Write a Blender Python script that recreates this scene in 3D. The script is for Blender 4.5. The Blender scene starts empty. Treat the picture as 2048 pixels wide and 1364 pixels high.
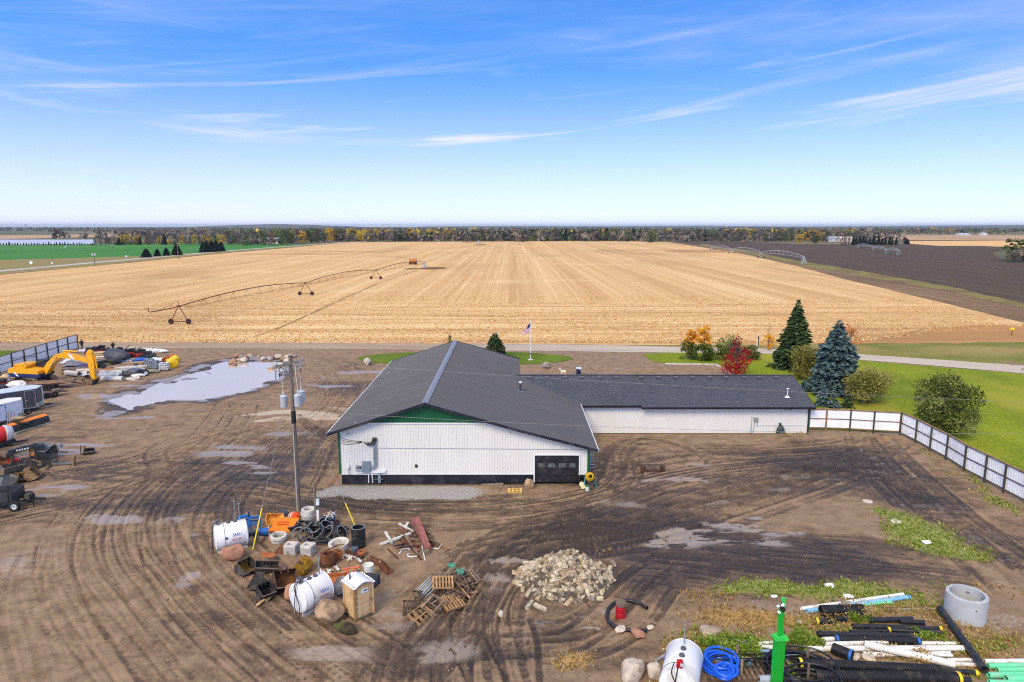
import bpy,bmesh,math,random
import numpy as np
from mathutils import Vector,Matrix,Euler,noise as mnoise

scene = bpy.context.scene
COL = scene.collection
PI = math.pi

# ---------------------------------------------------------------- camera
CAM_H = 21.0
FPX = 1365.33                      # focal length in photo pixels (24 mm on a 36 mm sensor, 2048 wide)
PITCH = math.atan(229.5 / FPX)
cam_d = bpy.data.cameras.new('camera')
cam_d.lens = 24.0
cam_d.sensor_width = 36.0
cam_d.clip_start = 0.5
cam_d.clip_end = 60000
cam = bpy.data.objects.new('camera',cam_d)
COL.objects.link(cam)
cam.location = (0,0,CAM_H)
cam.rotation_euler = (PI / 2 - PITCH,math.radians(0.0),0)
scene.camera = cam

# ---------------------------------------------------------------- sky, sun, exposure
SUN_EL = math.radians(42)
SUN_AZ = math.radians(206)          # compass style, from +Y clockwise: behind the camera, a little to its right
world = bpy.data.worlds.new('World')
scene.world = world
world.use_nodes = True
wn = world.node_tree
wn.nodes.clear()
W = wn.nodes.new
def wl(a,b): wn.links.new(a,b)
out = W('ShaderNodeOutputWorld')
bg = W('ShaderNodeBackground')
bg.inputs['Strength'].default_value = 0.15
wl(bg.outputs[0],out.inputs['Surface'])
tc = W('ShaderNodeTexCoord')
sky = W('ShaderNodeTexSky')
sky.sky_type = 'NISHITA'
sky.sun_disc = False
sky.sun_elevation = SUN_EL
sky.sun_rotation = SUN_AZ
sky.altitude = 300
sky.air_density = 1.0
sky.dust_density = 0.3
sky.ozone_density = 4.0
sep = W('ShaderNodeSeparateXYZ')
wl(tc.outputs['Generated'],sep.inputs[0])
def wmath(op,a,b=None,c=None,clamp=False):
    n = W('ShaderNodeMath'); n.operation = op; n.use_clamp = clamp
    for i,x in enumerate((a,b,c)):
        if x is None: continue
        if isinstance(x,(int,float)): n.inputs[i].default_value = x
        else: wl(x,n.inputs[i])
    return n.outputs[0]
zc = wmath('MAXIMUM',sep.outputs['Z'],0.0)
# autumn sky: the deep blue sits lower than in the model's default air
zs = wmath('MULTIPLY_ADD',sep.outputs['Z'],2.6,0.16)
cmb = W('ShaderNodeCombineXYZ')
wl(sep.outputs['X'],cmb.inputs[0]); wl(sep.outputs['Y'],cmb.inputs[1]); wl(zs,cmb.inputs[2])
vn = W('ShaderNodeVectorMath'); vn.operation = 'NORMALIZE'
wl(cmb.outputs[0],vn.inputs[0])
wl(vn.outputs[0],sky.inputs['Vector'])
hs = W('ShaderNodeHueSaturation')
hs.inputs['Saturation'].default_value = 1.24
hs.inputs['Value'].default_value = 1.42
hs.inputs['Hue'].default_value = 0.505
wl(sky.outputs[0],hs.inputs['Color'])
# cirrus on a high flat layer
az = wmath('ARCTAN2',sep.outputs['X'],sep.outputs['Y'])
el = wmath('ARCSINE',zc)
def cirrus(rot,sx,sy,off,detail,dist,lo,hi,rough=0.6):
    cc = W('ShaderNodeCombineXYZ'); wl(az,cc.inputs[0]); wl(wmath('MULTIPLY',el,3.0),cc.inputs[1])
    mp = W('ShaderNodeMapping'); mp.inputs['Scale'].default_value = (sx,sy,1); mp.inputs['Location'].default_value = off
    rt_ = W('ShaderNodeVectorRotate'); rt_.rotation_type = 'Z_AXIS'; rt_.inputs['Angle'].default_value = math.radians(rot)
    wl(cc.outputs[0],rt_.inputs[0]); wl(rt_.outputs[0],mp.inputs[0])
    nz = W('ShaderNodeTexNoise'); nz.inputs['Scale'].default_value = 1.0
    nz.inputs['Detail'].default_value = detail; nz.inputs['Roughness'].default_value = rough
    nz.inputs['Distortion'].default_value = dist
    wl(mp.outputs[0],nz.inputs['Vector'])
    mr = W('ShaderNodeMapRange'); mr.interpolation_type = 'SMOOTHSTEP'
    mr.inputs[1].default_value = lo; mr.inputs[2].default_value = hi
    wl(nz.outputs[0],mr.inputs[0])
    return mr.outputs[0]
c1 = cirrus(-20,2.0,11.0,(6.5,2.65,0),8,0.9,0.47,0.90)
c2 = cirrus(12,1.6,8.0,(13.0,1.0,0),8,0.7,0.50,0.90)
veil = cirrus(-10,1.2,3.2,(10.7,5.0,0),5,0.4,0.42,0.72)
cl = wmath('MAXIMUM',wmath('MULTIPLY',c1,0.85),wmath('MULTIPLY',c2,0.7))
cl = wmath('ADD',cl,wmath('MULTIPLY',veil,0.5),clamp=True)
fade = W('ShaderNodeMapRange'); fade.inputs[1].default_value = 0.12; fade.inputs[2].default_value = 0.27
fade.inputs[3].default_value = 1.0; fade.inputs[4].default_value = 0.22
wl(zc,fade.inputs[0])
cl = wmath('MULTIPLY',cl,fade.outputs[0])
# pale band of far haze along the horizon, all the way round
hb = W('ShaderNodeMapRange'); hb.interpolation_type = 'LINEAR'
hb.inputs[1].default_value = -0.01; hb.inputs[2].default_value = 0.23
hb.inputs[3].default_value = 0.92; hb.inputs[4].default_value = 0.0
wl(sep.outputs['Z'],hb.inputs[0])
cl = wmath('MAXIMUM',cl,wmath('POWER',hb.outputs[0],1.5))
# unseen cloud added overhead to whiten the ambient light and keep it soft
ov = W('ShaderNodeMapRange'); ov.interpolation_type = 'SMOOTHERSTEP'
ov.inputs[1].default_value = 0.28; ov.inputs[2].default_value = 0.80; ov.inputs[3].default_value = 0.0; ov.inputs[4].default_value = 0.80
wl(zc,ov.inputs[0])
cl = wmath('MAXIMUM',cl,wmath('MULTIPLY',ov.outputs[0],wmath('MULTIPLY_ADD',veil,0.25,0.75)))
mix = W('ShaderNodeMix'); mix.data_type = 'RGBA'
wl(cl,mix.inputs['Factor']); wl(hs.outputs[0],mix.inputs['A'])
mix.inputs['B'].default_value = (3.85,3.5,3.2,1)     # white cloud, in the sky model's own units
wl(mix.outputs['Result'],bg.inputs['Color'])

sd = bpy.data.lights.new('sun','SUN')
sd.energy = 1.45
sd.angle = math.radians(24)
sd.color = (1.0,0.84,0.58)
sun = bpy.data.objects.new('sun',sd)
COL.objects.link(sun)
sv = Vector((math.sin(SUN_AZ) * math.cos(SUN_EL),math.cos(SUN_AZ) * math.cos(SUN_EL),math.sin(SUN_EL)))
sun.rotation_euler = sv.to_track_quat('Z','Y').to_euler()
sun.location = (0,0,60)

scene.view_settings.view_transform = 'Standard'
scene.view_settings.look = 'None'
scene.view_settings.exposure = 0.95
scene.view_settings.gamma = 1.0
scene.view_settings.use_curve_mapping = False
scene.render.engine = 'CYCLES'
scene.cycles.use_denoising = False
scene.cycles.filter_width = 1.1
scene.cycles.max_bounces = 5
scene.cycles.diffuse_bounces = 3
scene.cycles.volume_bounces = 0
scene.cycles.sample_clamp_indirect = 6

# ---------------------------------------------------------------- helpers
_C,_S = math.cos(PITCH),math.sin(PITCH)
def G(px,py,z=0.0):
    """Point of the plane at height z that the photo shows at pixel (px, py)."""
    x = (px - 1024) / FPX; u = -(py - 682) / FPX
    dy = _C + u * _S; dz = -_S + u * _C
    t = (z - CAM_H) / dz
    return Vector((x * t,dy * t,z))
def AT(px,py,Y):
    """Point of the upright plane y = Y that the photo shows at pixel (px, py)."""
    x = (px - 1024) / FPX; u = -(py - 682) / FPX
    dy = _C + u * _S; dz = -_S + u * _C
    t = Y / dy
    return Vector((x * t,Y,CAM_H + dz * t))
def PPM(Y,z=0.0):
    return FPX / (Y * _C + (CAM_H - z) * _S)
def lin(c):
    return tuple(((v / 255) / 12.92 if v / 255 <= 0.04045 else ((v / 255 + 0.055) / 1.055) ** 2.4) for v in c)

MATS = {}
def nodes_of(name):
    m = bpy.data.materials.new(name); m.use_nodes = True
    nt = m.node_tree; nt.nodes.clear()
    o = nt.nodes.new('ShaderNodeOutputMaterial')
    b = nt.nodes.new('ShaderNodeBsdfPrincipled')
    nt.links.new(b.outputs[0],o.inputs[0])
    return m,nt,b
def tex_noise(nt,vec,scale,detail=4,rough=0.55,dist=0.0):
    n = nt.nodes.new('ShaderNodeTexNoise')
    n.inputs['Scale'].default_value = scale; n.inputs['Detail'].default_value = detail
    n.inputs['Roughness'].default_value = rough; n.inputs['Distortion'].default_value = dist
    if vec is not None: nt.links.new(vec,n.inputs['Vector'])
    return n.outputs['Fac']
def mapping(nt,vec,scale=(1,1,1),rot=(0,0,0),loc=(0,0,0)):
    n = nt.nodes.new('ShaderNodeMapping')
    n.inputs['Scale'].default_value = scale; n.inputs['Rotation'].default_value = rot
    n.inputs['Location'].default_value = loc
    nt.links.new(vec,n.inputs['Vector']); return n.outputs[0]
def rng(nt,v,a,b,c=0.0,d=1.0,smooth=True):
    n = nt.nodes.new('ShaderNodeMapRange')
    if smooth: n.interpolation_type = 'SMOOTHSTEP'
    for i,x in enumerate((a,b,c,d)): n.inputs[i + 1].default_value = x
    nt.links.new(v,n.inputs[0]); return n.outputs[0]
def mixc(nt,f,a,b):
    n = nt.nodes.new('ShaderNodeMix'); n.data_type = 'RGBA'
    for s,x in (('Factor',f),('A',a),('B',b)):
        if isinstance(x,(int,float)): n.inputs[s].default_value = x
        elif isinstance(x,tuple): n.inputs[s].default_value = (*x[:3],1)
        else: nt.links.new(x,n.inputs[s])
    return n.outputs['Result']
def nmath(nt,op,a,b=0.0,clamp=False):
    n = nt.nodes.new('ShaderNodeMath'); n.operation = op; n.use_clamp = clamp
    for i,x in enumerate((a,b)):
        if isinstance(x,(int,float)): n.inputs[i].default_value = x
        else: nt.links.new(x,n.inputs[i])
    return n.outputs[0]
def bump(nt,b,h,strength=0.4,dist=0.05):
    n = nt.nodes.new('ShaderNodeBump'); n.inputs['Strength'].default_value = strength
    n.inputs['Distance'].default_value = dist
    nt.links.new(h,n.inputs['Height']); nt.links.new(n.outputs[0],b.inputs['Normal'])
def M(name,col,rough=0.6,metal=0.0,var=0.16,scale=2.5,bmp=0.0,bscale=25,rand=0.0,
      dirt=None,dirt_amt=0.5,dscale=1.3,stretch=(1,1,1),coat=0.0):
    """Painted / plastic / wood / stone surface: mottled colour, uneven gloss, patches of dirt or rust."""
    if name in MATS: return MATS[name]
    m,nt,b = nodes_of(name)
    c = lin(col)
    t = nt.nodes.new('ShaderNodeTexCoord').outputs['Object']
    oi = nt.nodes.new('ShaderNodeObjectInfo')
    sh = nt.nodes.new('ShaderNodeVectorMath'); sh.operation = 'ADD'
    sc = nt.nodes.new('ShaderNodeVectorMath'); sc.operation = 'SCALE'
    nt.links.new(oi.outputs['Location'],sc.inputs[0]); sc.inputs['Scale'].default_value = 0.37
    nt.links.new(t,sh.inputs[0]); nt.links.new(sc.outputs[0],sh.inputs[1])
    v = mapping(nt,sh.outputs[0],stretch)
    n1 = tex_noise(nt,v,scale,5,0.6)
    lo = tuple(x * (1 - var) for x in c); hi = tuple(min(1,x * (1 + var)) for x in c)
    colr = mixc(nt,rng(nt,n1,0.3,0.7),lo,hi)
    if rand > 0:
        hsv = nt.nodes.new('ShaderNodeHueSaturation')
        nt.links.new(rng(nt,oi.outputs['Random'],0,1,1 - rand,1 + rand,False),hsv.inputs['Value'])
        nt.links.new(colr,hsv.inputs['Color']); colr = hsv.outputs[0]
    if dirt is not None:
        n2 = tex_noise(nt,v,dscale,6,0.65,0.4)
        f = rng(nt,n2,0.62 - 0.35 * dirt_amt,0.72 - 0.2 * dirt_amt)
        colr = mixc(nt,nmath(nt,'MULTIPLY',f,0.8),colr,lin(dirt))
        r = rng(nt,f,0,1,rough,min(1,rough + 0.3))
    else:
        r = rng(nt,n1,0.2,0.8,max(0.05,rough - 0.1),min(1,rough + 0.12))
    nt.links.new(colr,b.inputs['Base Color']); nt.links.new(r,b.inputs['Roughness'])
    b.inputs['Metallic'].default_value = metal
    if bmp > 0: bump(nt,b,tex_noise(nt,v,bscale,4),bmp,0.03)
    MATS[name] = m
    return m

class MB:
    """Collects solids and builds ONE mesh object from them."""
    def __init__(s): s.v,s.f,s.m,s.s = [],[],[],[]
    def add(s,vs,fs,mi=0,sm=False,T=None):
        o = len(s.v)
        s.v += [tuple(T @ Vector(p)) for p in vs] if T is not None else [tuple(p) for p in vs]
        s.f += [tuple(i + o for i in f) for f in fs]
        s.m += [mi] * len(fs); s.s += [sm] * len(fs); return s
    def box(s,c,size,rot=None,mi=0,T=None):
        x,y,z = (d / 2 for d in size)
        R = (Euler(rot).to_matrix() if rot is not None and not isinstance(rot,Matrix) else rot)
        vs = [Vector((a * x,b * y,d * z)) for d in (-1,1) for a,b in ((-1,-1),(1,-1),(1,1),(-1,1))]
        if R is not None: vs = [R @ p for p in vs]
        vs = [p + Vector(c) for p in vs]
        return s.add(vs,[(3,2,1,0),(4,5,6,7),(0,1,5,4),(1,2,6,5),(2,3,7,6),(3,0,4,7)],mi,False,T)
    def beam(s,a,b,w,h,mi=0,up=(0,0,1)):
        a,b = Vector(a),Vector(b); d = b - a; L = d.length; d.normalize()
        u = Vector(up)
        if abs(d.dot(u)) > 0.95: u = Vector((1,0,0))
        x = d.cross(u).normalized(); u = x.cross(d)
        R = Matrix((d,-x,u)).transposed()
        return s.box((a + b) / 2,(L,w,h),R,mi)
    def tube(s,pts,r,n=8,mi=0,cap=True,closed=False,sm=True,T=None):
        P = [Vector(p) for p in pts]; k = len(P)
        rr = r if isinstance(r,(list,tuple)) else [r] * k
        vs,fs = [],[]; u = None
        for i in range(k):
            if closed: d = P[(i + 1) % k] - P[i - 1]
            else: d = P[min(i + 1,k - 1)] - P[max(i - 1,0)]
            d.normalize()
            if u is None:
                u = d.orthogonal().normalized()
            u = (u - d * u.dot(d))
            if u.length < 1e-5: u = d.orthogonal()
            u.normalize(); w = d.cross(u)
            for j in range(n):
                a = 2 * PI * j / n
                vs.append(P[i] + (u * math.cos(a) + w * math.sin(a)) * rr[i])
        for i in range(k if closed else k - 1):
            i2 = (i + 1) % k
            for j in range(n):
                fs.append((i * n + j,i * n + (j + 1) % n,i2 * n + (j + 1) % n,i2 * n + j))
        s.add(vs,fs,mi,sm,T)
        if cap and not closed:
            o = len(s.v) - len(vs)
            s.f += [tuple(o + j for j in reversed(range(n))),tuple(o + (k - 1) * n + j for j in range(n))]
            s.m += [mi,mi]; s.s += [False,False]
        return s
    def lathe(s,prof,n=24,T=None,mi=0,sm=True,closed=False):
        k = len(prof); vs,fs = [],[]
        for r,z in prof:
            for j in range(n):
                a = 2 * PI * j / n; vs.append((r * math.cos(a),r * math.sin(a),z))
        for i in range(k if closed else k - 1):
            i2 = (i + 1) % k
            for j in range(n):
                fs.append((i * n + j,i * n + (j + 1) % n,i2 * n + (j + 1) % n,i2 * n + j))
        return s.add(vs,fs,mi,sm,T)
    def prism(s,poly,z0,z1,mi=0,T=None):
        n = len(poly)
        vs = [(x,y,z0) for x,y in poly] + [(x,y,z1) for x,y in poly]
        fs = [tuple(reversed(range(n))),tuple(range(n,2 * n))] + [(i,(i + 1) % n,n + (i + 1) % n,n + i) for i in range(n)]
        return s.add(vs,fs,mi,False,T)
    def build(s,name,mats,parent=None,loc=None,rot=None,sharp=40):
        me = bpy.data.meshes.new(name)
        me.from_pydata(s.v,[],s.f)
        for m in (mats if isinstance(mats,(list,tuple)) else [mats]): me.materials.append(m)
        me.polygons.foreach_set('material_index',s.m)
        me.polygons.foreach_set('use_smooth',s.s)
        if any(s.s): me.set_sharp_from_angle(angle=math.radians(sharp))
        me.update()
        return link(name,me,parent,loc,rot)
def link(name,me,parent=None,loc=None,rot=None):
    o = bpy.data.objects.new(name,me); COL.objects.link(o)
    if parent is not None: o.parent = parent
    if loc is not None: o.location = loc
    if rot is not None: o.rotation_euler = rot
    return o
def tag(o,label,cat,group=None):
    o['label'] = label; o['category'] = cat
    if group: o['group'] = group
    return o
def thing(name,label,cat,loc=(0,0,0),rz=0.0,group=None):
    o = bpy.data.objects.new(name,None); COL.objects.link(o)
    o.empty_display_size = 0.3
    o.location = loc; o.rotation_euler = (0,0,rz)
    return tag(o,label,cat,group)
def copy_tree(root,loc=None,rot=None,label=None,scale=None):
    r = root.copy(); COL.objects.link(r)
    if loc is not None: r.location = loc
    if rot is not None: r.rotation_euler = rot if isinstance(rot,(tuple,list,Euler)) else (0,0,rot)
    if label: r['label'] = label
    if scale is not None: r.scale = scale if isinstance(scale,(tuple,list)) else (scale,) * 3
    for ch in list(root.children):
        c = ch.copy(); COL.objects.link(c); c.parent = r
        for g in list(ch.children):
            d = g.copy(); COL.objects.link(d); d.parent = c
    return r
def mesh_np(name,V,F,mats,tint=None,smooth=False):
    me = bpy.data.meshes.new(name)
    V = np.asarray(V,np.float32); F = np.asarray(F,np.int32)
    k = F.shape[1]; nf = F.shape[0]
    me.vertices.add(len(V)); me.vertices.foreach_set('co',V.ravel())
    me.loops.add(nf * k); me.loops.foreach_set('vertex_index',F.ravel())
    me.polygons.add(nf); me.polygons.foreach_set('loop_start',np.arange(nf,dtype=np.int32) * k)
    if smooth: me.polygons.foreach_set('use_smooth',np.ones(nf,bool))
    for m in (mats if isinstance(mats,(list,tuple)) else [mats]): me.materials.append(m)
    if tint is not None:
        a = me.attributes.new('tint','FLOAT','FACE'); a.data.foreach_set('value',np.asarray(tint,np.float32))
    me.update(calc_edges=True)
    return me

def _hash(ix,iy,seed):
    h = (ix * 374761393 + iy * 668265263 + seed * 974634177).astype(np.int64) & 0x7fffffff
    h = ((h ^ (h >> 13)) * 1274126177) & 0x7fffffff
    h = h ^ (h >> 16)
    return (h & 0xffff) / 65535.0
def vnoise(x,y,seed=0):
    ix = np.floor(x).astype(np.int64); iy = np.floor(y).astype(np.int64)
    fx = x - ix; fy = y - iy
    fx = fx * fx * (3 - 2 * fx); fy = fy * fy * (3 - 2 * fy)
    a = _hash(ix,iy,seed); b = _hash(ix + 1,iy,seed); c = _hash(ix,iy + 1,seed); d = _hash(ix + 1,iy + 1,seed)
    return (a * (1 - fx) + b * fx) * (1 - fy) + (c * (1 - fx) + d * fx) * fy
def fbm(x,y,seed=0,o=4,g=0.5):
    s = np.zeros_like(x); a = 1.0; t = 0
    for i in range(o):
        s += a * vnoise(x * 2 ** i + 17.3 * i,y * 2 ** i - 9.1 * i,seed + i); t += a; a *= g
    return s / t
def sstep(x,a,b):
    t = np.clip((x - a) / (b - a),0,1); return t * t * (3 - 2 * t)
# ================================================================ THE LAND
def structure(o):
    o['kind'] = 'structure'; return o
def outline(pts,step=0,amp=0,seed=1):
    """Closed outline with wandering edges."""
    P = [Vector((p[0],p[1])) for p in pts]
    if step <= 0: return P
    res = []; r = random.Random(seed)
    for i,a in enumerate(P):
        b = P[(i + 1) % len(P)]; L = (b - a).length; n = max(1,int(L / step))
        nrm = Vector((-(b - a).y,(b - a).x)).normalized()
        for k in range(n):
            p = a.lerp(b,k / n)
            j = 0 if k == 0 else (mnoise.noise((p.x / (step * 4),p.y / (step * 4),seed)) + 0.6 * r.uniform(-1,1)) * amp
            res.append(p + nrm * j)
    return res
def sheet(name,pts,z,mat,step=0,amp=0,seed=1):
    P = outline(pts,step,amp,seed)
    bm = bmesh.new()
    f = bm.faces.new([bm.verts.new((p.x,p.y,z)) for p in P])
    if f.normal.z < 0: f.normal_flip()
    bm.normal_update()
    if f.normal.z < 0: f.normal_flip()
    bmesh.ops.triangulate(bm,faces=bm.faces[:])
    me = bpy.data.meshes.new(name); bm.to_mesh(me); bm.free(); me.materials.append(mat)
    return structure(link(name,me))
def gp(*pp): return [G(x,y) for x,y in pp]

def land_mat(name,a,b,c=None,sc=(0.4,3.0),stretch=(1,1,1),rot=0,bmp=0.25,rough=0.95,f2=0.5,big=0.02):
    """Field or turf: two colours mottled at two sizes, a third in large patches."""
    m,nt,bs = nodes_of(name)
    t = nt.nodes.new('ShaderNodeTexCoord').outputs['Object']
    v = mapping(nt,t,stretch,(0,0,rot))
    n1 = tex_noise(nt,v,sc[0],5,0.6); n2 = tex_noise(nt,t,sc[1],3,0.6)
    f = nmath(nt,'ADD',nmath(nt,'MULTIPLY',n1,1 - f2),nmath(nt,'MULTIPLY',n2,f2))
    col = mixc(nt,rng(nt,f,0.36,0.64),lin(a),lin(b))
    if c:
        n3 = tex_noise(nt,mapping(nt,t,stretch,(0,0,rot),(31,7,0)),big,5,0.6,0.3)
        col = mixc(nt,rng(nt,n3,0.46,0.62,0,0.85),col,lin(c))
    nt.links.new(col,bs.inputs['Base Color']); bs.inputs['Roughness'].default_value = rough
    bs.inputs['Specular IOR Level'].default_value = 0.15
    if bmp: bump(nt,bs,n2,bmp,0.15)
    return m

# --- far country
far_mat = land_mat('far_country',(84,86,62),(112,104,72),(150,132,92),(0.004,0.03),big=0.0012,bmp=0)
bm = bmesh.new()
R1 = 26000
vs = [bm.verts.new((x,y,-0.30)) for x,y in ((-R1,-400),(R1,-400),(R1,24000),(-R1,24000))]
bm.faces.new(vs); me = bpy.data.meshes.new('ground'); bm.to_mesh(me); bm.free(); me.materials.append(far_mat)
structure(link('ground',me))

# --- stubble field
def stubble(name,light,mid,dark,head=True,speck=2.6,k=1.0):
    m,nt,bs = nodes_of(name)
    t = nt.nodes.new('ShaderNodeTexCoord').outputs['Object']
    sx = nt.nodes.new('ShaderNodeSeparateXYZ'); nt.links.new(t,sx.inputs[0])
    husk = tex_noise(nt,t,speck,4,0.75)
    husk2 = tex_noise(nt,mapping(nt,t,(1,0.45,1)),speck * 0.35,4,0.7)
    rows = tex_noise(nt,mapping(nt,t,(1.0,0.006,1),(0,0,math.radians(0.6))),0.62,4,0.8)
    rowsb = tex_noise(nt,mapping(nt,t,(1.0,0.004,1),(0,0,math.radians(0.6)),(40,0,0)),0.16,3,0.6)
    hrow = tex_noise(nt,mapping(nt,t,(0.06,1.0,1)),0.22,4,0.6,0.6)
    yw = nmath(nt,'ADD',sx.outputs['Y'],nmath(nt,'MULTIPLY',husk2,14))
    isrow = rng(nt,yw,186,204)
    r1 = nmath(nt,'ADD',nmath(nt,'MULTIPLY',rows,0.55),nmath(nt,'MULTIPLY',rowsb,0.45))
    mx = nt.nodes.new('ShaderNodeMix'); mx.data_type = 'FLOAT'
    nt.links.new(isrow,mx.inputs[0]); nt.links.new(hrow,mx.inputs[2]); nt.links.new(r1,mx.inputs[3])
    f = nmath(nt,'ADD',nmath(nt,'MULTIPLY',husk,0.40),nmath(nt,'MULTIPLY',mx.outputs[0],0.46))
    f = nmath(nt,'ADD',f,nmath(nt,'MULTIPLY',husk2,0.18))
    col = mixc(nt,rng(nt,f,0.36,0.50),lin(dark),lin(mid))
    col = mixc(nt,rng(nt,f,0.49,0.62),col,lin(light))
    big = tex_noise(nt,mapping(nt,t,(1,0.35,1)),0.016,6,0.6,0.5)
    col = mixc(nt,rng(nt,big,0.50,0.68,0,0.55),col,lin(tuple(0.80 * a for a in mid)))
    big2 = tex_noise(nt,mapping(nt,t,(0.5,1,1),(0,0,0),(9,3,0)),0.03,5,0.6,0.5)
    col = mixc(nt,rng(nt,big2,0.56,0.70,0,0.4),col,lin(light))
    nt.links.new(col,bs.inputs['Base Color']); bs.inputs['Roughness'].default_value = 0.9
    bs.inputs['Specular IOR Level'].default_value = 0.2
    bump(nt,bs,husk,0.5,0.25)
    return m
corn_mat = stubble('corn_stubble',(248,214,156),(212,168,108),(126,92,54))
FZ = 0.012
sheet('cornfield',gp((-900,640),(-900,690),(0,684.5),(640,685.5),(1060,687.5),(1300,690),(1560,690),(1720,684),(2048,667),(2048,646),
      (1880,604),(1700,561),(1600,534),(1500,511),(1400,494),(1336,484.4),(1250,482.5),(1000,482.8),(705,484.2),(640,490),(560,497),(430,508),(280,523.5),(0,550)),FZ,corn_mat,6,0.5)
dark_st = stubble('worked_stubble',(168,136,98),(124,98,70),(84,64,46),speck=2.2)
sheet('tilled_strip',gp((1336,484.4),(1400,494),(1500,511),(1600,534),(1700,561),(1880,604),(2048,646),(2600,782),(2600,742),(2048,611),(1900,577),(1750,551),(1600,526),(1500,505),(1400,490),(1345,483.6)),-0.08,dark_st,6,0.6,3)
plow = land_mat('plowed_soil',(72,58,46),(102,86,68),(88,72,56),(0.25,1.6),(1,0.06,1),1.2,0.4,big=0.01)
sheet('plowed_field',gp((1345,483.6),(1400,490),(1500,505),(1600,526),(1750,551),(1900,577),(2048,611),(2600,742),(2700,600),(2300,520),(2048,527),(1990,512),(1985,503),(2040,495),(1960,491.5),(1880,491.5),(1820,487.5),(1700,488),(1600,488),(1500,484),(1345,482.2)),-0.10,plow,8,0.7,5)
bank = land_mat('bank_grass',(112,116,52),(150,130,80),(120,96,66),(0.3,1.6),(1,1,1),0,0.5,big=0.05)
sheet('grass_bank',gp((1400,487.6),(1500,502),(1600,522),(1750,546),(1900,573),(2048,606),(2600,738),(2600,752),(2048,616),(1900,582),(1750,556),(1600,530.5),(1500,508.5),(1400,491.5)),-0.05,bank,4,1.3,8)
# brown rough edge between field and road on the right, and mown green verge
scrape = land_mat('bare_edge',(196,150,92),(168,122,74),(150,120,76),(0.3,2.0),(0.1,1,1),0,0.3,big=0.04)
sheet('field_edge',gp((1640,688),(1750,678),(1850,655),(1960,650),(2048,652),(2600,688),(2600,694),(2048,684),(1800,687)),0.018,scrape,3,1.0,9)
verge = land_mat('verge_grass',(104,112,40),(140,134,66),(164,142,86),(0.25,2.5),(0.4,1,1),0,0.4,big=0.05)
sheet('road_verge',gp((1100,688.6),(1300,691),(1560,690.5),(1720,685.5),(2048,683.5),(2600,693),(2600,772),(2048,738),(1720,714),(1540,701.5),(1300,696),(1100,692.5)),0.016,verge,3,0.5,10)

# --- left: highway, tan strip, green field
green = land_mat('young_grain',(54,116,40),(82,142,58),(68,128,50),(0.02,0.6),(1,0.2,1),0.5,0.2,big=0.01)
sheet('grain_field',gp((-1200,533),(0,520.5),(150,517),(280,512.5),(470,502),(600,493),(640,489),(500,488.2),(420,486.6),(200,488.5),(0,490.5),(-1200,497)),-0.14,green,12,1.0,11)
tanst = land_mat('dry_roadside',(158,138,82),(134,126,66),(146,130,84),(0.1,1.2),(0.3,1,1),0,0.3,big=0.03)
sheet('roadside_grass',gp((-1200,640),(-1200,531),(0,519.5),(280,512),(470,501.5),(640,488.6),(700,483.6),(705,484.4),(560,496),(430,507),(280,522.5),(0,549)),-0.12,tanst,8,0.8,12)
def ribbon(name,pts,w0,z,mat,seg=1,vary=0.0,cuts=1,seed=0):
    """Strip following pts (world xy); a structure sheet."""
    P = [Vector((p[0],p[1])) for p in pts]; r = random.Random(seed)
    if seg > 1:
        Q = []
        for i in range(len(P) - 1):
            for k in range(seg):
                t = k / seg
                p0 = P[max(i - 1,0)]; p1 = P[i]; p2 = P[i + 1]; p3 = P[min(i + 2,len(P) - 1)]
                Q.append(0.5 * ((2 * p1) + (p2 - p0) * t + (2 * p0 - 5 * p1 + 4 * p2 - p3) * t * t + (3 * p1 - p0 - 3 * p2 + p3) * t ** 3))
        P = Q + [P[-1]]
    vs,fs = [],[]
    for i,p in enumerate(P):
        d = (P[min(i + 1,len(P) - 1)] - P[max(i - 1,0)]).normalized(); n = Vector((-d.y,d.x))
        w = (w0[min(i,len(w0) - 1)] if isinstance(w0,list) else w0) / 2
        for s in (-1,1):
            q = p + n * s * w * (1 + vary * r.uniform(-1,1)); vs.append((q.x,q.y,z))
        if i: fs.append((2 * i - 2,2 * i,2 * i + 1,2 * i - 1))
    me = bpy.data.meshes.new(name); me.from_pydata(vs,[],[tuple(reversed(f)) for f in fs]); me.materials.append(mat)
    bm = bmesh.new(); bm.from_mesh(me); bmesh.ops.recalc_face_normals(bm,faces=bm.faces[:])
    for f in bm.faces:
        if f.normal.z < 0: f.normal_flip()
    bm.to_mesh(me); bm.free()
    return structure(link(name,me))
hw_mat = land_mat('highway_concrete',(176,168,154),(196,188,174),None,(0.05,0.8),(1,1,1),0,0)
ribbon('highway',gp((-1200,654),(-300,568),(0,541.5),(280,516.8),(470,500.5),(600,490.5),(690,484.2)),8.5,-0.09,hw_mat,6)
ribbon('far_road',gp((690,484.2),(760,482.2),(800,482)),9,-0.09,hw_mat)

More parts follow.
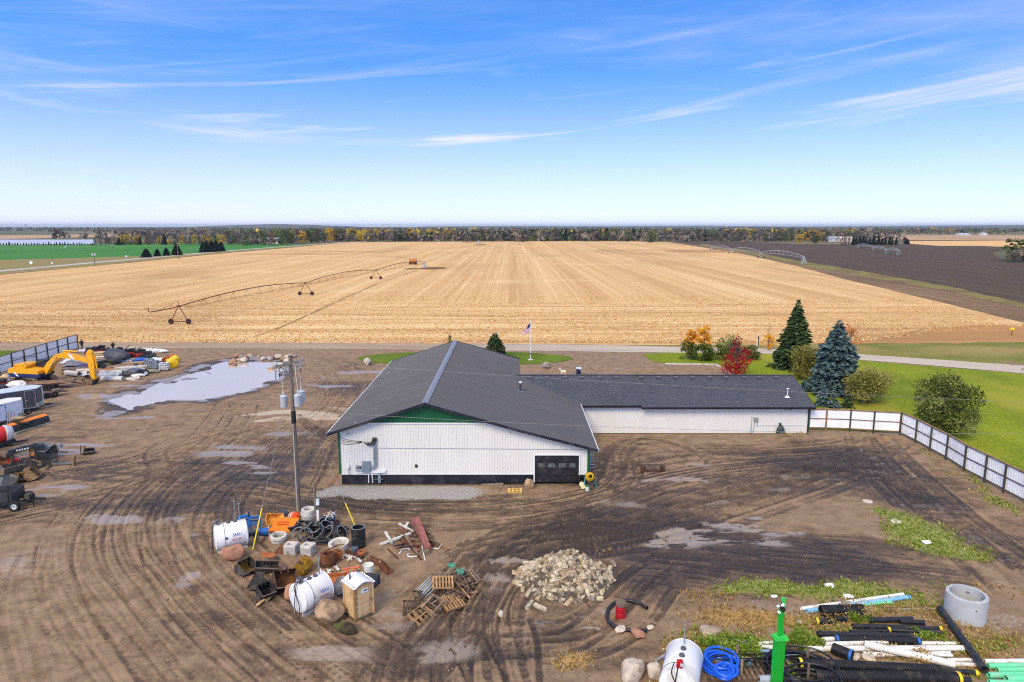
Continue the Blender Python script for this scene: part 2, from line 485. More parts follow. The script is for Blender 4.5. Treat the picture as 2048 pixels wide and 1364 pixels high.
# tan country and pale sheet of water far off on the left and right
tanf = land_mat('far_stubble',(206,170,124),(184,152,116),(170,140,108),(0.01,0.06),(1,0.1,1),0,0,big=0.004)
sheet('far_field',gp((-900,484),(0,478),(300,471.5),(420,469.5),(420,466.8),(200,468.3),(0,470.2),(-900,474)),-0.22,tanf)
gold = land_mat('far_gold',(236,192,128),(222,176,116),(206,166,116),(0.01,0.06),(1,0.1,1),0,0,big=0.004)
sheet('far_field',gp((1800,491.8),(2300,495),(2300,483),(2040,480.5),(1810,482)),-0.2,gold)
sheet('far_field',gp((1700,479.5),(2300,479.5),(2300,470.6),(1900,470.2),(1690,470.5)),-0.2,tanf)
dkl = land_mat('far_hedge_line',(120,98,70),(104,84,60),None,(0.02,0.1),(1,1,1),0,0)
sheet('far_field',gp((1810,482),(2040,480.5),(2300,480.8),(2300,479.5),(1700,479.5)),-0.19,dkl)
m,nt,bs = nodes_of('far_water')
bs.inputs['Base Color'].default_value = (*lin((196,198,206)),1); bs.inputs['Roughness'].default_value = 0.35
sheet('far_water',gp((-900,496),(0,489.2),(190,487.3),(190,478.8),(0,479.0),(-900,481)),-0.18,m)
wat_mat = m

# --- roads at the front of the yard
m,nt,bs = nodes_of('gravel_road')
t = nt.nodes.new('ShaderNodeTexCoord').outputs['Object']
sx = nt.nodes.new('ShaderNodeSeparateXYZ'); nt.links.new(t,sx.inputs[0])
n1 = tex_noise(nt,mapping(nt,t,(0.08,1,1)),0.5,5,0.6); n2 = tex_noise(nt,t,3.0,3,0.7)
f = nmath(nt,'ADD',nmath(nt,'MULTIPLY',n1,0.65),nmath(nt,'MULTIPLY',n2,0.35))
dirt_c = mixc(nt,rng(nt,f,0.36,0.64),lin((150,126,98)),lin((184,160,130)))
pav_c = mixc(nt,rng(nt,f,0.3,0.7),lin((184,170,148)),lin((204,190,170)))
xx = nmath(nt,'ADD',sx.outputs['X'],nmath(nt,'MULTIPLY',n1,30))
nt.links.new(mixc(nt,rng(nt,xx,-10,40),dirt_c,pav_c),bs.inputs['Base Color']); bs.inputs['Roughness'].default_value = 0.85
bump(nt,bs,n2,0.25,0.06)
road_mat = m
sheet('road',gp((-900,700),(-900,688),(0,684.5),(640,685.5),(1060,687.5),(1300,692.5),(1540,697.5),(1720,708.5),(2048,731.5),(2600,766),
      (2600,792),(2048,746.5),(1720,719.5),(1560,708),(1290,704.5),(1060,702),(700,698),(300,697),(0,701)),0.02,road_mat,3,0.25,13)

# --- lawns
lawn_m = land_mat('mown_lawn',(92,112,12),(148,158,36),(158,152,50),(0.12,3.2),(1,0.5,1),0.3,0.5,f2=0.55,big=0.06)
V2 = lambda x,y: Vector((x,y,0))
sheet('lawn',[V2(40.35,12),V2(40.35,67.2),V2(39.9,68.0),V2(31.2,69.0),V2(31.2,84.0)] + gp((1478,752),(1436,728.5),(1330,727),(1302,722),(1284,709),(1320,706.2),(1560,709.2),(1720,721),(2048,748.5),(2700,798),(3600,1000),(3000,1364)),0.035,lawn_m,1.6,0.16,15)
island = [G(930 + 216 * math.cos(a),717 + 14.5 * math.sin(a) * (1 if math.sin(a) > 0 else 0.95)) for a in np.linspace(0,2 * PI,40)[:-1]]
sheet('lawn_island',island,0.035,land_mat('island_grass',(74,104,12),(112,132,34),(104,118,40),(0.15,3.2),(1,0.5,1),0.3,0.5,f2=0.5,big=0.08),1.6,0.2,16)
sheet('lawn_patch',gp((-400,725),(-400,700),(-40,700.5),(30,702),(66,706),(52,712),(0,722)),0.035,bpy.data.materials['island_grass'],2,0.5,17)
# pale kerb stones round the parking bay
kerb_m = M('kerb_concrete',(206,200,192),0.85,var=0.2,scale=1.0)
for a,b,n in (((1330,728.3),(1432,729.8),8),((1432,729.8),(1464,748.5),5)):
    A,B = G(*a),G(*b)
    for i in range(n):
        p,q = A.lerp(B,i / n),A.lerp(B,(i + 0.97) / n)
        mb = MB(); d = (q - p)
        mb.beam(p + Vector((0,0,0.06)),q + Vector((0,0,0.06)),0.32,0.2)
        structure(mb.build('kerb',kerb_m))
# ================================================================ THE YARD: rutted mud, built as one relief mesh
NY,NX = 520,720
yy = 21.0 * (123.5 / 21.0) ** (np.arange(NY) / (NY - 1))
uu = np.linspace(-1,1,NX)
YX = uu[None,:] * (0.80 * yy[:,None] + 9.0)
YY = np.repeat(yy[:,None],NX,1)
# ground outline wobble so that nothing follows the grid
Hh = 0.10 * (fbm(YX * 0.09,YY * 0.09,3,3) - 0.5) + 0.035 * (fbm(YX * 0.9,YY * 0.9,5,3) - 0.5)
wet = np.zeros_like(YX); film = np.zeros_like(YX); dry = np.zeros_like(YX); grav = np.zeros_like(YX); veg = np.zeros_like(YX); straw = np.zeros_like(YX)
rut = np.zeros_like(YX); ridge = np.zeros_like(YX)
warpx = YX + 2.2 * (fbm(YX * 0.16,YY * 0.16,21,3) - 0.5) * 2
warpy = YY + 2.2 * (fbm(YX * 0.16,YY * 0.16,31,3) - 0.5) * 2
def blob(arr,px,py,rx,ry,amt,rot=0.0,soft=0.6,rough=True):
    """Soft patch centred where the photo shows pixel (px, py); radii in metres."""
    c = G(px,py); X = (warpx if rough else YX) - c.x; Y = (warpy if rough else YY) - c.y
    ca,sa = math.cos(rot),math.sin(rot)
    d = np.sqrt(((X * ca + Y * sa) / rx) ** 2 + ((-X * sa + Y * ca) / ry) ** 2)
    arr += amt * (1 - sstep(d,1 - soft,1 + soft * 0.4))
# --- broad tone of the mud
for a in [(1420,985,17,4.5,.55),(1250,1060,9,4.5,.75),(1680,920,8,6,.75),(1800,960,6,6,.6),(1960,1060,5,9,.55),(1130,1075,7,4.5,.5),
          (1000,1130,5,3.5,.5),(960,1250,6,4.5,.4),(900,1320,5,3,.35),(1260,1170,4,3.5,.55),(1160,1290,4,2.5,.45),
          (330,960,13,7,.45),(560,905,8,9,.45),(690,775,8,6,.5),(560,1010,12,3.2,.55),(840,1010,12,2.2,.6),(180,930,9,6,.35),(90,1030,6,3,.4),
          (640,1310,4,2.5,.25),(1500,1100,10,4,.35),(1700,1110,9,4,.25),(250,850,10,6,.2),(1230,905,5,6,.4),(1480,930,12,4,.35),(40,900,8,8,.35),(1330,1110,7,3,.35),(1560,1110,15,7,.42),(1400,1130,9,5,.3)]:
    blob(wet,*a[:4],a[4] * .86)
for a in [(470,905,3.2,2.2,.9),(500,935,2.2,1.2,.8),(215,1045,2.6,1.3,.75),(105,985,3.0,.9,.7),(150,895,3.2,1.3,.8),(140,905,3,.7,.8),(1340,965,2.6,1.3,.8),(1350,930,3,.8,.7),
          (1420,1078,4.5,.9,.9),(1490,1055,3.2,.7,.8),(1330,1095,3.2,.9,.7),(1560,965,3,.6,.5),(1230,1010,3,.7,.4),(1005,1140,1.8,.9,.8),(950,1180,1.4,1.2,.5),(250,790,6,2,.8),(255,830,4,1.2,.8),(300,770,5,2,.8),(190,805,2,.5,.7),
          (660,770,4,.9,.8),(720,745,3.5,.8,.8),(620,752,4,.6,.7),(575,870,2.5,1.5,.5),(880,1290,1.6,1.4,.5),(1200,1250,2,1.2,.5),(1080,1260,3,.8,.45),(770,1240,1.6,2.2,.4),
          (335,1050,1.5,3,.55),(420,1130,.9,2,.5),(390,1085,.8,1.6,.45),(60,1130,4,2,.4),(660,1300,2.4,.8,.5),(1480,1010,6,.5,.4),(1600,980,6,.5,.4),(800,690,7,.6,.5),(1275,706,2,.5,.6),(1243,735,1.6,.5,.8),(1215,720,1.2,.4,.7),(840,1150,2.2,.5,.4),(1460,890,6,.6,.3),(720,1330,3,.8,.35)]:
    blob(film,a[0],a[1],a[2] * 1.25,a[3] * 1.3,a[4] * 1.1,soft=0.8)
for a in [(210,1230,8,4,.5),(380,1330,8,3,.35),(640,1110,8,4.5,.55),(800,1110,4,4,.45),(620,840,8,1.7,.9),(610,822,8,.8,.8),(1300,890,9,3,.4),(1450,880,7,2,.4),(1620,1005,3.5,1.5,.7),
          (330,830,7,4,.4),(120,985,5,2,.4),(1300,730,14,10,.8),(900,700,30,8,.7),(500,700,40,8,.6),(1000,750,30,9,.75),(1880,1080,1.2,9,.8),(1960,1130,1.2,6,.7),(1040,975,7,1.4,.5),(1130,985,4,1.2,.5),(700,1290,3,3,.4),(1100,1310,1.6,1.0,.9),(1070,1300,.6,.8,.8),(30,1290,6,6,.3),(280,1120,3,3,.3)]:
    blob(dry,*a)
for a in [(800,985,7.5,1.7,1.3),(730,985,4,1.5,.8),(900,990,3,1.2,.7),(1560,1225,2,1.6,.35),(1660,1190,2,1.0,.3),(1720,1240,1.4,.8,.3),(1960,1245,2.6,1.2,.45),(480,1130,1.5,1,.3),(620,1240,1.4,.8,.35),(750,1195,.9,1.2,.35),(750,745,9,2.5,.3)]:
    blob(grav,*a)
for a in [(1560,1185,4.2,1.3,.75),(1490,1180,3.2,1,.5),(1620,1175,2,1,.8),(1700,1175,2,.9,.7),(1420,1300,2.6,1.2,.95),(1480,1310,2,.9,1),(1590,1290,1.6,.9,1),(1640,1250,4,1.0,.6),(1800,1210,4,1.4,.6),(1760,1190,3,1,.5),
          (1850,1080,3,3.2,.8),(1840,1050,2.5,2.4,.8),(1900,1100,2,1.5,.7),(1800,1030,1.6,1.2,.8),(1950,1290,3,1.2,.5),(1760,1290,5,1,.4),(1900,1340,3,1,.4),(1350,1280,3,1.2,.5),(1300,1330,2,.8,.5),
          (1870,910,1.2,4,.6),(1930,960,1.2,3.5,.6),(2000,1000,1.2,3,.6),(1830,880,1.2,2.5,.6),(1700,870,6,.7,.7),(1560,872,3,.7,.6),(1500,870,3,.4,.4),(1880,1170,2.5,1.2,.35),(640,1085,1,.6,.1)]:
    blob(veg,*a,soft=0.9)
for a in [(1450,1235,4,2,.6),(1350,1290,2.6,1.2,.8),(1530,1250,3,1.5,.5),(1640,1240,4,1.2,.7),(1750,1215,4,1.1,.6),(1950,1290,4,1.6,.7),(1100,1310,1.5,1,1),(1890,1240,3,1.4,.5),(1420,1190,3,1,.5),(1300,1345,2,.9,.8),(1840,1330,5,1,.6),(1180,1100,2,.8,.4),(1960,1180,3,1.5,.4)]:
    blob(straw,*a,soft=0.9)

pale = np.zeros_like(YX)
for a in [(600,830,6.5,1.25,1),(655,838,4,1.0,1),(560,842,3,.8,.8),(690,818,2.5,.8,.7),(60,1135,4,1.2,.45),(1090,1305,1.4,.8,.6),(1500,885,6,.8,.3)]:
    blob(pale,*a,soft=0.5)
# --- wheel tracks
def spline(pp,step=0.5):
    P = [G(*p) for p in pp]; Q = []
    for i in range(len(P) - 1):
        p0 = P[max(i - 1,0)]; p1 = P[i]; p2 = P[i + 1]; p3 = P[min(i + 2,len(P) - 1)]
        n = max(2,int((p2 - p1).length / step))
        for k in range(n):
            t = k / n
            Q.append(0.5 * ((2 * p1) + (p2 - p0) * t + (2 * p0 - 5 * p1 + 4 * p2 - p3) * t * t + (3 * p1 - p0 - 3 * p2 + p3) * t ** 3))
    return [(q.x,q.y) for q in Q] + [(P[-1].x,P[-1].y)]
ly = math.log(123.5 / 21.0)
def carve(line,off,w,amt,depth,tread=0.0,film_amt=0.0):
    n = len(line)
    if n < 3: return
    A = np.array(line); D = np.gradient(A,axis=0); D /= np.linalg.norm(D,axis=1)[:,None] + 1e-9
    A = A + np.stack([-D[:,1],D[:,0]],1) * off
    s = 0.0
    ph = random.uniform(0,50)
    for i in range(n - 1):
        ax,ay = A[i]; bx,by = A[i + 1]
        L = math.hypot(bx - ax,by - ay)
        if L < 1e-4: continue
        m = w * 1.6
        y0,y1 = min(ay,by) - m,max(ay,by) + m
        if y1 < 21.2 or y0 > 123: s += L; continue
        r0 = max(0,int(math.log(max(y0,21.0) / 21.0) / ly * (NY - 1))); r1 = min(NY,int(math.log(min(y1,123.4) / 21.0) / ly * (NY - 1)) + 2)
        sc0 = 0.80 * yy[r0] + 9.0; sc1 = 0.80 * yy[min(r1,NY - 1)] + 9.0
        x0,x1 = min(ax,bx) - m,max(ax,bx) + m
        u0 = min(x0 / sc0,x0 / sc1); u1 = max(x1 / sc0,x1 / sc1)
        c0 = max(0,int((u0 + 1) / 2 * (NX - 1))); c1 = min(NX,int((u1 + 1) / 2 * (NX - 1)) + 2)
        if c1 <= c0 or r1 <= r0: s += L; continue
        X = YX[r0:r1,c0:c1]; Y = YY[r0:r1,c0:c1]
        dx,dy = (bx - ax) / L,(by - ay) / L
        t = (X - ax) * dx + (Y - ay) * dy
        q = np.abs((X - ax) * -dy + (Y - ay) * dx)
        on = (t >= -0.02) & (t <= L + 0.02)
        brk = 0.6 + 0.4 * vnoise((t + s + ph) * 0.35,np.full_like(t,off * 3.1),7)
        core = (1 - sstep(q,w * 0.35,w * 0.75)) * on
        berm = np.exp(-((q - w * 0.85) / (w * 0.3)) ** 2) * on
        k = core * brk
        if tread: k = k * (0.55 + 0.45 * np.sin((t + s) * 2 * PI / tread + q * 9) * core)
        rut[r0:r1,c0:c1] = np.maximum(rut[r0:r1,c0:c1],k * amt)
        Hh[r0:r1,c0:c1] += np.where(on,(-k * depth + berm * depth * 0.5) * 0.5,0)
        ridge[r0:r1,c0:c1] = np.maximum(ridge[r0:r1,c0:c1],berm * brk * amt)
        if film_amt: film[r0:r1,c0:c1] = np.maximum(film[r0:r1,c0:c1],core * film_amt * sstep(brk,0.5,0.9))
        s += L
rt = random.Random(5); random.seed(5)
def bundle(pp,n,spread,w=(0.14,0.36),amt=(0.45,1.0),depth=0.06,gauge=1.75,film_amt=0.0,tread=0.0):
    line = spline(pp)
    for i in range(int(n * 2.1 + .5) if n > 1 else n):
        o = rt.uniform(-spread,spread); a = rt.uniform(*amt); ww = rt.uniform(*w)
        sl = rt.uniform(-0.06,0.06)
        i0 = int(rt.uniform(0,0.25) * len(line)); i1 = int(rt.uniform(0.75,1.0) * len(line))
        sub = line[i0:i1]
        dr = rt.uniform(-0.5,0.5)
        sub = [(x + dr * math.sin(k / max(1,len(sub)) * PI * 1.3),y + dr * math.cos(k / max(1,len(sub)) * PI)) for k,(x,y) in enumerate(sub)]
        for s_ in (-0.5,0.5):
            carve(sub,o + s_ * gauge,ww,a,depth,tread or (0.45 if i % 3 == 1 else 0),film_amt if rt.random() < 0.5 else 0)
# the great bend at the lower left
bundle([(760,1400),(600,1290),(470,1180),(400,1090),(395,1020),(450,960),(540,910)],7,2.6)
bundle([(560,1420),(430,1290),(330,1180),(270,1100),(270,1030),(330,960),(430,890)],6,2.6)
bundle([(440,1420),(330,1300),(240,1200),(185,1120),(190,1040),(250,960)],4,2.4,amt=(.25,.6))
bundle([(860,1400),(700,1310),(560,1210),(440,1120),(400,1060),(430,1010),(560,1000)],4,1.6,amt=(.4,.9))
bundle([(180,1390),(150,1290),(115,1200),(105,1130),(130,1060)],2,1.5,amt=(.2,.5))
bundle([(110,1170),(125,1230),(160,1272),(220,1270),(290,1250),(335,1200)],1,.2,amt=(.8,.9),tread=0.5)
bundle([(200,1245),(260,1235),(320,1200),(360,1160)],1,.2,amt=(.8,.9),tread=0.5)
for pp_,n_ in (([(760,1400),(600,1290),(470,1180),(400,1090),(395,1020),(450,960),(540,910)],5),([(560,1420),(430,1290),(330,1180),(270,1100),(270,1030),(330,960),(430,890)],4),([(860,1400),(700,1310),(560,1210),(440,1120),(400,1060),(430,1010),(560,1000)],3),
                ([(900,1120),(1050,1085),(1220,1065),(1360,1035),(1500,995),(1650,945),(1790,880)],4),([(330,1010),(450,985),(560,1000),(720,1025),(900,1030),(1080,1015),(1220,985)],3),([(470,960),(540,900),(640,830),(700,770)],3)):
    ln_ = spline(pp_)
    for q_ in range(n_): carve(ln_,rt.uniform(-3,3),rt.uniform(.6,1.1),rt.uniform(.35,.55),.02)
# across the front of the building
bundle([(330,1010),(450,985),(560,1000),(720,1025),(900,1030),(1080,1015),(1220,985)],8,1.8,amt=(.5,1),film_amt=.3)
bundle([(60,1085),(170,1060),(280,1010),(400,975),(520,985),(640,1010)],3,1.4)
bundle([(-60,1040),(80,1010),(200,985),(330,945),(470,905)],4,1.6)
bundle([(-40,960),(120,945),(250,925),(400,880),(560,830)],4,2.6)
bundle([(140,935),(260,945),(340,930),(430,870),(480,800)],3,2)
bundle([(300,985),(320,940),(310,905),(350,880),(430,865)],2,1.2)
# between the pole and the building, out to the road
bundle([(520,1000),(560,950),(600,890),(650,840),(690,790),(670,740),(600,712)],7,3.2,amt=(.4,.9))
bundle([(470,960),(540,900),(640,830),(700,770),(740,735),(820,700)],5,3,amt=(.4,.8))
bundle([(200,870),(340,850),(450,815),(560,770),(660,730),(700,706)],4,3,amt=(.25,.6))
bundle([(700,800),(720,760),(690,725),(620,710),(520,700)],3,2,amt=(.3,.6))
bundle([(330,705),(440,700),(560,698),(700,700),(760,695)],3,1.6,amt=(.3,.6))
# loop drive behind the building
bundle([(1060,745),(1130,735),(1180,718),(1190,706),(1130,698)],4,2.4,amt=(.25,.5))
bundle([(1080,752),(1180,745),(1240,728),(1250,712),(1310,702)],3,2.4,amt=(.2,.45))
bundle([(1330,745),(1220,740),(1170,725)],2,2,amt=(.2,.4))
# the big muddy lane on the right
bundle([(900,1120),(1050,1085),(1220,1065),(1360,1035),(1500,995),(1650,945),(1790,880)],8,2.2,w=(.3,.5),amt=(.6,1),depth=.09,film_amt=.3)
bundle([(1080,1060),(1220,1010),(1340,970),(1480,945),(1620,935),(1760,945)],7,2.0,amt=(.5,1),film_amt=.3)
bundle([(1200,960),(1290,920),(1400,905),(1540,905),(1680,895),(1790,870)],6,1.6,amt=(.4,.9))
bundle([(1380,1010),(1520,965),(1640,945),(1780,960),(1900,1040),(2060,1150)],5,1.8,amt=(.5,1),film_amt=.4)
bundle([(1730,875),(1760,920),(1830,990),(1930,1070),(2080,1190)],6,1.8,amt=(.5,1),film_amt=.4)
bundle([(1720,870),(1730,910),(1760,960),(1790,985)],3,1,amt=(.6,1))
bundle([(1195,1000),(1215,940),(1225,900),(1260,880),(1330,885),(1400,915),(1370,945)],3,.7,amt=(.6,1))
bundle([(1180,1010),(1250,960),(1250,905),(1300,880),(1420,893)],2,.6,amt=(.5,.9))
for yo in (0,14):
    for o in (-.55,0,.55):
        carve(spline([(1130,1090 + yo),(1230,1072 + yo),(1330,1048 + yo),(1430,1022 + yo)]),o,.62,1,.07,tread=.42)
# raked ground to the right
for k in range(110):
    y0 = rt.uniform(1060,1165); x0 = rt.uniform(1250,1650); L = rt.uniform(120,380)
    carve(spline([(x0,y0),(x0 + L / 2,y0 + 8 + (y0 - 1060) * .05),(x0 + L,y0 + 20 + (y0 - 1060) * .12)],.8),0,rt.uniform(.15,.4),rt.uniform(.2,.55),.03)
# around the block heap, down to the lower edge
bundle([(1000,1090),(950,1150),(900,1230),(860,1300),(850,1400)],5,1.5,amt=(.5,1),depth=.08,film_amt=.3)
bundle([(1120,1080),(1040,1120),(985,1180),(960,1250),(975,1330),(1010,1400)],4,1.0,amt=(.5,1),depth=.08)
bundle([(900,1150),(1000,1100),(1100,1060),(1200,1040)],4,1.6,amt=(.5,.9))
bundle([(960,1290),(1060,1285),(1160,1275),(1240,1225),(1300,1160),(1380,1110)],4,1.2,amt=(.4,.9),film_amt=.3)
carve(spline([(1060,1240),(1075,1290),(1080,1400)]),0,.3,.9,.06); carve(spline([(985,1270),(1000,1310),(1020,1400)]),0,.3,.9,.06)
bundle([(780,1380),(850,1290),(910,1240)],3,1.4,amt=(.4,.8))
bundle([(520,1330),(640,1290),(760,1240),(820,1180),(880,1130)],2,1.0,amt=(.2,.5))

fine = fbm(YX * 2.6,YY * 2.6,41,3); mid = fbm(YX * 0.55,YY * 0.75,51,4); coarse = fbm(YX * 0.13,YY * 0.2,61,4)
streak = fbm(YX * 0.22 + 3,YY * 1.6,71,4)
wetf = np.clip(wet * (0.35 + 0.75 * mid) + (coarse - 0.5) * 0.55 + (streak - 0.5) * 0.55 + (fbm(YX * 0.9,YY * 1.6,77,3) - 0.5) * 0.35,0,0.72)
wetf = np.clip(wetf + rut * (0.38 + 0.65 * fine) - 0.40 * ridge * (0.4 + fine),0,1)
wetf *= 1 - 0.8 * np.clip(dry,0,1) * (1 - 0.5 * rut)
filmf = np.clip(film * sstep(mid * 0.35 + streak * 0.8 + fine * 0.15,0.54,0.76),0,1)
Hh += 0.05 * (fine - 0.5) * np.clip(0.4 + wetf,0,1) + 0.05 * (fbm(YX * 1.3,YY * 1.3,81,3) - 0.5) * np.clip(wet,0,1)
flat = sstep(YX,39.0,41.0) * (YY < 70)
under = sstep(YY,104,112)
Hh *= (1 - flat) * (1 - under)
# the puddle and the pits of standing water press the mud down
P_PUD = [(222,812),(236,826),(262,822),(300,806),(352,803),(420,798),(470,785),(520,772),(556,757),(572,742),(562,731),(575,722),(548,717),(510,715),(470,717),(440,724),(395,739),(340,757),(290,773),(245,790),(220,802)]
from mathutils.geometry import intersect_point_line
pw = np.array([G(*p)[:2] for p in P_PUD])
def inside(X,Y,poly):
    c = np.zeros(X.shape,bool); n = len(poly)
    for i in range(n):
        x1,y1 = poly[i]; x2,y2 = poly[(i + 1) % n]
        k = ((y1 > Y) != (y2 > Y)) & (X < (x2 - x1) * (Y - y1) / (y2 - y1 + 1e-12) + x1)
        c ^= k
    return c
PXw = YX + 2.4 * (fbm(YX * .35,YY * .35,91,4) - .5) * 2; PYw = YY + 2.2 * (fbm(YX * .35,YY * .35,95,4) - .5) * 2
sd_ = np.full(YX.shape,1e9)
for i in range(len(pw)):
    a,b = pw[i],pw[(i + 1) % len(pw)]; d = b - a; L2 = d @ d
    t = np.clip(((PXw - a[0]) * d[0] + (PYw - a[1]) * d[1]) / L2,0,1)
    sd_ = np.minimum(sd_,np.hypot(PXw - a[0] - t * d[0],PYw - a[1] - t * d[1]))
ins = inside(PXw,PYw,pw)
sdd = np.where(ins,-sd_,sd_)
dip = sstep(-sdd,-0.6,1.4)
Hh = Hh * (1 - dip) - 0.16 * dip + (0.10 + 0.22 * sstep(-YX,36,48)) * (fbm(YX * .45,YY * .45,99,4) - .5) * dip
filmf = np.maximum(filmf,0.9 * sstep(-sdd,-2.2,0.2) * sstep(mid,.42,.6))
wetf = np.maximum(wetf,0.75 * sstep(-sdd,-3.0,0))
Hh = Hh - np.where((YX > -15) & (YX < 7) & (YY > 53.5) & (YY < 84),0.2,0) - np.where((YX > 6) & (YX < 31) & (YY > 67.5) & (YY < 80),0.2,0)

idx = np.arange(NY * NX).reshape(NY,NX)
F4 = np.stack([idx[:-1,:-1],idx[:-1,1:],idx[1:,1:],idx[1:,:-1]],-1).reshape(-1,4)
Vv = np.stack([YX,YY,Hh],-1).reshape(-1,3)
m,nt,bs = nodes_of('yard_mud')
def attr(nm):
    a = nt.nodes.new('ShaderNodeAttribute'); a.attribute_name = nm; return a
t = nt.nodes.new('ShaderNodeTexCoord').outputs['Object']
A1,A2 = attr('soil'),attr('cover')
s1 = nt.nodes.new('ShaderNodeSeparateColor'); nt.links.new(A1.outputs['Color'],s1.inputs[0])
s2 = nt.nodes.new('ShaderNodeSeparateColor'); nt.links.new(A2.outputs['Color'],s2.inputs[0])
nf = tex_noise(nt,t,5.0,5,0.7); nm_ = tex_noise(nt,t,0.9,5,0.65,0.3); nL = tex_noise(nt,t,0.16,5,0.6)
ng = tex_noise(nt,t,16.0,3,0.8)
drycol = mixc(nt,rng(nt,nm_,0.32,0.68),lin((124,100,75)),lin((164,137,106)))
drycol = mixc(nt,rng(nt,nL,0.4,0.65,0,0.6),drycol,lin((152,124,98)))
wetcol = mixc(nt,rng(nt,nm_,0.3,0.7),lin((80,64,50)),lin((112,92,73)))
f = nmath(nt,'ADD',s1.outputs[0],nmath(nt,'MULTIPLY',nmath(nt,'SUBTRACT',nf,0.5),0.7))
col = mixc(nt,rng(nt,f,0.08,0.55),drycol,wetcol)
col = mixc(nt,rng(nt,f,0.52,0.98),col,mixc(nt,nm_,lin((44,35,28)),lin((68,55,44))))
# pebbles and crumbs
peb = tex_noise(nt,t,11.0,2,0.9)
col = mixc(nt,rng(nt,peb,0.65,0.73,0,0.4),col,lin((200,182,156)))
col = mixc(nt,rng(nt,peb,0.27,0.36,0.42,0),col,lin((76,62,52)))
pf = nmath(nt,'ADD',s2.outputs[2],nmath(nt,'MULTIPLY',nmath(nt,'SUBTRACT',nf,0.5),0.8))
col = mixc(nt,rng(nt,pf,0.3,0.75,0,0.9),col,mixc(nt,nm_,lin((178,160,138)),lin((214,196,172))))
# gravel
gcol = mixc(nt,rng(nt,ng,0.35,0.65),lin((112,106,98)),lin((200,194,184)))
gf = nmath(nt,'ADD',s1.outputs[2],nmath(nt,'MULTIPLY',nmath(nt,'SUBTRACT',nf,0.5),2.2))
col = mixc(nt,rng(nt,gf,0.35,0.7),col,gcol)
# straw and thin weeds lying flat
sf = nmath(nt,'ADD',s2.outputs[1],nmath(nt,'MULTIPLY',nmath(nt,'SUBTRACT',nf,0.5),1.6))
col = mixc(nt,rng(nt,sf,0.5,0.95,0,0.8),col,mixc(nt,ng,lin((166,124,60)),lin((206,170,104))))
vf = nmath(nt,'ADD',s2.outputs[0],nmath(nt,'MULTIPLY',nmath(nt,'SUBTRACT',nf,0.5),1.5))
col = mixc(nt,rng(nt,vf,0.5,0.95,0,0.9),col,mixc(nt,rng(nt,ng,.3,.7),lin((112,122,52)),lin((168,172,94))))
# film of water: slick, its pale sky sheen painted into the base colour
ff = nmath(nt,'ADD',s1.outputs[1],nmath(nt,'MULTIPLY',nmath(nt,'SUBTRACT',nf,0.5),0.35))
fl = rng(nt,ff,0.22,0.6)
col = mixc(nt,nmath(nt,'MULTIPLY',fl,0.75),col,lin((168,152,134)))
nt.links.new(col,bs.inputs['Base Color'])
ro = rng(nt,f,0.2,0.9,0.92,0.5)
mxr = nt.nodes.new('ShaderNodeMix'); mxr.data_type = 'FLOAT'
nt.links.new(fl,mxr.inputs[0]); nt.links.new(ro,mxr.inputs[2]); mxr.inputs[3].default_value = 0.24
nt.links.new(mxr.outputs[0],bs.inputs['Roughness'])
bs.inputs['Specular IOR Level'].default_value = 0.35
hgt = nmath(nt,'ADD',nmath(nt,'MULTIPLY',nf,0.6),nmath(nt,'MULTIPLY',ng,0.4))
bn = nt.nodes.new('ShaderNodeBump'); bn.inputs['Distance'].default_value = 0.07
nt.links.new(hgt,bn.inputs['Height']); nt.links.new(rng(nt,fl,0,1,1.0,0.03),bn.inputs['Strength'])
nt.links.new(bn.outputs[0],bs.inputs['Normal'])
me = mesh_np('yard',Vv,F4,m,smooth=True)
ca = me.attributes.new('soil','FLOAT_COLOR','POINT')
ca.data.foreach_set('color',np.stack([wetf,filmf,np.clip(grav,0,1),np.ones_like(wetf)],-1).astype(np.float32).ravel())
cb = me.attributes.new('cover','FLOAT_COLOR','POINT')
cb.data.foreach_set('color',np.stack([np.clip(veg,0,1),np.clip(straw,0,1),np.clip(pale * (0.55 + 0.9 * mid),0,1) * (1 - 0.6 * rut),np.ones_like(wetf)],-1).astype(np.float32).ravel())
yard = structure(link('yard',me))
def ground_z(x,y):
    """Height of the yard at a point."""
    j = math.log(max(y,21.001) / 21.0) / ly * (NY - 1); i = (x / (0.80 * y + 9.0) + 1) / 2 * (NX - 1)
    j = int(min(max(j,0),NY - 1)); i = int(min(max(i,0),NX - 1))
    return float(Hh[j,i])
# the puddle
m,nt,bs = nodes_of('muddy_water')
t = nt.nodes.new('ShaderNodeTexCoord').outputs['Object']
n1 = tex_noise(nt,t,0.12,3,0.5)
nt.links.new(mixc(nt,n1,lin((204,192,178)),lin((214,203,190))),bs.inputs['Base Color'])
bs.inputs['Roughness'].default_value = 0.06; bs.inputs['IOR'].default_value = 1.33
bump(nt,bs,tex_noise(nt,t,1.2,2),0.02,0.02)
c0 = G(400,770)
sheet('puddle',[Vector((c0.x - 20,c0.y - 14,0)),Vector((c0.x + 16,c0.y - 14,0)),Vector((c0.x + 20,c0.y + 16,0)),Vector((c0.x - 14,c0.y + 16,0))],-0.095,m)
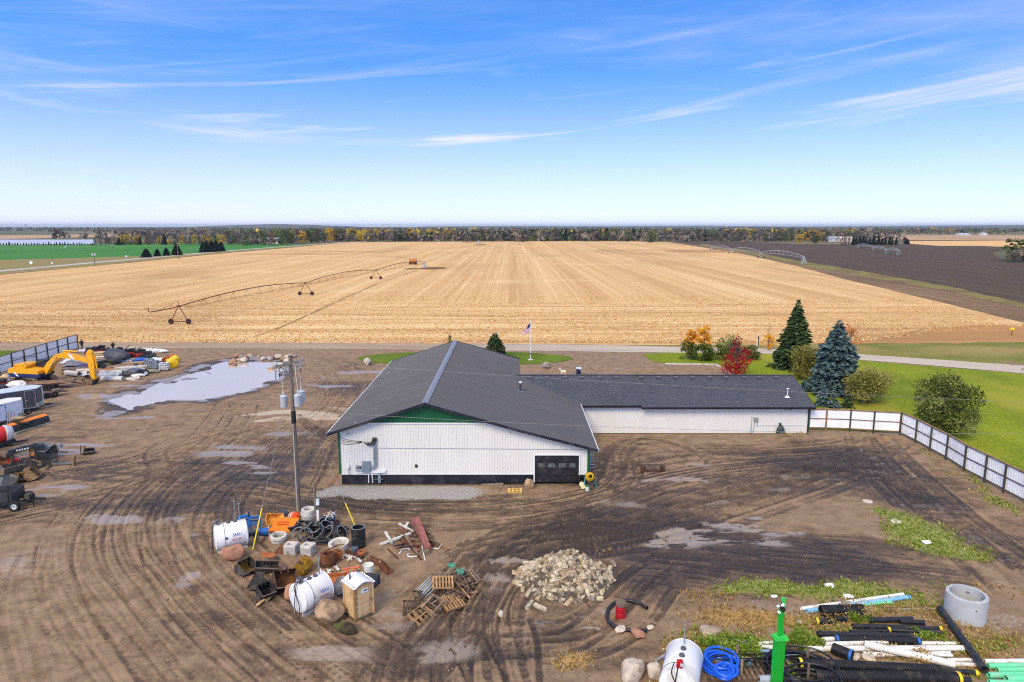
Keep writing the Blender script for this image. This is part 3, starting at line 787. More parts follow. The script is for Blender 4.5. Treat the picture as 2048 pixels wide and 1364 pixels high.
# ================================================================ BUILDINGS
white_m = M('white_siding',(230,227,218),0.5,var=0.03,scale=0.6,stretch=(1,1,0.25))
white2_m = M('white_trim',(236,236,234),0.5,var=0.05)
black_m = M('black_steel',(34,37,48),0.4,var=0.3,scale=0.8,dirt=(64,62,64),dirt_amt=0.4,dscale=0.8)
green_m = M('green_siding',(14,92,52),0.45,var=0.1,scale=0.7)
roof_m = M('charcoal_roof_steel',(92,91,93),0.62,var=0.05,scale=0.25,rand=.05)
cap_m = M('ridge_steel',(132,132,134),0.4,var=0.08)
grey_m = M('grey_box',(142,152,158),0.5,var=0.12)
dark_m = M('dark_rubber',(30,30,32),0.7,var=0.3)
galv_m = M('galvanised',(168,172,176),0.4,0.5,var=0.15)

FY,BY = 54.05,83.5
XL,XR = -14.17,6.25
def roof_z(x):
    if x < -7.05: return 6.92 - 0.320 * (-7.05 - x)
    if x < 0.65: return 6.92 - 0.291 * (x + 7.05)
    return 4.68 - 0.262 * (x - 0.65)
def rib_profile(w,ribs=3,h=0.045,half=0.04):
    p = []
    for k in range(ribs):
        a = w * k / ribs
        p += [(a,0),(a + half * 0.45,h),(a + half * 1.4,h),(a + half * 2,0)]
    return p + [(w,0)]
shed = thing('metal_building','large white steel shop building with charcoal ribbed roof and green gable','building',(-4,54,0))
sx0,sy0 = -4,54
def L(v): return (v[0] - sx0,v[1] - sy0,v[2])
# roof: one ribbed steel sheet per part, eave to ridge
npan = 34; y0,y1 = 53.45,83.9; pw_ = (y1 - y0) / npan
for j in range(npan):
    ya = y0 + j * pw_; pr = rib_profile(pw_,2,.06,.05)
    wob = 0.004 * math.sin(j * 2.1)
    for side in (0,1):
        if side == 0: xs = [-15.05,-7.05]
        elif ya < 72.5: xs = [-7.05,0.65,7.02]
        else: xs = [-7.05,0.95]
        vs,fs = [],[]
        for x in xs:
            for (d,h) in pr:
                vs.append(L((x,ya + d,(roof_z(x) if x != 0.95 else roof_z(0.65) - 0.08) + h + wob)))
        k = len(pr)
        for i in range(len(xs) - 1):
            for q in range(k - 1):
                fs.append((i * k + q,(i + 1) * k + q,(i + 1) * k + q + 1,i * k + q + 1))
        MB().add(vs,fs).build('roof_panel',roof_m,shed)
mb = MB()
for s_ in (-1,1):
    a = Vector((-7.05,53.42,7.02)); b = Vector((-7.05 + s_ * 0.27,53.42,7.01 - 0.27 * 0.305))
    n = 24
    vs,fs = [],[]
    for i in range(n + 1):
        y = 53.42 + (84.0 - 53.42) * i / n
        for p in (a,b,b - Vector((0,0,.05))): vs.append(L((p.x,y,p.z)))
    for i in range(n):
        for q in (0,1): fs.append((i * 3 + q,i * 3 + q + 1,i * 3 + q + 4,i * 3 + q + 3))
    mb.add(vs,fs)
mb.build('ridge_cap',cap_m,shed)
# rake and eave trim
def trim(name,a,b,w,h,mat,par,off):
    mb = MB(); mb.beam((a[0] - off[0],a[1] - off[1],a[2]),(b[0] - off[0],b[1] - off[1],b[2]),w,h); return mb.build(name,mat,par)
OFF = (sx0,sy0)
for (xa,xb) in ((-15.08,-7.05),(-7.05,0.65),(0.65,7.04)):
    trim('rake_trim',(xa,53.42,roof_z(xa) - 0.07),(xb,53.42,roof_z(xb) - 0.07),0.06,0.22,black_m,shed,OFF)
for (xa,xb) in ((-15.08,-7.05),(-7.05,0.95)):
    trim('rake_trim',(xa,83.94,roof_z(xa) - 0.07),(xb,83.94,roof_z(min(xb,.65)) - 0.07),0.06,0.22,black_m,shed,OFF)
trim('eave_trim',(-15.09,53.40,roof_z(-15.05) - 0.04),(-15.09,83.95,roof_z(-15.05) - 0.04),0.07,0.13,white2_m,shed,OFF)
trim('eave_trim',(7.06,53.40,roof_z(7.02) - 0.04),(7.06,70.0,roof_z(7.02) - 0.04),0.07,0.13,white2_m,shed,OFF)
# soffit
mb = MB()
for (xa,xb) in ((-15.0,-7.05),(-7.05,0.65),(0.65,7.0)):
    mb.add([L((xa,53.45,roof_z(xa) - 0.13)),L((xb,53.45,roof_z(xb) - 0.13)),L((xb,FY,roof_z(xb) - 0.13)),L((xa,FY,roof_z(xa) - 0.13))],[(0,1,2,3)])
mb.build('soffit',white2_m,shed)
# front wall, sheet by sheet
DX0,DX1,DZ = 1.90,5.53,2.34
bounds = [XL + (1.84 - XL) * i / 18 for i in range(19)] + [1.84 + (5.59 - 1.84) * i / 4 for i in range(1,5)] + [XR]
def wall_panel(xa,xb,zlo,ztop,mat,name,par,yw,off,ribs=4):
    pr = rib_profile(xb - xa,ribs,0.022,0.03)
    vs,fs = [],[]
    for (d,h) in pr:
        x = xa + d; zt = ztop(x) if callable(ztop) else ztop
        zt = max(zt,zlo + 0.01)
        vs += [(x - off[0],yw - h - off[1],zlo),(x - off[0],yw - h - off[1],zt)]
    for q in range(len(pr) - 1): fs.append((2 * q,2 * q + 2,2 * q + 3,2 * q + 1))
    return MB().add(vs,fs).build(name,mat,par)
top = lambda x: roof_z(x) - 0.14
for i in range(len(bounds) - 1):
    xa,xb = bounds[i],bounds[i + 1]
    door = xa > 1.8 and xb < 5.7
    wall_panel(xa,xb,DZ + 0.08 if door else 0.74,lambda x: min(top(x),5.05),white_m,'siding_panel',shed,FY,OFF)
    if not door: wall_panel(xa,xb,-0.15,0.70,black_m,'wainscot_panel',shed,FY,OFF)
    if top(xa) > 5.2 or top(xb) > 5.2:
        wall_panel(xa,xb,5.14,lambda x: max(top(x),5.14),green_m,'gable_panel',shed,FY - 0.02,OFF)
trim('gable_trim',(-12.9,FY - 0.05,5.09),(-0.75,FY - 0.05,5.09),0.06,0.10,white2_m,shed,OFF)
trim('base_trim',(XL,FY - 0.05,0.72),(1.8,FY - 0.05,0.72),0.05,0.05,white2_m,shed,OFF)
trim('base_trim',(5.64,FY - 0.05,0.72),(XR,FY - 0.05,0.72),0.05,0.05,white2_m,shed,OFF)
for x in (XL - 0.06,XR + 0.06):
    trim('corner_trim',(x,FY - 0.02,0.72),(x,FY - 0.02,roof_z(x) - 0.16),0.16,0.16,green_m,shed,OFF)
trim('seam_cable',(-11.0,FY - 0.045,2.98),(XR,FY - 0.045,2.86),0.02,0.025,grey_m,shed,OFF)
for a,b in (((DX0 - 0.06,FY - 0.04,0),(DX0 - 0.06,FY - 0.04,DZ + 0.1)),((DX1 + 0.06,FY - 0.04,0),(DX1 + 0.06,FY - 0.04,DZ + 0.1)),((DX0 - 0.1,FY - 0.045,DZ + 0.06),(DX1 + 0.1,FY - 0.045,DZ + 0.06))):
    trim('door_frame',a,b,0.07,0.1,white2_m,shed,OFF)
gd = MB().box((0,0,DZ / 2),(DX1 - DX0 - 0.01,0.03,DZ),mi=0).build('garage_door',black_m,shed,loc=(0.5 * (DX0 + DX1) - sx0,FY + 0.07 - sy0,0))
doorp_m = M('black_door',(38,37,42),0.42,var=0.25,scale=1.2,dirt=(58,54,54),dirt_amt=0.4)
glass_m = M('dull_glass',(96,100,98),0.12,var=0.25,scale=2)
for r in range(4):
    if r == 2:
        fw = DX1 - DX0 - 0.04
        mb = MB(); zz = r * DZ / 4 + DZ / 8
        mb.box((0,-0.035,zz - DZ / 8 + 0.06),(fw,0.045,0.10)); mb.box((0,-0.035,zz + DZ / 8 - 0.05),(fw,0.045,0.085))
        for k in range(5):
            mb.box((-fw / 2 + fw * (k) / 4 + (0.12 if k == 0 else -0.12 if k == 4 else 0),-0.036,zz),(0.26 if k in (0,4) else 0.28,0.044,0.40))
        mb.build('door_section',doorp_m,gd)
        for k in range(4):
            MB().box((-fw / 2 + fw * (k + 0.5) / 4,-0.028,zz),(0.62,0.02,0.38)).build('window',glass_m,gd)
    else:
        MB().box((0,-0.035,r * DZ / 4 + DZ / 8),(DX1 - DX0 - 0.04,0.045,DZ / 4 - 0.018)).build('door_section',doorp_m,gd)
# the other walls
mb = MB()
def side_wall(x,ya,yb,z,s_):
    n = int((yb - ya) / 0.3); vs,fs = [],[]
    for i in range(n + 1):
        y = ya + (yb - ya) * i / n
        for h,d in ((0,0),(0.02,0.03)): vs.append((x + s_ * h - sx0,y + d - sy0,-0.15)); vs.append((x + s_ * h - sx0,y + d - sy0,z))
    for q in range(2 * n + 1): fs.append((2 * q,2 * q + 2,2 * q + 3,2 * q + 1))
    mb.add(vs,fs)
side_wall(XL,FY,BY,4.35,-1); mb.build('side_wall',white_m,shed)
mb = MB(); side_wall(XR,FY,70,2.9,1); mb.build('side_wall',white_m,shed)
mb = MB()
mb.add([L((XL,BY,-0.15)),L((0.65,BY,-0.15)),L((0.65,BY,4.5)),L((-7.05,BY,6.75)),L((XL,BY,4.4))],[(4,3,2,1,0)])
mb.build('back_wall',white_m,shed)
# flue on the lean-to roof
z = roof_z(0.85)
fl = MB().tube([(0.85 - sx0,66.9 - sy0,z - 0.05),(0.85 - sx0,66.9 - sy0,z + 0.85)],0.11,10).build('flue',M('flue_steel',(58,62,72),.5),shed)
MB().tube([(0.85 - sx0,66.9 - sy0,z + 0.86),(0.85 - sx0,66.9 - sy0,z + 1.0)],[0.15,0.13],10).build('flue_cap',white2_m,fl)
MB().box((0.85 - sx0,66.9 - sy0,z + 0.03),(0.55,0.5,0.05),(0,0.25,0)).build('flue_flashing',cap_m,fl)
# service equipment on the front wall
def WP(px,py,d=0.12):
    p = AT(px,py,FY - d); return (p.x - sx0,p.y - sy0,p.z)
a,b = WP(749.5,880),WP(751.5,936)
mb = MB()
for k in (-1,0,1):
    x = a[0] + k * 0.10
    mb.tube([(x,a[1],a[2]),(x,a[1],b[2] + 0.3),(x - 0.06,a[1],b[2] + 0.1),(x - 0.3,a[1],b[2] + 0.02 - k * 0.1),(x - 0.5,a[1],b[2] + 0.02 - k * 0.1)],0.052,8)
mb.build('service_conduit',grey_m,shed)
for k in (-1,0,1):
    MB().tube([(a[0] + k * 0.11,a[1] + .02,a[2] - .05),(a[0] + k * 0.11,a[1] - 0.05,a[2] + 0.22)],[0.075,0.06],8).build('weatherhead',M('weatherhead_grey',(92,92,96),.5),shed)
rw = random.Random(3)
for k in range(9):
    p0 = Vector((a[0] + rw.uniform(-.15,.15),a[1] - .08,a[2] + rw.uniform(-.1,.2))); p3 = Vector(WP(725 + rw.uniform(0,14),884 + rw.uniform(-1,4),.15))
    mid = (p0 + p3) / 2 + Vector((0,-.1,-rw.uniform(.35,.8)))
    pts = [p0.lerp(mid,t).lerp(mid.lerp(p3,t),t) for t in np.linspace(0,1,9)]
    MB().tube(pts,0.028,5).build('drip_cable',dark_m,shed)
p = WP(732.7,933.5,.12); MB().box(p,(0.66,0.22,0.92)).build('service_cabinet',M('cabinet_blue_grey',(124,140,150),.45),shed)
p = WP(718,936.3,.1); mt = MB().box(p,(0.52,0.16,0.5)).build('meter_panel',M('meter_grey',(160,168,172),.5),shed)
for dx in (-0.12,0.12):
    MB().lathe([(0.0,0.07),(0.08,0.06),(0.10,0)],14,Matrix.Translation((p[0] + dx,p[1] - .08,p[2] + .08)) @ Matrix.Rotation(PI / 2,4,'X')).build('meter',glass_m if dx < 0 else dark_m,mt)
p = WP(696.5,933,.1); ch = MB().box(p,(0.2,0.14,0.34)).build('charger_box',white2_m,shed)
mb = MB()
for s_ in (0,1): mb.tube([(p[0] + s_ * .1,p[1] - .08,p[2] - .1),(p[0] + s_ * .2,p[1] - .1,p[2] - .7),(p[0] + s_ * .42,p[1] - .05,0.02)],0.018,5)
mb.build('charger_cable',dark_m,ch)
p = WP(766,942.5,.12); MB().box(p,(0.42,0.2,0.2)).build('junction_box',white2_m,shed)
a,b = WP(714,945.5),WP(762,945.5); MB().beam((a[0],a[1] + .06,a[2]),(b[0],b[1] + .06,b[2]),.1,.07).build('equipment_rail',white2_m,shed)
mb = MB(); p = WP(737.5,947); mb.tube([p,(p[0] - .03,p[1],0)],.045,8); p = WP(744,947); mb.tube([p,(p[0] + .04,p[1],0)],.05,8)
mb.build('riser_pipe',M('pvc_white',(232,232,230),.4),shed)
p = WP(758.5,946); MB().box((p[0],p[1],p[2] / 2),(.2,.12,p[2])).build('riser_box',grey_m,shed)
p = WP(758,963,.2); MB().beam((p[0] - .35,p[1],.35),(p[0] + .35,p[1],.35),.04,.04).build('riser_strut',galv_m,shed)
p = WP(832.5,932,.04); MB().box(p,(.2,.05,.26)).build('wall_vent',dark_m,shed)
for q in ((696.5,867),(1020,864)): MB().box(WP(*q,.05),(.06,.1,.06)).build('wall_hook',dark_m,shed)

# --- low office wing
OY,OX0,OX1 = 68.2,6.4,30.55
off = thing('office_wing','long low white wing with dark shingle roof joined to the shop','building',(18,68,0))
O2 = (18,68)
shing,nt,bs = nodes_of('dark_shingles')
t = nt.nodes.new('ShaderNodeTexCoord').outputs['Object']
br = nt.nodes.new('ShaderNodeTexBrick'); br.offset = 0.5
for k_,v_ in (('Scale',1.0),('Mortar Size',0.012),('Brick Width',0.30),('Row Height',0.14),('Bias',0.0)): br.inputs[k_].default_value = v_
br.inputs['Color1'].default_value = (*lin((58,60,68)),1); br.inputs['Color2'].default_value = (*lin((92,94,102)),1); br.inputs['Mortar'].default_value = (*lin((36,38,44)),1)
nt.links.new(t,br.inputs['Vector'])
n1 = tex_noise(nt,t,5.0,4,0.7); n2 = tex_noise(nt,t,0.25,3)
c_ = mixc(nt,rng(nt,n1,0.3,0.7,0,0.6),br.outputs['Color'],lin((70,74,84)))
c_ = mixc(nt,rng(nt,n2,0.4,0.7,0,0.3),c_,lin((84,82,84)))
nt.links.new(c_,bs.inputs['Base Color']); bs.inputs['Roughness'].default_value = 0.8
bump(nt,bs,br.outputs['Fac'],-0.5,0.02)
RY,RZ,EZ = 73.55,4.80,2.86
def slab(name,x0,x1,ya,za,yb,zb,th=0.07):
    mb = MB(); mb.add([(x - O2[0],y - O2[1],z_) for dz in (0,-th) for x,y,z_ in ((x0,ya,za + dz),(x1,ya,za + dz),(x1,yb,zb + dz),(x0,yb,zb + dz))],
                      [(0,1,2,3),(7,6,5,4),(0,4,5,1),(1,5,6,2),(2,6,7,3),(3,7,4,0)])
    return mb.build(name,shing,off)
slab('roof_slope',13.30,30.95,67.50,EZ - 0.04,RY,RZ)
slab('roof_slope',-1.2,13.28,67.72,EZ + 0.08,RY,RZ + 0.05)
slab('roof_slope',-1.2,30.95,RY + 0.004,RZ + 0.01,79.6,EZ)
mb = MB()
mb.beam((13.25 - 18,67.46 - 68,EZ - 0.15),(30.97 - 18,67.46 - 68,EZ - 0.15),.08,.2); mb.beam((7.0 - 18,67.68 - 68,EZ - 0.04),(13.24 - 18,67.68 - 68,EZ - .04),.08,.2)
mb.build('gutter',M('black_gutter',(26,27,32),.4),off)
mb = MB(); mb.beam((30.98 - 18,67.46 - 68,EZ - .14),(30.98 - 18,RY - 68,RZ - .1),.06,.18); mb.beam((30.98 - 18,RY - 68,RZ - .1),(30.98 - 18,79.6 - 68,EZ - .1),.06,.18)
mb.build('rake_trim',M('black_gutter',(26,27,32),.4),off)
mb = MB(); mb.beam((0.5 - 18,RY - 68,RZ + .07),(30.95 - 18,RY - 68,RZ + .03),.3,.05); mb.build('ridge_shingles',shing,off)
nb = 27
for i in range(nb):
    xa = OX0 + (OX1 - OX0) * i / nb; xb = OX0 + (OX1 - OX0) * (i + 1) / nb
    wall_panel(xa,xb,-0.15,2.72,white_m,'siding_panel',off,OY,O2)
trim('corner_trim',(OX1 + 0.06,OY - .02,-0.1),(OX1 + .06,OY - .02,2.72),.16,.16,M('dark_green_trim',(22,62,52),.45),off,O2)
mb = MB(); mb.add([(OX1 - 18,OY - 68,-.15),(OX1 - 18,79 - 68,-.15),(OX1 - 18,79 - 68,2.8),(OX1 - 18,RY - 68,4.7),(OX1 - 18,OY - 68,2.8)],[(0,1,2,3,4)]); mb.build('end_wall',white_m,off)
mb = MB(); mb.add([(x - 18,79 - 68,z_) for x,z_ in ((0.7,-.15),(OX1,-.15),(OX1,2.8),(0.7,2.8))],[(3,2,1,0)]); mb.build('back_wall',white_m,off)
vent_m = M('roof_vent_grey',(96,94,98),.5,var=.15)
vme = None
for px in (1060,1094,1130,1163,1198,1232,1282,1317,1351,1385,1419,1452,1488,1519,1553):
    p = G(px,754.5,4.72); y = p.y
    z_ = EZ + (RZ - EZ) * (y - 67.5) / (RY - 67.5)
    if vme is None:
        mb = MB(); mb.box((0,0,.10),(.46,.42,.12),(0.2,0,0)); mb.box((0,.02,.04),(.34,.34,.1),mi=1)
        o = mb.build('roof_vent',[vent_m,dark_m],off); vme = o.data
    else: o = link('roof_vent',vme,off)
    o.location = (p.x - 18,y - 68,z_ + .02)
def roofpt(px,py):
    p = G(px,py,3.8)
    for _ in range(4): p = G(px,py,EZ + (RZ - EZ) * (p.y - 67.5) / (RY - 67.5))
    return (p.x - 18,p.y - 68,p.z)
p = roofpt(1574.5,794.5); st = MB().tube([p,(p[0],p[1],p[2] + .85)],.04,8).build('vent_stack',white2_m,off)
MB().lathe([(.28,0),(.1,.1),(.06,.2)],10,Matrix.Translation(p)).build('stack_boot',white2_m,st)
MB().lathe([(.0,.08),(.13,.05),(.13,0)],10,Matrix.Translation((p[0],p[1],p[2] + .85))).build('stack_cap',white2_m,st)
p = roofpt(1574.5,764); MB().tube([p,(p[0],p[1],p[2] + .35)],.05,8).build('vent_stack',dark_m,off)
p = roofpt(1557,763); MB().box((p[0],p[1],p[2] + .08),(.3,.3,.14),(.3,0,0)).build('roof_vent',vent_m,off)
def OW(px,py,d=.1):
    q = AT(px,py,OY - d); return (q.x - 18,q.y - 68,q.z)
mb = MB(); a = OW(1504,833); mb.tube([a,(a[0],a[1],0.1)],.03,6); a = OW(1509,838); mb.tube([a,(a[0],a[1],0.1)],.03,6); a = OW(1515,840); mb.tube([a,(a[0],a[1],0.6)],.03,6)
mb.build('gas_pipe',galv_m,off)
gm = MB().box(OW(1512,838.5,.15),(.42,.25,.3)).build('gas_meter',M('meter_tan',(150,146,136),.5),off)
mb = MB(); a,b = OW(1510,851,.06),OW(1608,851,.06); mb.tube([a,b],.022,5); mb.build('wall_pipe',M('pipe_pale',(200,202,204),.5),off)
for px in (1571,1580): MB().box(OW(px,820.5,.1),(.18,.12,.16)).build('wall_light',M('light_grey',(206,206,204),.4),off)

# --- fences
post_m = M('dark_post_wood',(66,60,50),0.9,var=0.3,scale=3,stretch=(1,1,.2),rand=.2)
rail_m = M('rail_wood',(92,72,56),0.9,var=0.3,scale=3)
cap_wood = M('pale_rail_wood',(152,122,92),0.9,var=0.25,scale=2)
sheet_m = M('fence_sheet',(248,249,248),0.4,var=0.05,scale=1.0,rand=.03)
def fence(name,label,posts,h,gap,side,wood=None,first=True,mids=(0.5,),pn=3,cap=True):
    """posts: list of ground points; sheets stand on the far side (side = +1 / -1 of the run's normal)."""
    o = posts[0]
    f = thing(name,label,'fence',(o.x,o.y,0))
    for i,p in enumerate(posts):
        MB().box((p.x - o.x,p.y - o.y,h / 2 - .1),(.12,.12,h + .2),(0,0,math.atan2((posts[-1] - o).y,(posts[-1] - o).x))).build('post',post_m if (wood is None or i > 1) else wood,f)
    for i in range(len(posts) - 1):
        a,b = posts[i] - o,posts[i + 1] - o; d = (b - a).normalized(); n = Vector((-d.y,d.x,0)) * side
        for z_ in (gap + .05,*(gap + (h - gap) * q for q in mids),h - .05):
            m_ = (wood if wood is not None else rail_m) if z_ < h - .1 else (cap_wood if cap else rail_m)
            mb = MB(); q = n * .10; mb.beam(a + q + Vector((0,0,z_)),b + q + Vector((0,0,z_)),.04,.085); mb.build('rail',m_,f)
        if cap:
            mb = MB(); q = n * .14; mb.beam(a + q + Vector((0,0,h + .03)),b + q + Vector((0,0,h + .03)),.16,.04); mb.build('cap_rail',cap_wood,f)
        Lb = (b - a).length
        for k in range(pn):
            u0 = Lb * k / pn; w_ = Lb / pn; pr = rib_profile(w_,3,.025,.035); vs,fs = [],[]
            for (dd,hh) in pr:
                q = a + d * (u0 + dd) + n * (.135 + .012 * (k % 2) + hh)
                vs += [(q.x,q.y,gap),(q.x,q.y,h - .02)]
            for j in range(len(pr) - 1): fs.append((2 * j,2 * j + 2,2 * j + 3,2 * j + 1))
            MB().add(vs,fs).build('metal_sheet',sheet_m,f)
    return f
pa = [G(x,y) for x,y in ((1617,862.5),(1651,862.8),(1699,864.5),(1746,867.5),(1799,870.5))]
fence('yard_fence','short white sheet metal fence between the office wing and the fence corner',pa,2.35,.32,1,M('new_fence_wood',(140,104,78),.9,var=.25))
pb = [G(x,y) for x,y in ((1799,870.5),(1830,886),(1859,902.6),(1891,920),(1927,943.6),(1968,965),(2006,985.5))]
dd = (pb[-1] - pb[-3]) / 2
pb += [pb[-1] + dd * k for k in range(1,9)]
fence('yard_fence','long white sheet metal fence running along the mown lawn beside the muddy lane',pb,2.35,.22,1)
pc = [G(157,697.5) + (Vector((-73.75,96.2,0)) - Vector((-75.5,117.0,0))) * (k / 7) for k in range(0,12)]
fence('yard_fence','white sheet metal fence behind the yellow excavator',pc,2.55,.1,-1,None,cap=False)

# --- utility pole
pole_m = M('weathered_pole',(124,112,98),.95,var=.25,scale=4,stretch=(1,1,.15),bmp=.3)
arm_m = M('crossarm_wood',(158,150,134),.9,var=.2,scale=3)
can_m = M('transformer_grey',(192,196,200),.35,var=.06,dirt=(170,172,174),dirt_amt=.15)
B = G(598,1031); PX,PY = B.x,B.y
up = thing('utility_pole','tall wooden utility pole with three grey transformer cans','utility pole',(PX,PY,0))
MB().tube([(0,0,-.2),(0,0,6),(-.02,0,12.0)],[.19,.16,.12],12).build('pole',pole_m,up)
MB().tube([(0,0,7.05),(0,0,7.95)],[.172,.165],12).build('pole_wrap',dark_m,up)
MB().tube([(-.02,-.2,0),(-.02,-.19,7.0)],.035,6).build('conduit',M('conduit_pale',(186,178,166),.6),up)
a,b = G(547,727,11.3) - B,G(615,713,11.3) - B
hd = Vector((b.x - a.x,b.y - a.y,0)); hd = hd.normalized() * 1.22
c = Vector((0,0,11.45)); MB().beam(c - hd * 1.05 + Vector((0,-.17,0)),c + hd * 1.05 + Vector((0,-.17,0)),.11,.14).build('crossarm',arm_m,up)
mb = MB(); mb.beam(c + Vector((0,-.14,-.9)),c - hd * .7 + Vector((0,-.18,-.05)),.03,.05); mb.beam(c + Vector((0,-.14,-.9)),c + hd * .7 + Vector((0,-.18,-.05)),.03,.05); mb.build('arm_brace',galv_m,up)
ins_m = M('insulator',(150,156,164),.25)
for q in (-.95,-.45,.45,.95):
    p = c + hd * q + Vector((0,-.17,.07))
    MB().lathe([(.03,0),(.07,.05),(.04,.09),(.07,.13),(.02,.2),(0,.21)],8,Matrix.Translation(p)).build('insulator',ins_m,up)
for (px,py,dy) in ((567.5,803,-.15),(596,801,-.52),(603,793,.35)):
    p = AT(px,py,PY + dy) - B
    tf = MB().lathe([(.0,-.42),(.24,-.42),(.26,-.36),(.26,.34),(.27,.36),(.27,.40),(.2,.46),(0,.48)],18,Matrix.Translation(p)).build('transformer',can_m,up)
    MB().lathe([(.04,.45),(.07,.55),(.04,.6),(.07,.66),(.04,.72),(.02,.9)],8,Matrix.Translation(p)).build('bushing',can_m,tf)
    MB().beam(p + Vector((0,0,.1)),Vector((0,0,p.z + .1)),.05,.1).build('bracket',galv_m,tf)
    pts = [p + Vector((0,0,.9)),p + Vector((-.05,0,1.6)),Vector((p.x * .6,-.1,11.2))]
    MB().tube(pts,.022,5).build('lead_wire',M('pale_wire',(206,204,196),.5),tf)
for (px,py) in ((551,745),(558,739),(601,731)):
    p = AT(px,py,PY - .1) - B
    fc = MB().lathe([(.03,-.2),(.07,-.15),(.04,-.1),(.07,-.03),(.04,.03),(.07,.1),(.03,.18)],8,Matrix.Translation(p)).build('fuse_cutout',ins_m,up)
    MB().beam(p + Vector((0,0,.05)),Vector((0,0,p.z + .15)),.04,.05).build('bracket',galv_m,fc)
    MB().tube([p + Vector((.0,0,-.2)),p + Vector((.02,-.05,-.55))],.03,5).build('fuse_tube',dark_m,fc)
wire_m = M('bright_wire',(146,144,138),.5,var=.1); dwire_m = M('black_cable',(34,32,34),.6)
def guy(base,ztop,g0,label):
    b_ = base
    g = thing('guy_wire',label,'guy wire',(b_.x,b_.y,0))
    t_ = Vector((PX - b_.x,PY - b_.y,ztop))
    MB().tube([(0,0,0),t_],.012,5).build('steel_wire',wire_m,g)
    MB().tube([t_ * .004,t_ * g0],.045,8).build('yellow_guard',M('yellow_guard',(244,216,20),.45,var=.06),g)
guy(G(505,1102),10.6,.23,'guy wire with a slanting yellow guard beside the rear white fuel tank')
guy(G(713,1059),10.6,.17,'guy wire with a slanting yellow guard beside the upright black pipe')
# lines
def line_through(name,label,pts,r,mat,n=40,ends=None):
    """Sagging wire through points (x, y, z) fitted with one parabola in x."""
    X = np.array([p[0] for p in pts]); z_ = np.polyfit(X,[p[2] for p in pts],2 if len(pts) > 2 else 1); y_ = np.polyfit(X,[p[1] for p in pts],1)
    x0,x1 = ends if ends else (X.min(),X.max())
    o = MB().tube([(x,np.polyval(y_,x),np.polyval(z_,x)) for x in np.linspace(x0,x1,n)],r,5).build(name,mat)
    return tag(o,label,'wire','overhead wires leaving the pole')
u1 = [(PX + .3,PY - .1,11.6),tuple(AT(1300,768,PY)),tuple(AT(2048,804,PY))]
line_through('power_line','upper thin overhead wire crossing above the shingle roof',u1,.011,wire_m,ends=(PX + .3,78))
u2 = [(PX + .15,PY - .1,AT(592,820,PY).z),tuple(AT(980,843,PY)),tuple(AT(2048,867.5,PY))]
line_through('power_line','lower thin overhead wire crossing in front of the green gable',u2,.011,wire_m,ends=(PX + .15,78))
A_ = Vector((PX,PY,0))
for k in range(4):
    s_ = AT(597,828 + 5 * k,PY); e_ = AT(724,883 + k * .7,FY - .25); pts = []
    for t_ in np.linspace(0,1,16):
        p = s_.lerp(e_,t_); p.z -= 4 * (.5 + .08 * k) * t_ * (1 - t_); pts.append(p)
    o = MB().tube(pts,.022,5).build('service_drop',dwire_m)
    tag(o,('uppermost','second highest','third highest','lowest')[k] + ' of the black cables sagging from the pole to the shop wall','cable','service cables from the pole')
# short post by the concrete rings
p = G(633,1050)
sp = thing('service_post','short weathered post with a white meter box beside the stacked concrete rings','post',(p.x,p.y,0))
MB().tube([(0,0,-.1),(-.02,0,3.05)],[.11,.09],10).build('pole',pole_m,sp)
MB().box((.18,-.05,1.75),(.2,.2,.42)).build('meter_box',M('white_box',(222,226,228),.4),sp)
MB().box((.16,-.08,.75),(.16,.12,.8)).build('riser_cover',white2_m,sp)
# ================================================================ TREES AND SHRUBS
def leaf_mat(name,dark,mid,light,trans=0.25,rand=0.12):
    m = bpy.data.materials.new(name); m.use_nodes = True; nt = m.node_tree; nt.nodes.clear()
    o = nt.nodes.new('ShaderNodeOutputMaterial')
    d = nt.nodes.new('ShaderNodeBsdfDiffuse'); tr = nt.nodes.new('ShaderNodeBsdfTranslucent')
    a = nt.nodes.new('ShaderNodeAttribute'); a.attribute_name = 'tint'
    c = mixc(nt,rng(nt,a.outputs['Fac'],0.0,0.5),lin(dark),lin(mid)); c = mixc(nt,rng(nt,a.outputs['Fac'],0.5,1.0),c,lin(light))
    oi = nt.nodes.new('ShaderNodeObjectInfo'); h = nt.nodes.new('ShaderNodeHueSaturation')
    nt.links.new(rng(nt,oi.outputs['Random'],0,1,1 - rand,1 + rand,False),h.inputs['Value'])
    nt.links.new(rng(nt,oi.outputs['Random'],0,1,.5 - rand * .08,.5 + rand * .08,False),h.inputs['Hue']); nt.links.new(c,h.inputs['Color'])
    nt.links.new(h.outputs[0],d.inputs[0]); nt.links.new(h.outputs[0],tr.inputs[0])
    mx = nt.nodes.new('ShaderNodeMixShader'); mx.inputs[0].default_value = trans
    nt.links.new(d.outputs[0],mx.inputs[1]); nt.links.new(tr.outputs[0],mx.inputs[2]); nt.links.new(mx.outputs[0],o.inputs[0])
    return m
spruce_g = leaf_mat('spruce_green',(48,62,38),(72,90,54),(104,122,74),.1)
spruce_b = leaf_mat('spruce_blue',(52,70,70),(92,116,116),(138,162,160),.1)
spruce_far = leaf_mat('conifer_far',(30,44,36),(44,62,48),(62,80,60),.1)
olive = leaf_mat('olive_leaves',(104,102,46),(148,144,72),(186,178,108))
dkgreen = leaf_mat('dull_green_leaves',(84,94,44),(120,126,62),(160,162,98))
shrubg = leaf_mat('shrub_leaves',(60,76,30),(88,106,46),(126,136,72))
gold_l = leaf_mat('gold_leaves',(196,124,24),(226,156,36),(246,190,64))
red_l = leaf_mat('red_leaves',(140,26,34),(188,46,46),(226,84,62))
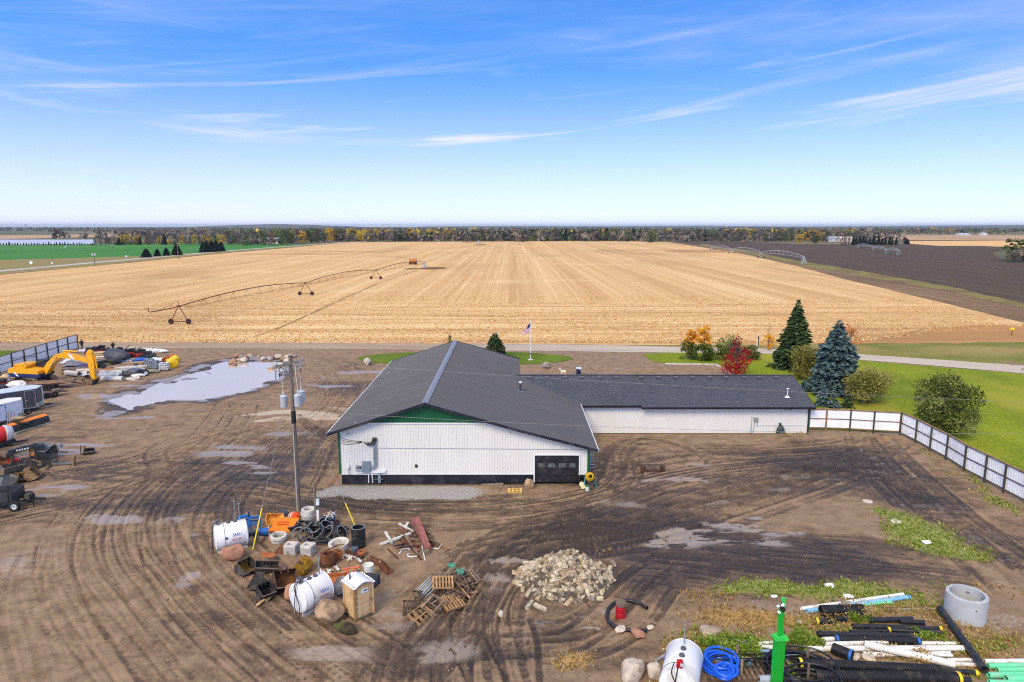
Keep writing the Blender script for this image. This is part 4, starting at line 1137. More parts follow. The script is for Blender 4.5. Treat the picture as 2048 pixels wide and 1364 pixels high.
yel_far = leaf_mat('yellow_crown',(160,124,40),(196,156,52),(222,184,78),.2,.18)
green_far = leaf_mat('green_crown',(64,76,40),(92,102,54),(124,130,76),.2,.2)
brown_far = leaf_mat('bare_brown_crown',(86,74,66),(116,102,90),(142,128,112),.2,.15)
lime_far = leaf_mat('lime_crown',(122,130,44),(150,156,58),(178,180,86),.2,.1)
bark = M('bark',(84,72,62),.95,var=.3,scale=6,stretch=(1,1,.2))
def quads(C,U,Vv_):
    """Diamond-ish leaf sprays at centres C with half axes U, V."""
    n = len(C); V = np.empty((n,4,3)); V[:,0] = C - U; V[:,1] = C - Vv_ * .8; V[:,2] = C + U; V[:,3] = C + Vv_ * .8
    return V.reshape(-1,3),np.arange(n * 4).reshape(n,4)
def rand_dirs(r,n):
    d = r.normal(size=(n,3)); return d / np.linalg.norm(d,axis=1)[:,None]
def leaf_cloud(name,lobes,n,size,seed,mat,shell=.55,flat=0.0):
    r = np.random.default_rng(seed); tot = sum(l[3] * l[4] * l[5] for l in lobes) ; Cs,ts = [],[]
    w = np.array([(l[3] * l[4] * l[5]) ** .7 for l in lobes]); w /= w.sum()
    for l,wi in zip(lobes,w):
        k = max(3,int(n * wi)); d = rand_dirs(r,k); rad = shell + (1 - shell) * r.random(k) ** .6
        rad *= 1 + .12 * r.normal(size=k)
        Cs.append(np.array(l[:3]) + d * rad[:,None] * np.array(l[3:6])); ts.append(np.clip(.5 + .22 * r.normal() + .2 * r.normal(size=k),0,1))
    C = np.concatenate(Cs); t = np.concatenate(ts); k = len(C)
    a = rand_dirs(r,k); b = np.cross(a,rand_dirs(r,k)); b /= np.linalg.norm(b,axis=1)[:,None] + 1e-6
    if flat: a[:,2] *= 1 - flat; b[:,2] *= 1 - flat
    s = size * (.6 + .8 * r.random(k))[:,None]
    V,F = quads(C,a * s * .5,b * s * .4)
    return mesh_np(name,V,F,mat,t)
def round_lobes(h,w,seed,base=.15,n=14,top=1.0):
    r = random.Random(seed); L_ = []
    for i in range(n):
        z = h * (base + (top - base) * (i + .5) / n); q = (z / h - base) / (1 - base)
        R = w * .5 * math.sqrt(max(.05,1 - (2 * q - .9) ** 2 * .85)); a = r.uniform(0,2 * PI); d = R * r.uniform(.2,.9)
        s = w * r.uniform(.10,.27); L_.append((d * math.cos(a),d * math.sin(a),z * .92,s,s,s * r.uniform(.6,.85)))
    return L_
def conifer_mesh(name,h,r0,seed,mat,dens=1.0,size=.42,base=.04,droop=.25,pw=.85):
    r = np.random.default_rng(seed); C,U,Wv,T = [],[],[],[]
    z = base * h
    while z < h * .985:
        q = z / h; R = r0 * (1 - q) ** pw * (1 + .10 * r.normal()); R = max(R,.08)
        nb = max(4,int(2 * PI * R / (.62) * dens)); a0 = r.random() * 6.28
        for k in range(nb):
            a = a0 + 2 * PI * k / nb + .25 * r.normal(); Rb = R * (.82 + .26 * r.random()); bt = .5 + .25 * r.normal()
            ns = max(2,int(Rb / (size * .42)))
            for j in range(ns):
                u = (j + .6) / ns; u = .25 + .75 * u
                rr = Rb * u; zz = z - droop * Rb * u * (1 - .35 * u) * .8 + .12 * r.normal() * .5
                ca,sa = math.cos(a),math.sin(a)
                for s_ in ((-1,1) if u > .35 else (0,)):
                    off_ = s_ * size * .34 * (1.25 - u)
                    C.append((rr * ca - sa * off_,rr * sa + ca * off_,zz + .05 * r.normal()))
                    b = a + s_ * .65 + .2 * r.normal(); dz = -.25 + .25 * r.normal(); L_ = size * (.75 + .5 * r.random()) * (.65 if R < .5 else 1)
                    U.append((math.cos(b) * L_ * .62,math.sin(b) * L_ * .62,dz * L_ * .5)); Wv.append((-math.sin(b) * L_ * .36,math.cos(b) * L_ * .36,r.normal() * L_ * .2))
                    T.append(np.clip(bt * .6 + .2 + .16 * r.normal() + .16 * (u - .6),0,1))
        z += (.34 + .012 * h) * (.75 if dens > 1 else 1.0) * (1 - .35 * q)
    V,F = quads(np.array(C),np.array(U),np.array(Wv))
    return mesh_np(name,V,F,mat,np.array(T))
def trunk_obj(parent,h,r,limbs=0,seed=1,spread=1.0,name='trunk',z0=.3):
    rr = random.Random(seed); mb = MB(); mb.tube([(0,0,-.2),(.03 * h * rr.uniform(-1,1),.03 * h * rr.uniform(-1,1),h * .5),(0,0,h)],[r * 1.2,r * .8,r * .2],7)
    for i in range(limbs):
        z_ = h * (z0 + (.9 - z0) * i / max(1,limbs)); a = rr.uniform(0,6.28); l_ = spread * (1.1 - .5 * i / max(1,limbs)) * rr.uniform(.7,1.1)
        mb.tube([(0,0,z_),(l_ * .5 * math.cos(a),l_ * .5 * math.sin(a),z_ + l_ * .35),(l_ * math.cos(a + .3),l_ * math.sin(a + .3),z_ + l_ * .8)],[r * .45,r * .3,r * .08],5)
    return mb.build(name,bark,parent)
def tree(name,label,cat,p,crown_me,h,r=.12,limbs=0,spread=1,group=None,z0=.3,rz=0,th=None):
    t = thing(name,label,cat,(p.x,p.y,0),rz,group)
    link('crown',crown_me,t); trunk_obj(t,th or h * .92,r,limbs,int(p.x * 7 + p.y),spread,z0=z0)
    return t
# near conifers
p = G(1588,736)
tree('spruce_tree','tall dark green spruce beside the road behind the office wing','tree',p,conifer_mesh('spruce_crown',10.6,3.35,3,spruce_g,1.15,.55,.05),10.4,.2)
p = G(1668,786)
tree('spruce_tree','large blue grey spruce behind the end of the office wing','tree',p,conifer_mesh('blue_spruce_crown',9.4,3.55,8,spruce_b,1.35,.50,.03,.18,.72),9.2,.2)
for (px,py,h,w,lab) in ((1644,812,3.0,1.0,'small blue spruce closest to the office wing at the foot of the big blue spruce'),(1666,815,2.5,.95,'small blue spruce in the middle of the three by the fence'),(1694,815,1.9,.95,'lowest of the three small blue spruces by the fence')):
    tree('spruce_tree',lab,'tree',G(px,py),conifer_mesh('young_crown',h,w,int(px),spruce_b if px < 1690 else spruce_g,1.2,.34,.03),h * .95,.06,group='young spruces by the fence')
p = G(990,716); tree('spruce_tree','bushy dark green spruce on the lawn island next to the flagpole','tree',p,conifer_mesh('island_crown',4.2,2.0,5,spruce_g,1.5,.5,.03,.2,.62),3.4,.1)
p = G(900,706); tree('spruce_tree','spruce on the lawn island with only its tip above the shop ridge','tree',p,conifer_mesh('island_crown',3.1,1.2,6,spruce_g,1.2,.4,.03),2.9,.1)
# broadleaf
p = G(1883,869); tree('round_tree','big rounded dull green bushy tree on the lawn beyond the long fence','tree',p,leaf_cloud('bush_crown',round_lobes(6.0,6.0,4,.1,26),9000,.25,4,dkgreen,.35),5.6,.16,12,2.4,z0=.08)
p = G(1736,806); tree('apple_tree','low spreading olive tree in front of the large blue spruce','tree',p,leaf_cloud('apple_crown',round_lobes(4.1,6.2,7,.22,22,.98),5600,.25,7,olive,.35),3.5,.14,10,2.4,z0=.25)
p = G(1612,758); tree('apple_tree','low olive tree between the two large spruces','tree',p,leaf_cloud('apple_crown',round_lobes(4.4,6.0,9,.12,20),5000,.25,9,olive,.35),3.6,.14,8,2.2,z0=.2)
p = G(1470,757); tree('maple_tree','young red leaved tree behind the ridge of the office wing','tree',p,leaf_cloud('red_crown',[(x * .62,y * .62,z * 1.05,*(s,) * 3) for x,y,z,s in ((-2.0,0,1.9,.9),(-1.1,.5,2.8,.9),(1.4,0,2.6,.9),(2.4,.2,3.4,.8),(2.8,0,2.2,.7),(.2,0,1.5,1.3),(-.8,-.5,1.2,1.1),(1.2,-.3,1.3,1.1),(-2.2,0,1.2,.8),(.3,0,4.6,.45),(.9,.2,5.2,.4),(.1,0,5.6,.35),(-.4,0,5.0,.35),(1.8,.2,4.0,.5),(-.9,0,3.9,.5))],1700,.24,5,red_l,.2),5.2,.07,14,1.6,z0=.12)
for (px,h,w,lab) in ((1380,3.3,1.9,'slim yellow tree behind the hedge, the shorter of the pair'),(1407,3.8,2.1,'slim yellow tree behind the hedge, the taller of the pair')):
    p = G(px,700.5); tree('yellow_tree',lab,'tree',p,leaf_cloud('gold_crown',round_lobes(h * 1.15,w * 1.4,int(px),.08,16),1300,.28,px,gold_l,.25),h * .9,.06,8,.9,'yellow trees by the road')
p = G(1536,700); tree('yellow_tree','thin yellow tree with bare twigs beside the tall dark spruce','tree',p,leaf_cloud('gold_crown',round_lobes(2.8,2.2,77,.12,12),620,.24,78,gold_l,.3),5.2,.06,12,1.1,z0=.3)
p = G(1700,700); tree('yellow_tree','thin orange sapling half hidden by the large blue spruce','tree',p,leaf_cloud('gold_crown',round_lobes(4.2,4.6,79,.2,12),420,.26,79,leaf_mat('orange_leaves',(176,96,40),(206,122,58),(226,150,84)),.3),4.2,.06,10,1.6)
for i,(px,py,h,w,mt,lab) in enumerate(((1377,719,2.7,4.0,shrubg,'dense green shrub closest to the parking bay corner in the hedge'),(1412,720,2.5,3.6,shrubg,'dense green shrub below the taller yellow tree in the hedge'),(1440,718,2.5,3.6,dkgreen,'loose green shrub in the middle of the hedge'),
                                (1468,718,2.4,3.2,brown_far,'brownish thinning shrub behind the red tree in the hedge'),(1503,721,2.6,3.6,dkgreen,'dull green shrub at the spruce end of the hedge'),(1455,706,2.5,5.0,dkgreen,'pale green shrub standing nearest the road behind the hedge'))):
    p = G(px,py); s_ = thing('shrub',lab,'shrub',(p.x,p.y,0),0,'shrubs in the hedge by the parking bay')
    link('foliage',leaf_cloud('shrub_foliage',round_lobes(h,w,i + 40,.05,14),1300,.28,i + 3,mt,.5),s_); trunk_obj(s_,h * .8,.04,8,i,w * .4,'stem',.05)

# ---------------- far trees: variants shared, each tree an object of its own
def crown_var(kind,k):
    s = 500 + k * 13
    if kind == 'con': return conifer_mesh('conifer_crown',14,3.2,s,spruce_far,.8,1.7,.03,.25,.8)
    mt = dict(yel=yel_far,grn=green_far,brn=brown_far,lim=lime_far)[kind]
    return leaf_cloud(kind + '_crown',round_lobes(14,11 if kind != 'yel' else 9.5,s,.12,15),520 if kind != 'brn' else 460,1.25,s,mt,.45)
CR = {k: [crown_var(k,i) for i in range(4)] for k in ('con','yel','grn','brn','lim')}
mb = MB(); mb.tube([(0,0,-.5),(0,0,9)],[.3,.1],6)
for i in range(5): a = i * 1.3; mb.tube([(0,0,3 + i),(2.4 * math.cos(a),2.4 * math.sin(a),6 + i * 1.1)],[.14,.04],4)
far_trunk = mb.build('trunk',bark); ft_me = far_trunk.data; bpy.data.objects.remove(far_trunk)
KN = dict(con='conifer_tree',yel='autumn_tree',grn='leafy_tree',brn='bare_tree',lim='lime_tree')
KL = dict(con='dark conifer',yel='golden autumn tree',grn='green leafy tree',brn='brownish nearly leafless tree',lim='yellow green round tree')
rf = random.Random(11)
def far_tree(kind,px,base,hpx,where,group,wpx=None,lab=None):
    p = G(px,base); h = hpx / PPM(p.y); t = thing(KN[kind],lab or (KL[kind] + ' ' + where),'tree',(p.x,p.y,-.1),rf.uniform(0,6.28),group)
    s = h / 14; w = s * rf.uniform(.9,1.25) if wpx is None else wpx / PPM(p.y) / (6.4 if kind == 'con' else 10)
    link('crown',rf.choice(CR[kind]),t); link('trunk',ft_me,t); t.scale = (w,w,s); return t
def far_row(x0,x1,step,base,hpx,mix_,where,group,jb=.8):
    x = x0; ks = [k for k,n in mix_ for _ in range(n)]
    while x < x1:
        b = base(x) if callable(base) else base
        far_tree(rf.choice(ks),x,b + rf.uniform(-jb,jb),hpx * rf.uniform(.8,1.15),where,group); x += step * rf.uniform(.7,1.3)
W1 = 'in the windbreak along the far edge of the stubble'
far_row(700,905,15,480.6,22,(('yel',5),('brn',2)),W1,'windbreak trees',.3)
far_row(905,965,9,480.4,16,(('con',4),('brn',2),('yel',1)),W1,'windbreak trees',.3)
far_row(965,1180,6.5,480.6,19,(('con',1),),W1,'windbreak trees',.25)
far_row(1175,1285,12,480.2,22,(('grn',3),('con',2)),W1,'windbreak trees',.3)
far_tree('lim',1236,480.6,17,'','windbreak trees',20,'round yellow green tree standing alone at the far stubble edge')
far_tree('grn',1300,485.6,21,'','windbreak trees',30,'green bushy tree at the corner where stubble meets ploughed soil')
W2 = 'behind the ploughed field'
far_row(1320,1480,13,480.6,20,(('brn',5),('con',1),('grn',2)),W2,'trees behind the ploughed field')
far_row(1480,1590,11,482.2,21,(('brn',4),('grn',2),('yel',1)),W2,'trees behind the ploughed field')
far_tree('yel',1598,485.0,18,'','trees behind the ploughed field',24,'golden tree standing forward of the bare trees by the ploughed field')
far_tree('grn',1632,486.2,16,'','trees behind the ploughed field',26,'grey green rounded tree beside the golden one by the ploughed field')
far_row(1600,1720,11,482,21,(('grn',2),('yel',2),('brn',3)),W2,'trees behind the ploughed field')
far_row(1706,1800,7.5,489.2,16,(('con',1),),'in the dark row behind the grey irrigator','conifers behind the irrigator',.3)
far_tree('con',1813,488.2,11,'','conifers behind the irrigator',13,'single squat conifer standing past the end of the dark row')
for k,px in enumerate((1683,1688,1692,1697)): far_tree('brn',px,491,22,'','thin bare trees by the pale house',5,'thin bare tree standing by the pale house behind the ploughed field')
far_tree('grn',2030,522,46,'',None,64,'large dark tree at the far edge of the ploughed field'); far_tree('brn',2052,524,40,'',None,46,'grey bare tree beside the large dark tree')
far_tree('brn',2026,524.5,22,'',None,24,'low reddish brown bush under the large dark tree')
W3 = 'behind the green field'
far_row(190,300,9,489.5,14,(('brn',4),('con',2),('grn',1)),W3,'trees behind the green field')
far_row(240,300,12,488.8,20,(('yel',3),),W3,'trees behind the green field')
far_row(300,505,10,489,20,(('yel',3),('brn',3),('grn',2),('con',1)),W3,'trees behind the green field')
far_row(495,690,8.5,lambda x: 491 - (x - 495) * .04,27,(('grn',5),('brn',2),('yel',1)),'in the grove beside the highway','grove by the highway')
for px,b,h,w,lab in ((293,514.5,17,20,'squat dark conifer nearest in the roadside row along the green field'),(315,512.5,15,14,'slim dark conifer second in the roadside row along the green field'),(333,511,16,14,'slim dark conifer third in the roadside row along the green field'),(354,510,22,20,'tallest dark conifer of the roadside row beside the power pole')):
    far_tree('con',px,b,h,'','conifers along the highway',w,lab)
for k,(px,b,h) in enumerate(((406,504.5,20),(414,504,23),(424,503.6,22),(433,503,23),(443,502.4,19))): far_tree('con',px,b,h,'','dark conifer clump by the highway',15,'dark conifer in the dense clump beside the highway')
for k in range(34): far_tree('con',2 + k * 5.6 + rf.uniform(-1,1),489.8,rf.uniform(3.5,7),'','small conifers before the pale water',None,'small dark conifer in the row before the pale water')
# woods to the horizon
def woods(name,mat,ys,seed,x0,x1,hh,nper,mx):
    r = np.random.default_rng(seed); C,T,S = [],[],[]
    for y,lo,hi in ys:
        n = int(nper * (hi - lo) / 2048)
        x = (r.uniform(lo,hi,n) - 1024) / FPX * y; yv = y * r.uniform(.93,1.07,n)
        h = hh * r.uniform(.7,1.15,n); t = np.clip(.5 + .3 * r.normal(size=n),0,1)
        for k in range(n):
            m_ = 16; d = rand_dirs(r,m_); d[:,2] = np.abs(d[:,2])
            R = h[k] * .5
            C.append(np.stack([x[k] + d[:,0] * R,yv[k] + d[:,1] * R,h[k] * .25 + d[:,2] * h[k] * .7 - .5 * (1 - d[:,2]) * h[k] * .3],1)); T.append(np.clip(t[k] + .15 * r.normal(size=m_),0,1)); S.append(np.full(m_,h[k] * .5))
    C = np.concatenate(C); T = np.concatenate(T); S = np.concatenate(S); k = len(C)
    a = rand_dirs(r,k); b = np.cross(a,rand_dirs(r,k)); b /= np.linalg.norm(b,axis=1)[:,None] + 1e-6
    V,F = quads(C,a * S[:,None] * .55,b * S[:,None] * .5)
    o = link(name,mesh_np(name,V,F,mat,T)); o['kind'] = 'stuff'; return o
woods('woods',brown_far,[(1010,700,1600),(1090,650,1750),(1250,150,1750),(1500,300,1750),(1850,250,1900),(2300,200,2250),(2900,-200,2300),(3700,-200,2300),(4800,-300,2400),(6500,-300,2400),(9000,-400,2500)],1,0,0,13,300,1)
woods('woods',green_far,[(1040,700,1300),(1120,650,1700),(1300,450,1700),(1600,300,1750),(2000,350,1950),(2500,150,2250),(3100,-200,2300),(4000,-200,2300),(5500,-300,2400),(7500,-300,2400)],2,0,0,13,200,1)
woods('woods',yel_far,[(1060,700,1000),(1080,1120,1230),(1350,480,700),(1700,1450,1700),(2400,300,2000),(1150,1480,1640)],3,0,0,15,90,1)
woods('woods',spruce_far,[(1030,960,1250),(1400,600,1700),(2200,500,1900),(3000,-100,2250),(4400,-200,2300)],4,0,0,13,80,1)
# low hills on the horizon
hill_m = land_mat('wooded_hills',(62,70,56),(88,86,66),(104,94,72),(0.003,0.02),big=0.001,bmp=0)
def hill(pxs,Y,seed):
    vs,fs = [],[]
    P = np.array(pxs,float); xs = np.linspace(P[0,0],P[-1,0],90)
    for i,x in enumerate(xs):
        yp = np.interp(x,P[:,0],P[:,1]); z_ = max(0,AT(x,yp,Y).z) * (1 + .05 * mnoise.noise((x * .11,seed,0))) + 4 * mnoise.noise((x * .4,seed,3))
        X = (x - 1024) / FPX * Y
        for dy,k in ((-1600,0),(-600,.75),(0,1),(900,.5),(2200,0)): vs.append((X,Y + dy,z_ * k - (.5 if k == 0 else 0)))
    for i in range(len(xs) - 1):
        for q in range(4): fs.append((i * 5 + q,(i + 1) * 5 + q,(i + 1) * 5 + q + 1,i * 5 + q + 1))
    o = MB().add(vs,fs,0,True).build('hills',hill_m); return structure(o)
hill([(380,455),(440,452.5),(500,449.5),(560,448),(620,449.5),(700,452.6)],8200,1)
hill([(-500,453),(0,456),(150,456.5),(300,454.5),(400,455)],7000,2)
hill([(1500,453.5),(1700,452.5),(1850,451.2),(1950,450.6),(2048,449.8),(2200,449),(2600,450)],9000,3)
hill([(850,453),(1000,451.8),(1200,452.4),(1400,451.4),(1560,453)],11000,4)
# haze over the plain
bm = bmesh.new(); bmesh.ops.create_cube(bm,size=1)
me = bpy.data.meshes.new('haze'); bm.to_mesh(me); bm.free()
hz = link('haze',me); hz['kind'] = 'stuff'
zt = 75.0
hz.scale = (60000,32000,zt + 1.6); hz.location = (0,10000,(zt - 1.6) / 2)
m = bpy.data.materials.new('haze'); m.use_nodes = True; nt = m.node_tree; nt.nodes.clear()
o = nt.nodes.new('ShaderNodeOutputMaterial'); pv = nt.nodes.new('ShaderNodeVolumePrincipled')
pv.inputs['Color'].default_value = (0.80,0.90,1.0,1); pv.inputs['Density'].default_value = 0.00006; pv.inputs['Anisotropy'].default_value = 0.2
nt.links.new(pv.outputs[0],o.inputs['Volume']); me.materials.append(m)
# ================================================================ THINGS IN THE MIDDLE OF THE YARD
rb = random.Random(77)
conc_m = M('concrete',(178,176,170),.9,var=.14,scale=2.2,bmp=.3,bscale=30,dirt=(132,124,112),dirt_amt=.35,dscale=1.2)
conc_w = M('pale_concrete',(214,208,196),.9,var=.12,scale=3,bmp=.3,dirt=(160,148,130),dirt_amt=.3)
rust_m = M('rust',(124,74,46),.9,var=.35,scale=3,bmp=.3,dirt=(84,52,36),dirt_amt=.5,rand=.12)
rust_d = M('dark_rust',(86,56,40),.85,var=.4,scale=3,bmp=.3,dirt=(54,42,36),dirt_amt=.5)
rust_o = M('orange_rust',(168,98,52),.9,var=.3,scale=3,bmp=.2)
wood_m = M('raw_wood',(196,160,110),.9,var=.2,scale=4,stretch=(.3,1,1),rand=.15)
wood_o = M('old_wood',(136,116,96),.95,var=.3,scale=4,rand=.25,bmp=.3)
wood_d = M('wet_wood',(96,78,62),.9,var=.35,scale=4,rand=.3,bmp=.3)
blk_p = M('black_plastic',(32,33,36),.42,var=.25,dirt=(78,70,62),dirt_amt=.3,dscale=2)
blk_e = M('worn_black_edge',(116,118,124),.5,var=.2)
blue_p = M('blue_paint',(30,112,196),.45,var=.15,dirt=(54,76,104),dirt_amt=.3)
org_m = M('bright_orange',(250,112,16),.5,var=.1)
tank_m = M('tank_white',(238,238,236),.38,var=.03,dirt=(206,200,190),dirt_amt=.18,dscale=.8)
stone_mats = [M('boulder_tan',(178,150,116),.95,var=.25,scale=2,bmp=.6,bscale=12,dirt=(128,104,80),dirt_amt=.4),M('boulder_pink',(170,124,96),.95,var=.25,scale=2,bmp=.6,bscale=12,dirt=(126,92,74),dirt_amt=.4),
              M('boulder_pale',(206,192,172),.95,var=.2,scale=2,bmp=.6,bscale=12,dirt=(146,130,110),dirt_amt=.4),M('boulder_grey',(164,154,144),.95,var=.25,scale=2,bmp=.6,bscale=12,dirt=(116,104,94),dirt_amt=.4)]
def at_ground(px,py,dz=0.0):
    p = G(px,py); p.z = ground_z(p.x,p.y) + dz; return p
def boulder_mesh(w,d,h,seed,mat,sub=3,cut=13):
    bm = bmesh.new(); bmesh.ops.create_icosphere(bm,subdivisions=sub,radius=1.0); r = random.Random(seed)
    pl = [(Vector((r.gauss(0,1),r.gauss(0,1),r.gauss(0,.8))).normalized(),r.uniform(.58,.88)) for _ in range(cut)]
    for v in bm.verts:
        c = v.co
        for n,q in pl:
            k = c.dot(n)
            if k > q: c -= n * (k - q) * .85
        c *= 1 + .16 * mnoise.noise(c * 1.6 + Vector((seed,0,0))) + .04 * mnoise.noise(c * 5 + Vector((0,seed,0)))
        v.co = Vector((c.x * w / 2 * 1.12,c.y * d / 2 * 1.12,c.z * h * .56 + h * .44))
    for f in bm.faces: f.smooth = True
    me = bpy.data.meshes.new('boulder'); bm.to_mesh(me); bm.free(); me.materials.append(mat); me.set_sharp_from_angle(angle=math.radians(28)); return me
def boulder(px,py,w,d,h,seed,mi,label,group=None,name='boulder',sub=3,rz=None):
    p = at_ground(px,py); o = link(name,boulder_mesh(w,d,h,seed,stone_mats[mi],sub)); o.location = (p.x,p.y + d * .4,p.z - h * .06); o.rotation_euler = (0,0,rz if rz is not None else seed * 1.3)
    return tag(o,label,'boulder' if w > .5 else 'stone',group)
boulder(463,1122,1.55,1.0,.95,3,1,'brown red boulder leaning against the rear white fuel tank',rz=.4)
boulder(655,1250,1.45,1.2,1.35,8,0,'large cracked tan boulder between the white fuel tank and the portable toilet',rz=.2)
boulder(579,1203,.8,.9,.9,5,1,'pinkish boulder poking out behind the front white fuel tank')
boulder(681,1190,1.1,.9,1.0,6,3,'grey boulder squeezed between the tank and the portable toilet')
boulder(1268,1368,1.35,1.1,1.1,9,2,'bigger pale wrinkled boulder left of the third white tank'.replace('left of','next to'),rz=.5)
boulder(1315,1366,1.0,.9,.85,12,2,'smaller pale boulder close against the third white tank',rz=1.5)
boulder(1060,979,.85,.8,.9,14,0,'tan boulder standing beside the black garage door',rz=.7)
boulder(735,730,1.35,1.1,1.1,15,2,'pale boulder on the grass island behind the shop eave')
boulder(1093,737,1.75,1.2,1.0,16,3,'wide grey boulder on the grass island beyond the flagpole')
boulder(521,1085,.5,.45,.5,18,0,'small tan stone beside the yellow guy guard',sub=2); boulder(540,1086,.45,.45,.45,19,0,'small round stone between the guy guard and the concrete ring',sub=2)
boulder(1243,1267,.75,.5,.35,20,2,'flat whitish stone under the curved black pipe',sub=2); boulder(1277,1279,.95,.6,.35,21,1,'flat pinkish stone slab in front of the curved black pipe',sub=2); boulder(1301,1262,.4,.35,.25,22,2,'small pale stone by the end of the curved black pipe',sub=2)
boulder(1002,1234,.5,.4,.3,23,2,'lone white stone lying in the mud between the pallets and the block heap',sub=2)
boulder(1420,1276,1.2,.7,.45,24,2,'pale flat boulder half hidden in weeds behind the third tank')
boulder(1601,1250,.35,.3,.25,25,2,'small pale stone beside the black pipes in the weeds',sub=2); boulder(1742,1325,.7,.5,.3,26,2,'white stone under the heavy white pipe',sub=2); boulder(1715,1322,.6,.5,.3,27,2,'white stone at the blue ringed pipe stub',sub=2)
k = 0
for (px,py,w,mi) in ((470,714,1.1,1),(466,722,1.2,0),(461,727,1.1,1),(476,720,1.0,2),(482,715,1.1,3),(489,716,1.2,1),(497,714,1.1,2),(487,722,1.6,2),(478,725,.8,0),(468,729,.9,1),(517,713,.7,0),(525,718,1.2,2),(538,718,1.3,3),(546,713,.8,1),(555,716,1.6,2),(566,719,1.2,0),(574,717,1.3,2),(579,714,1.1,2),(588,713,.9,3),(572,724,1.4,2),(541,737,1.0,0),(548,734,1.0,3),(556,733,.9,0),(563,731,.8,2)):
    boulder(px,py + 2,w,w * .8,w * .62,60 + k,mi,'rounded field stone in the line of stones at the far edge of the puddle','stones at the puddle edge','field_stone',2); k += 1

# ---- fuel tanks
def fuel_tank(label,a,b,R=.82,pump=1,seed=0,end_badge=True,face=-1):
    """Skid tank lying from ground point a to b (ends of its near skid)."""
    d = (b - a); Lh = d.length; d.normalize(); n = Vector((-d.y,d.x,0))
    c = (a + b) / 2 + n * .38
    t = thing('fuel_tank',label,'fuel tank',(c.x,c.y,ground_z(c.x,c.y) - .03),math.atan2(d.y,d.x))
    zc_ = .20 + R; h = Lh / 2; X = Matrix.Translation((0,0,zc_)) @ Matrix.Rotation(PI / 2,4,'Y')
    MB().lathe([(0,-h - .10),(R * .5,-h - .085),(R * .88,-h - .04),(R * .985,-h - .005),(R,-h + .02),(R,h - .02),(R * .985,h + .005),(R * .88,h + .04),(R * .5,h + .085),(0,h + .10)],40,X).build('tank_body',tank_m,t,sharp=60)
    for s_ in (-1,1): MB().lathe([(R + .002,-.02),(R + .014,-.01),(R + .014,.01),(R + .002,.02)],40,Matrix.Translation((s_ * (h - .03),0,zc_)) @ Matrix.Rotation(PI / 2,4,'Y')).build('weld_seam',tank_m,t)
    for s_ in (-1,1): MB().box((0,s_ * .38,.13),(Lh * .98,.12,.26)).build('skid',M('skid_white',(214,210,200),.6,var=.1,dirt=(150,136,118),dirt_amt=.5),t)
    top = zc_ + R
    for x in (-.12,.32): MB().lathe([(0,.10),(.11,.09),(.13,.05),(.13,-.03)],14,Matrix.Translation((x * Lh * .5,0,top))).build('filler_cap',M('cap_grey',(84,86,90),.5),t)
    MB().tube([(.62 * h,0,top - .05),(.62 * h,0,top + 1.15)],.035,8).build('vent_pipe',galv_m,t)
    MB().box((.62 * h,0,top + 1.17),(.2,.05,.05)).build('vent_cap',galv_m,t)
    px_ = -h + .22
    pm = MB().box((px_,0,top + .16),(.24,.26,.26)).tube([(px_,0,top - .02),(px_,0,top + .1)],.05,8).lathe([(0,.12),(.1,.12),(.12,0),(0,0)],12,Matrix.Translation((px_ - .1,-.05,top + .3)) @ Matrix.Rotation(PI / 2,4,'Y')).build('pump',M('pump_metal',(110,104,104),.4,var=.3) if pump != 3 else M('red_pump',(186,34,30),.4),t)
    MB().box((px_ - .22,-.12,top + .28),(.14,.12,.12),(0,.4,0)).build('nozzle_head',galv_m,pm)
    e = -h - .16
    y0 = face * .1
    hose = [(px_,y0,top + .2),(e + .06,y0 - .05,top + .1),(e,y0,top - .3),(e - .06,y0 + .05,.9),(e - .06,y0 + .02,.35),(e - .05,y0 - .18,.12),(e - .06,y0 - .38,.30),(e - .03,y0 - .30,.9),(e,y0 - .02,1.3),(e + .05,y0 + .2,top - .12),(px_ - .05,y0 + .12,top + .22)]
    P = [Vector(q) for q in hose]; Q = []
    for i in range(len(P) - 1):
        p0,p1,p2,p3 = P[max(i - 1,0)],P[i],P[i + 1],P[min(i + 2,len(P) - 1)]
        for s_ in range(5):
            u = s_ / 5; Q.append(.5 * ((2 * p1) + (p2 - p0) * u + (2 * p0 - 5 * p1 + 4 * p2 - p3) * u * u + (3 * p1 - p0 - 3 * p2 + p3) * u ** 3))
    MB().tube(Q + [P[-1]],.024,6).build('hose',dark_m,pm)
    # cable down the flank
    pts = [(px_ + .3,math.sin(q) * (R + .015) * face,zc_ + math.cos(q) * (R + .015)) for q in np.linspace(.1,2.2,14)]
    MB().tube(pts,.012,5).build('ground_cable',M('cable_grey',(92,96,104),.6),t)
    # printed marks on the flank: blue script over red bars, round badge
    def flank(name,mat,x0,x1,q0,q1,skew=0.0,par=t):
        vs = []; n_ = 4
        for i in range(n_ + 1):
            q = q0 + (q1 - q0) * i / n_
            for x in (x0,x1): vs.append((x + skew * (i / n_ - .5),face * math.sin(q) * (R + .006),zc_ + math.cos(q) * (R + .006)))
        fs = [(2 * i,2 * i + 1,2 * i + 3,2 * i + 2) for i in range(n_)]
        return MB().add(vs,fs).build(name,mat,par)
    blu = M('print_blue',(96,116,176),.5,var=.1); redp = M('print_red',(206,92,112),.5,var=.1); blkp = M('print_black',(60,62,70),.5)
    x = .05
    lp = []
    for k_ in range(40):       # looping script
        u = k_ / 39; q = 1.22 - .07 * math.sin(u * 26) * (1.3 if k_ in range(2,8) else .8) ; xx = x + u * .50 + .035 * math.cos(u * 26)
        lp.append((xx,face * math.sin(q) * (R + .008),zc_ + math.cos(q) * (R + .008)))
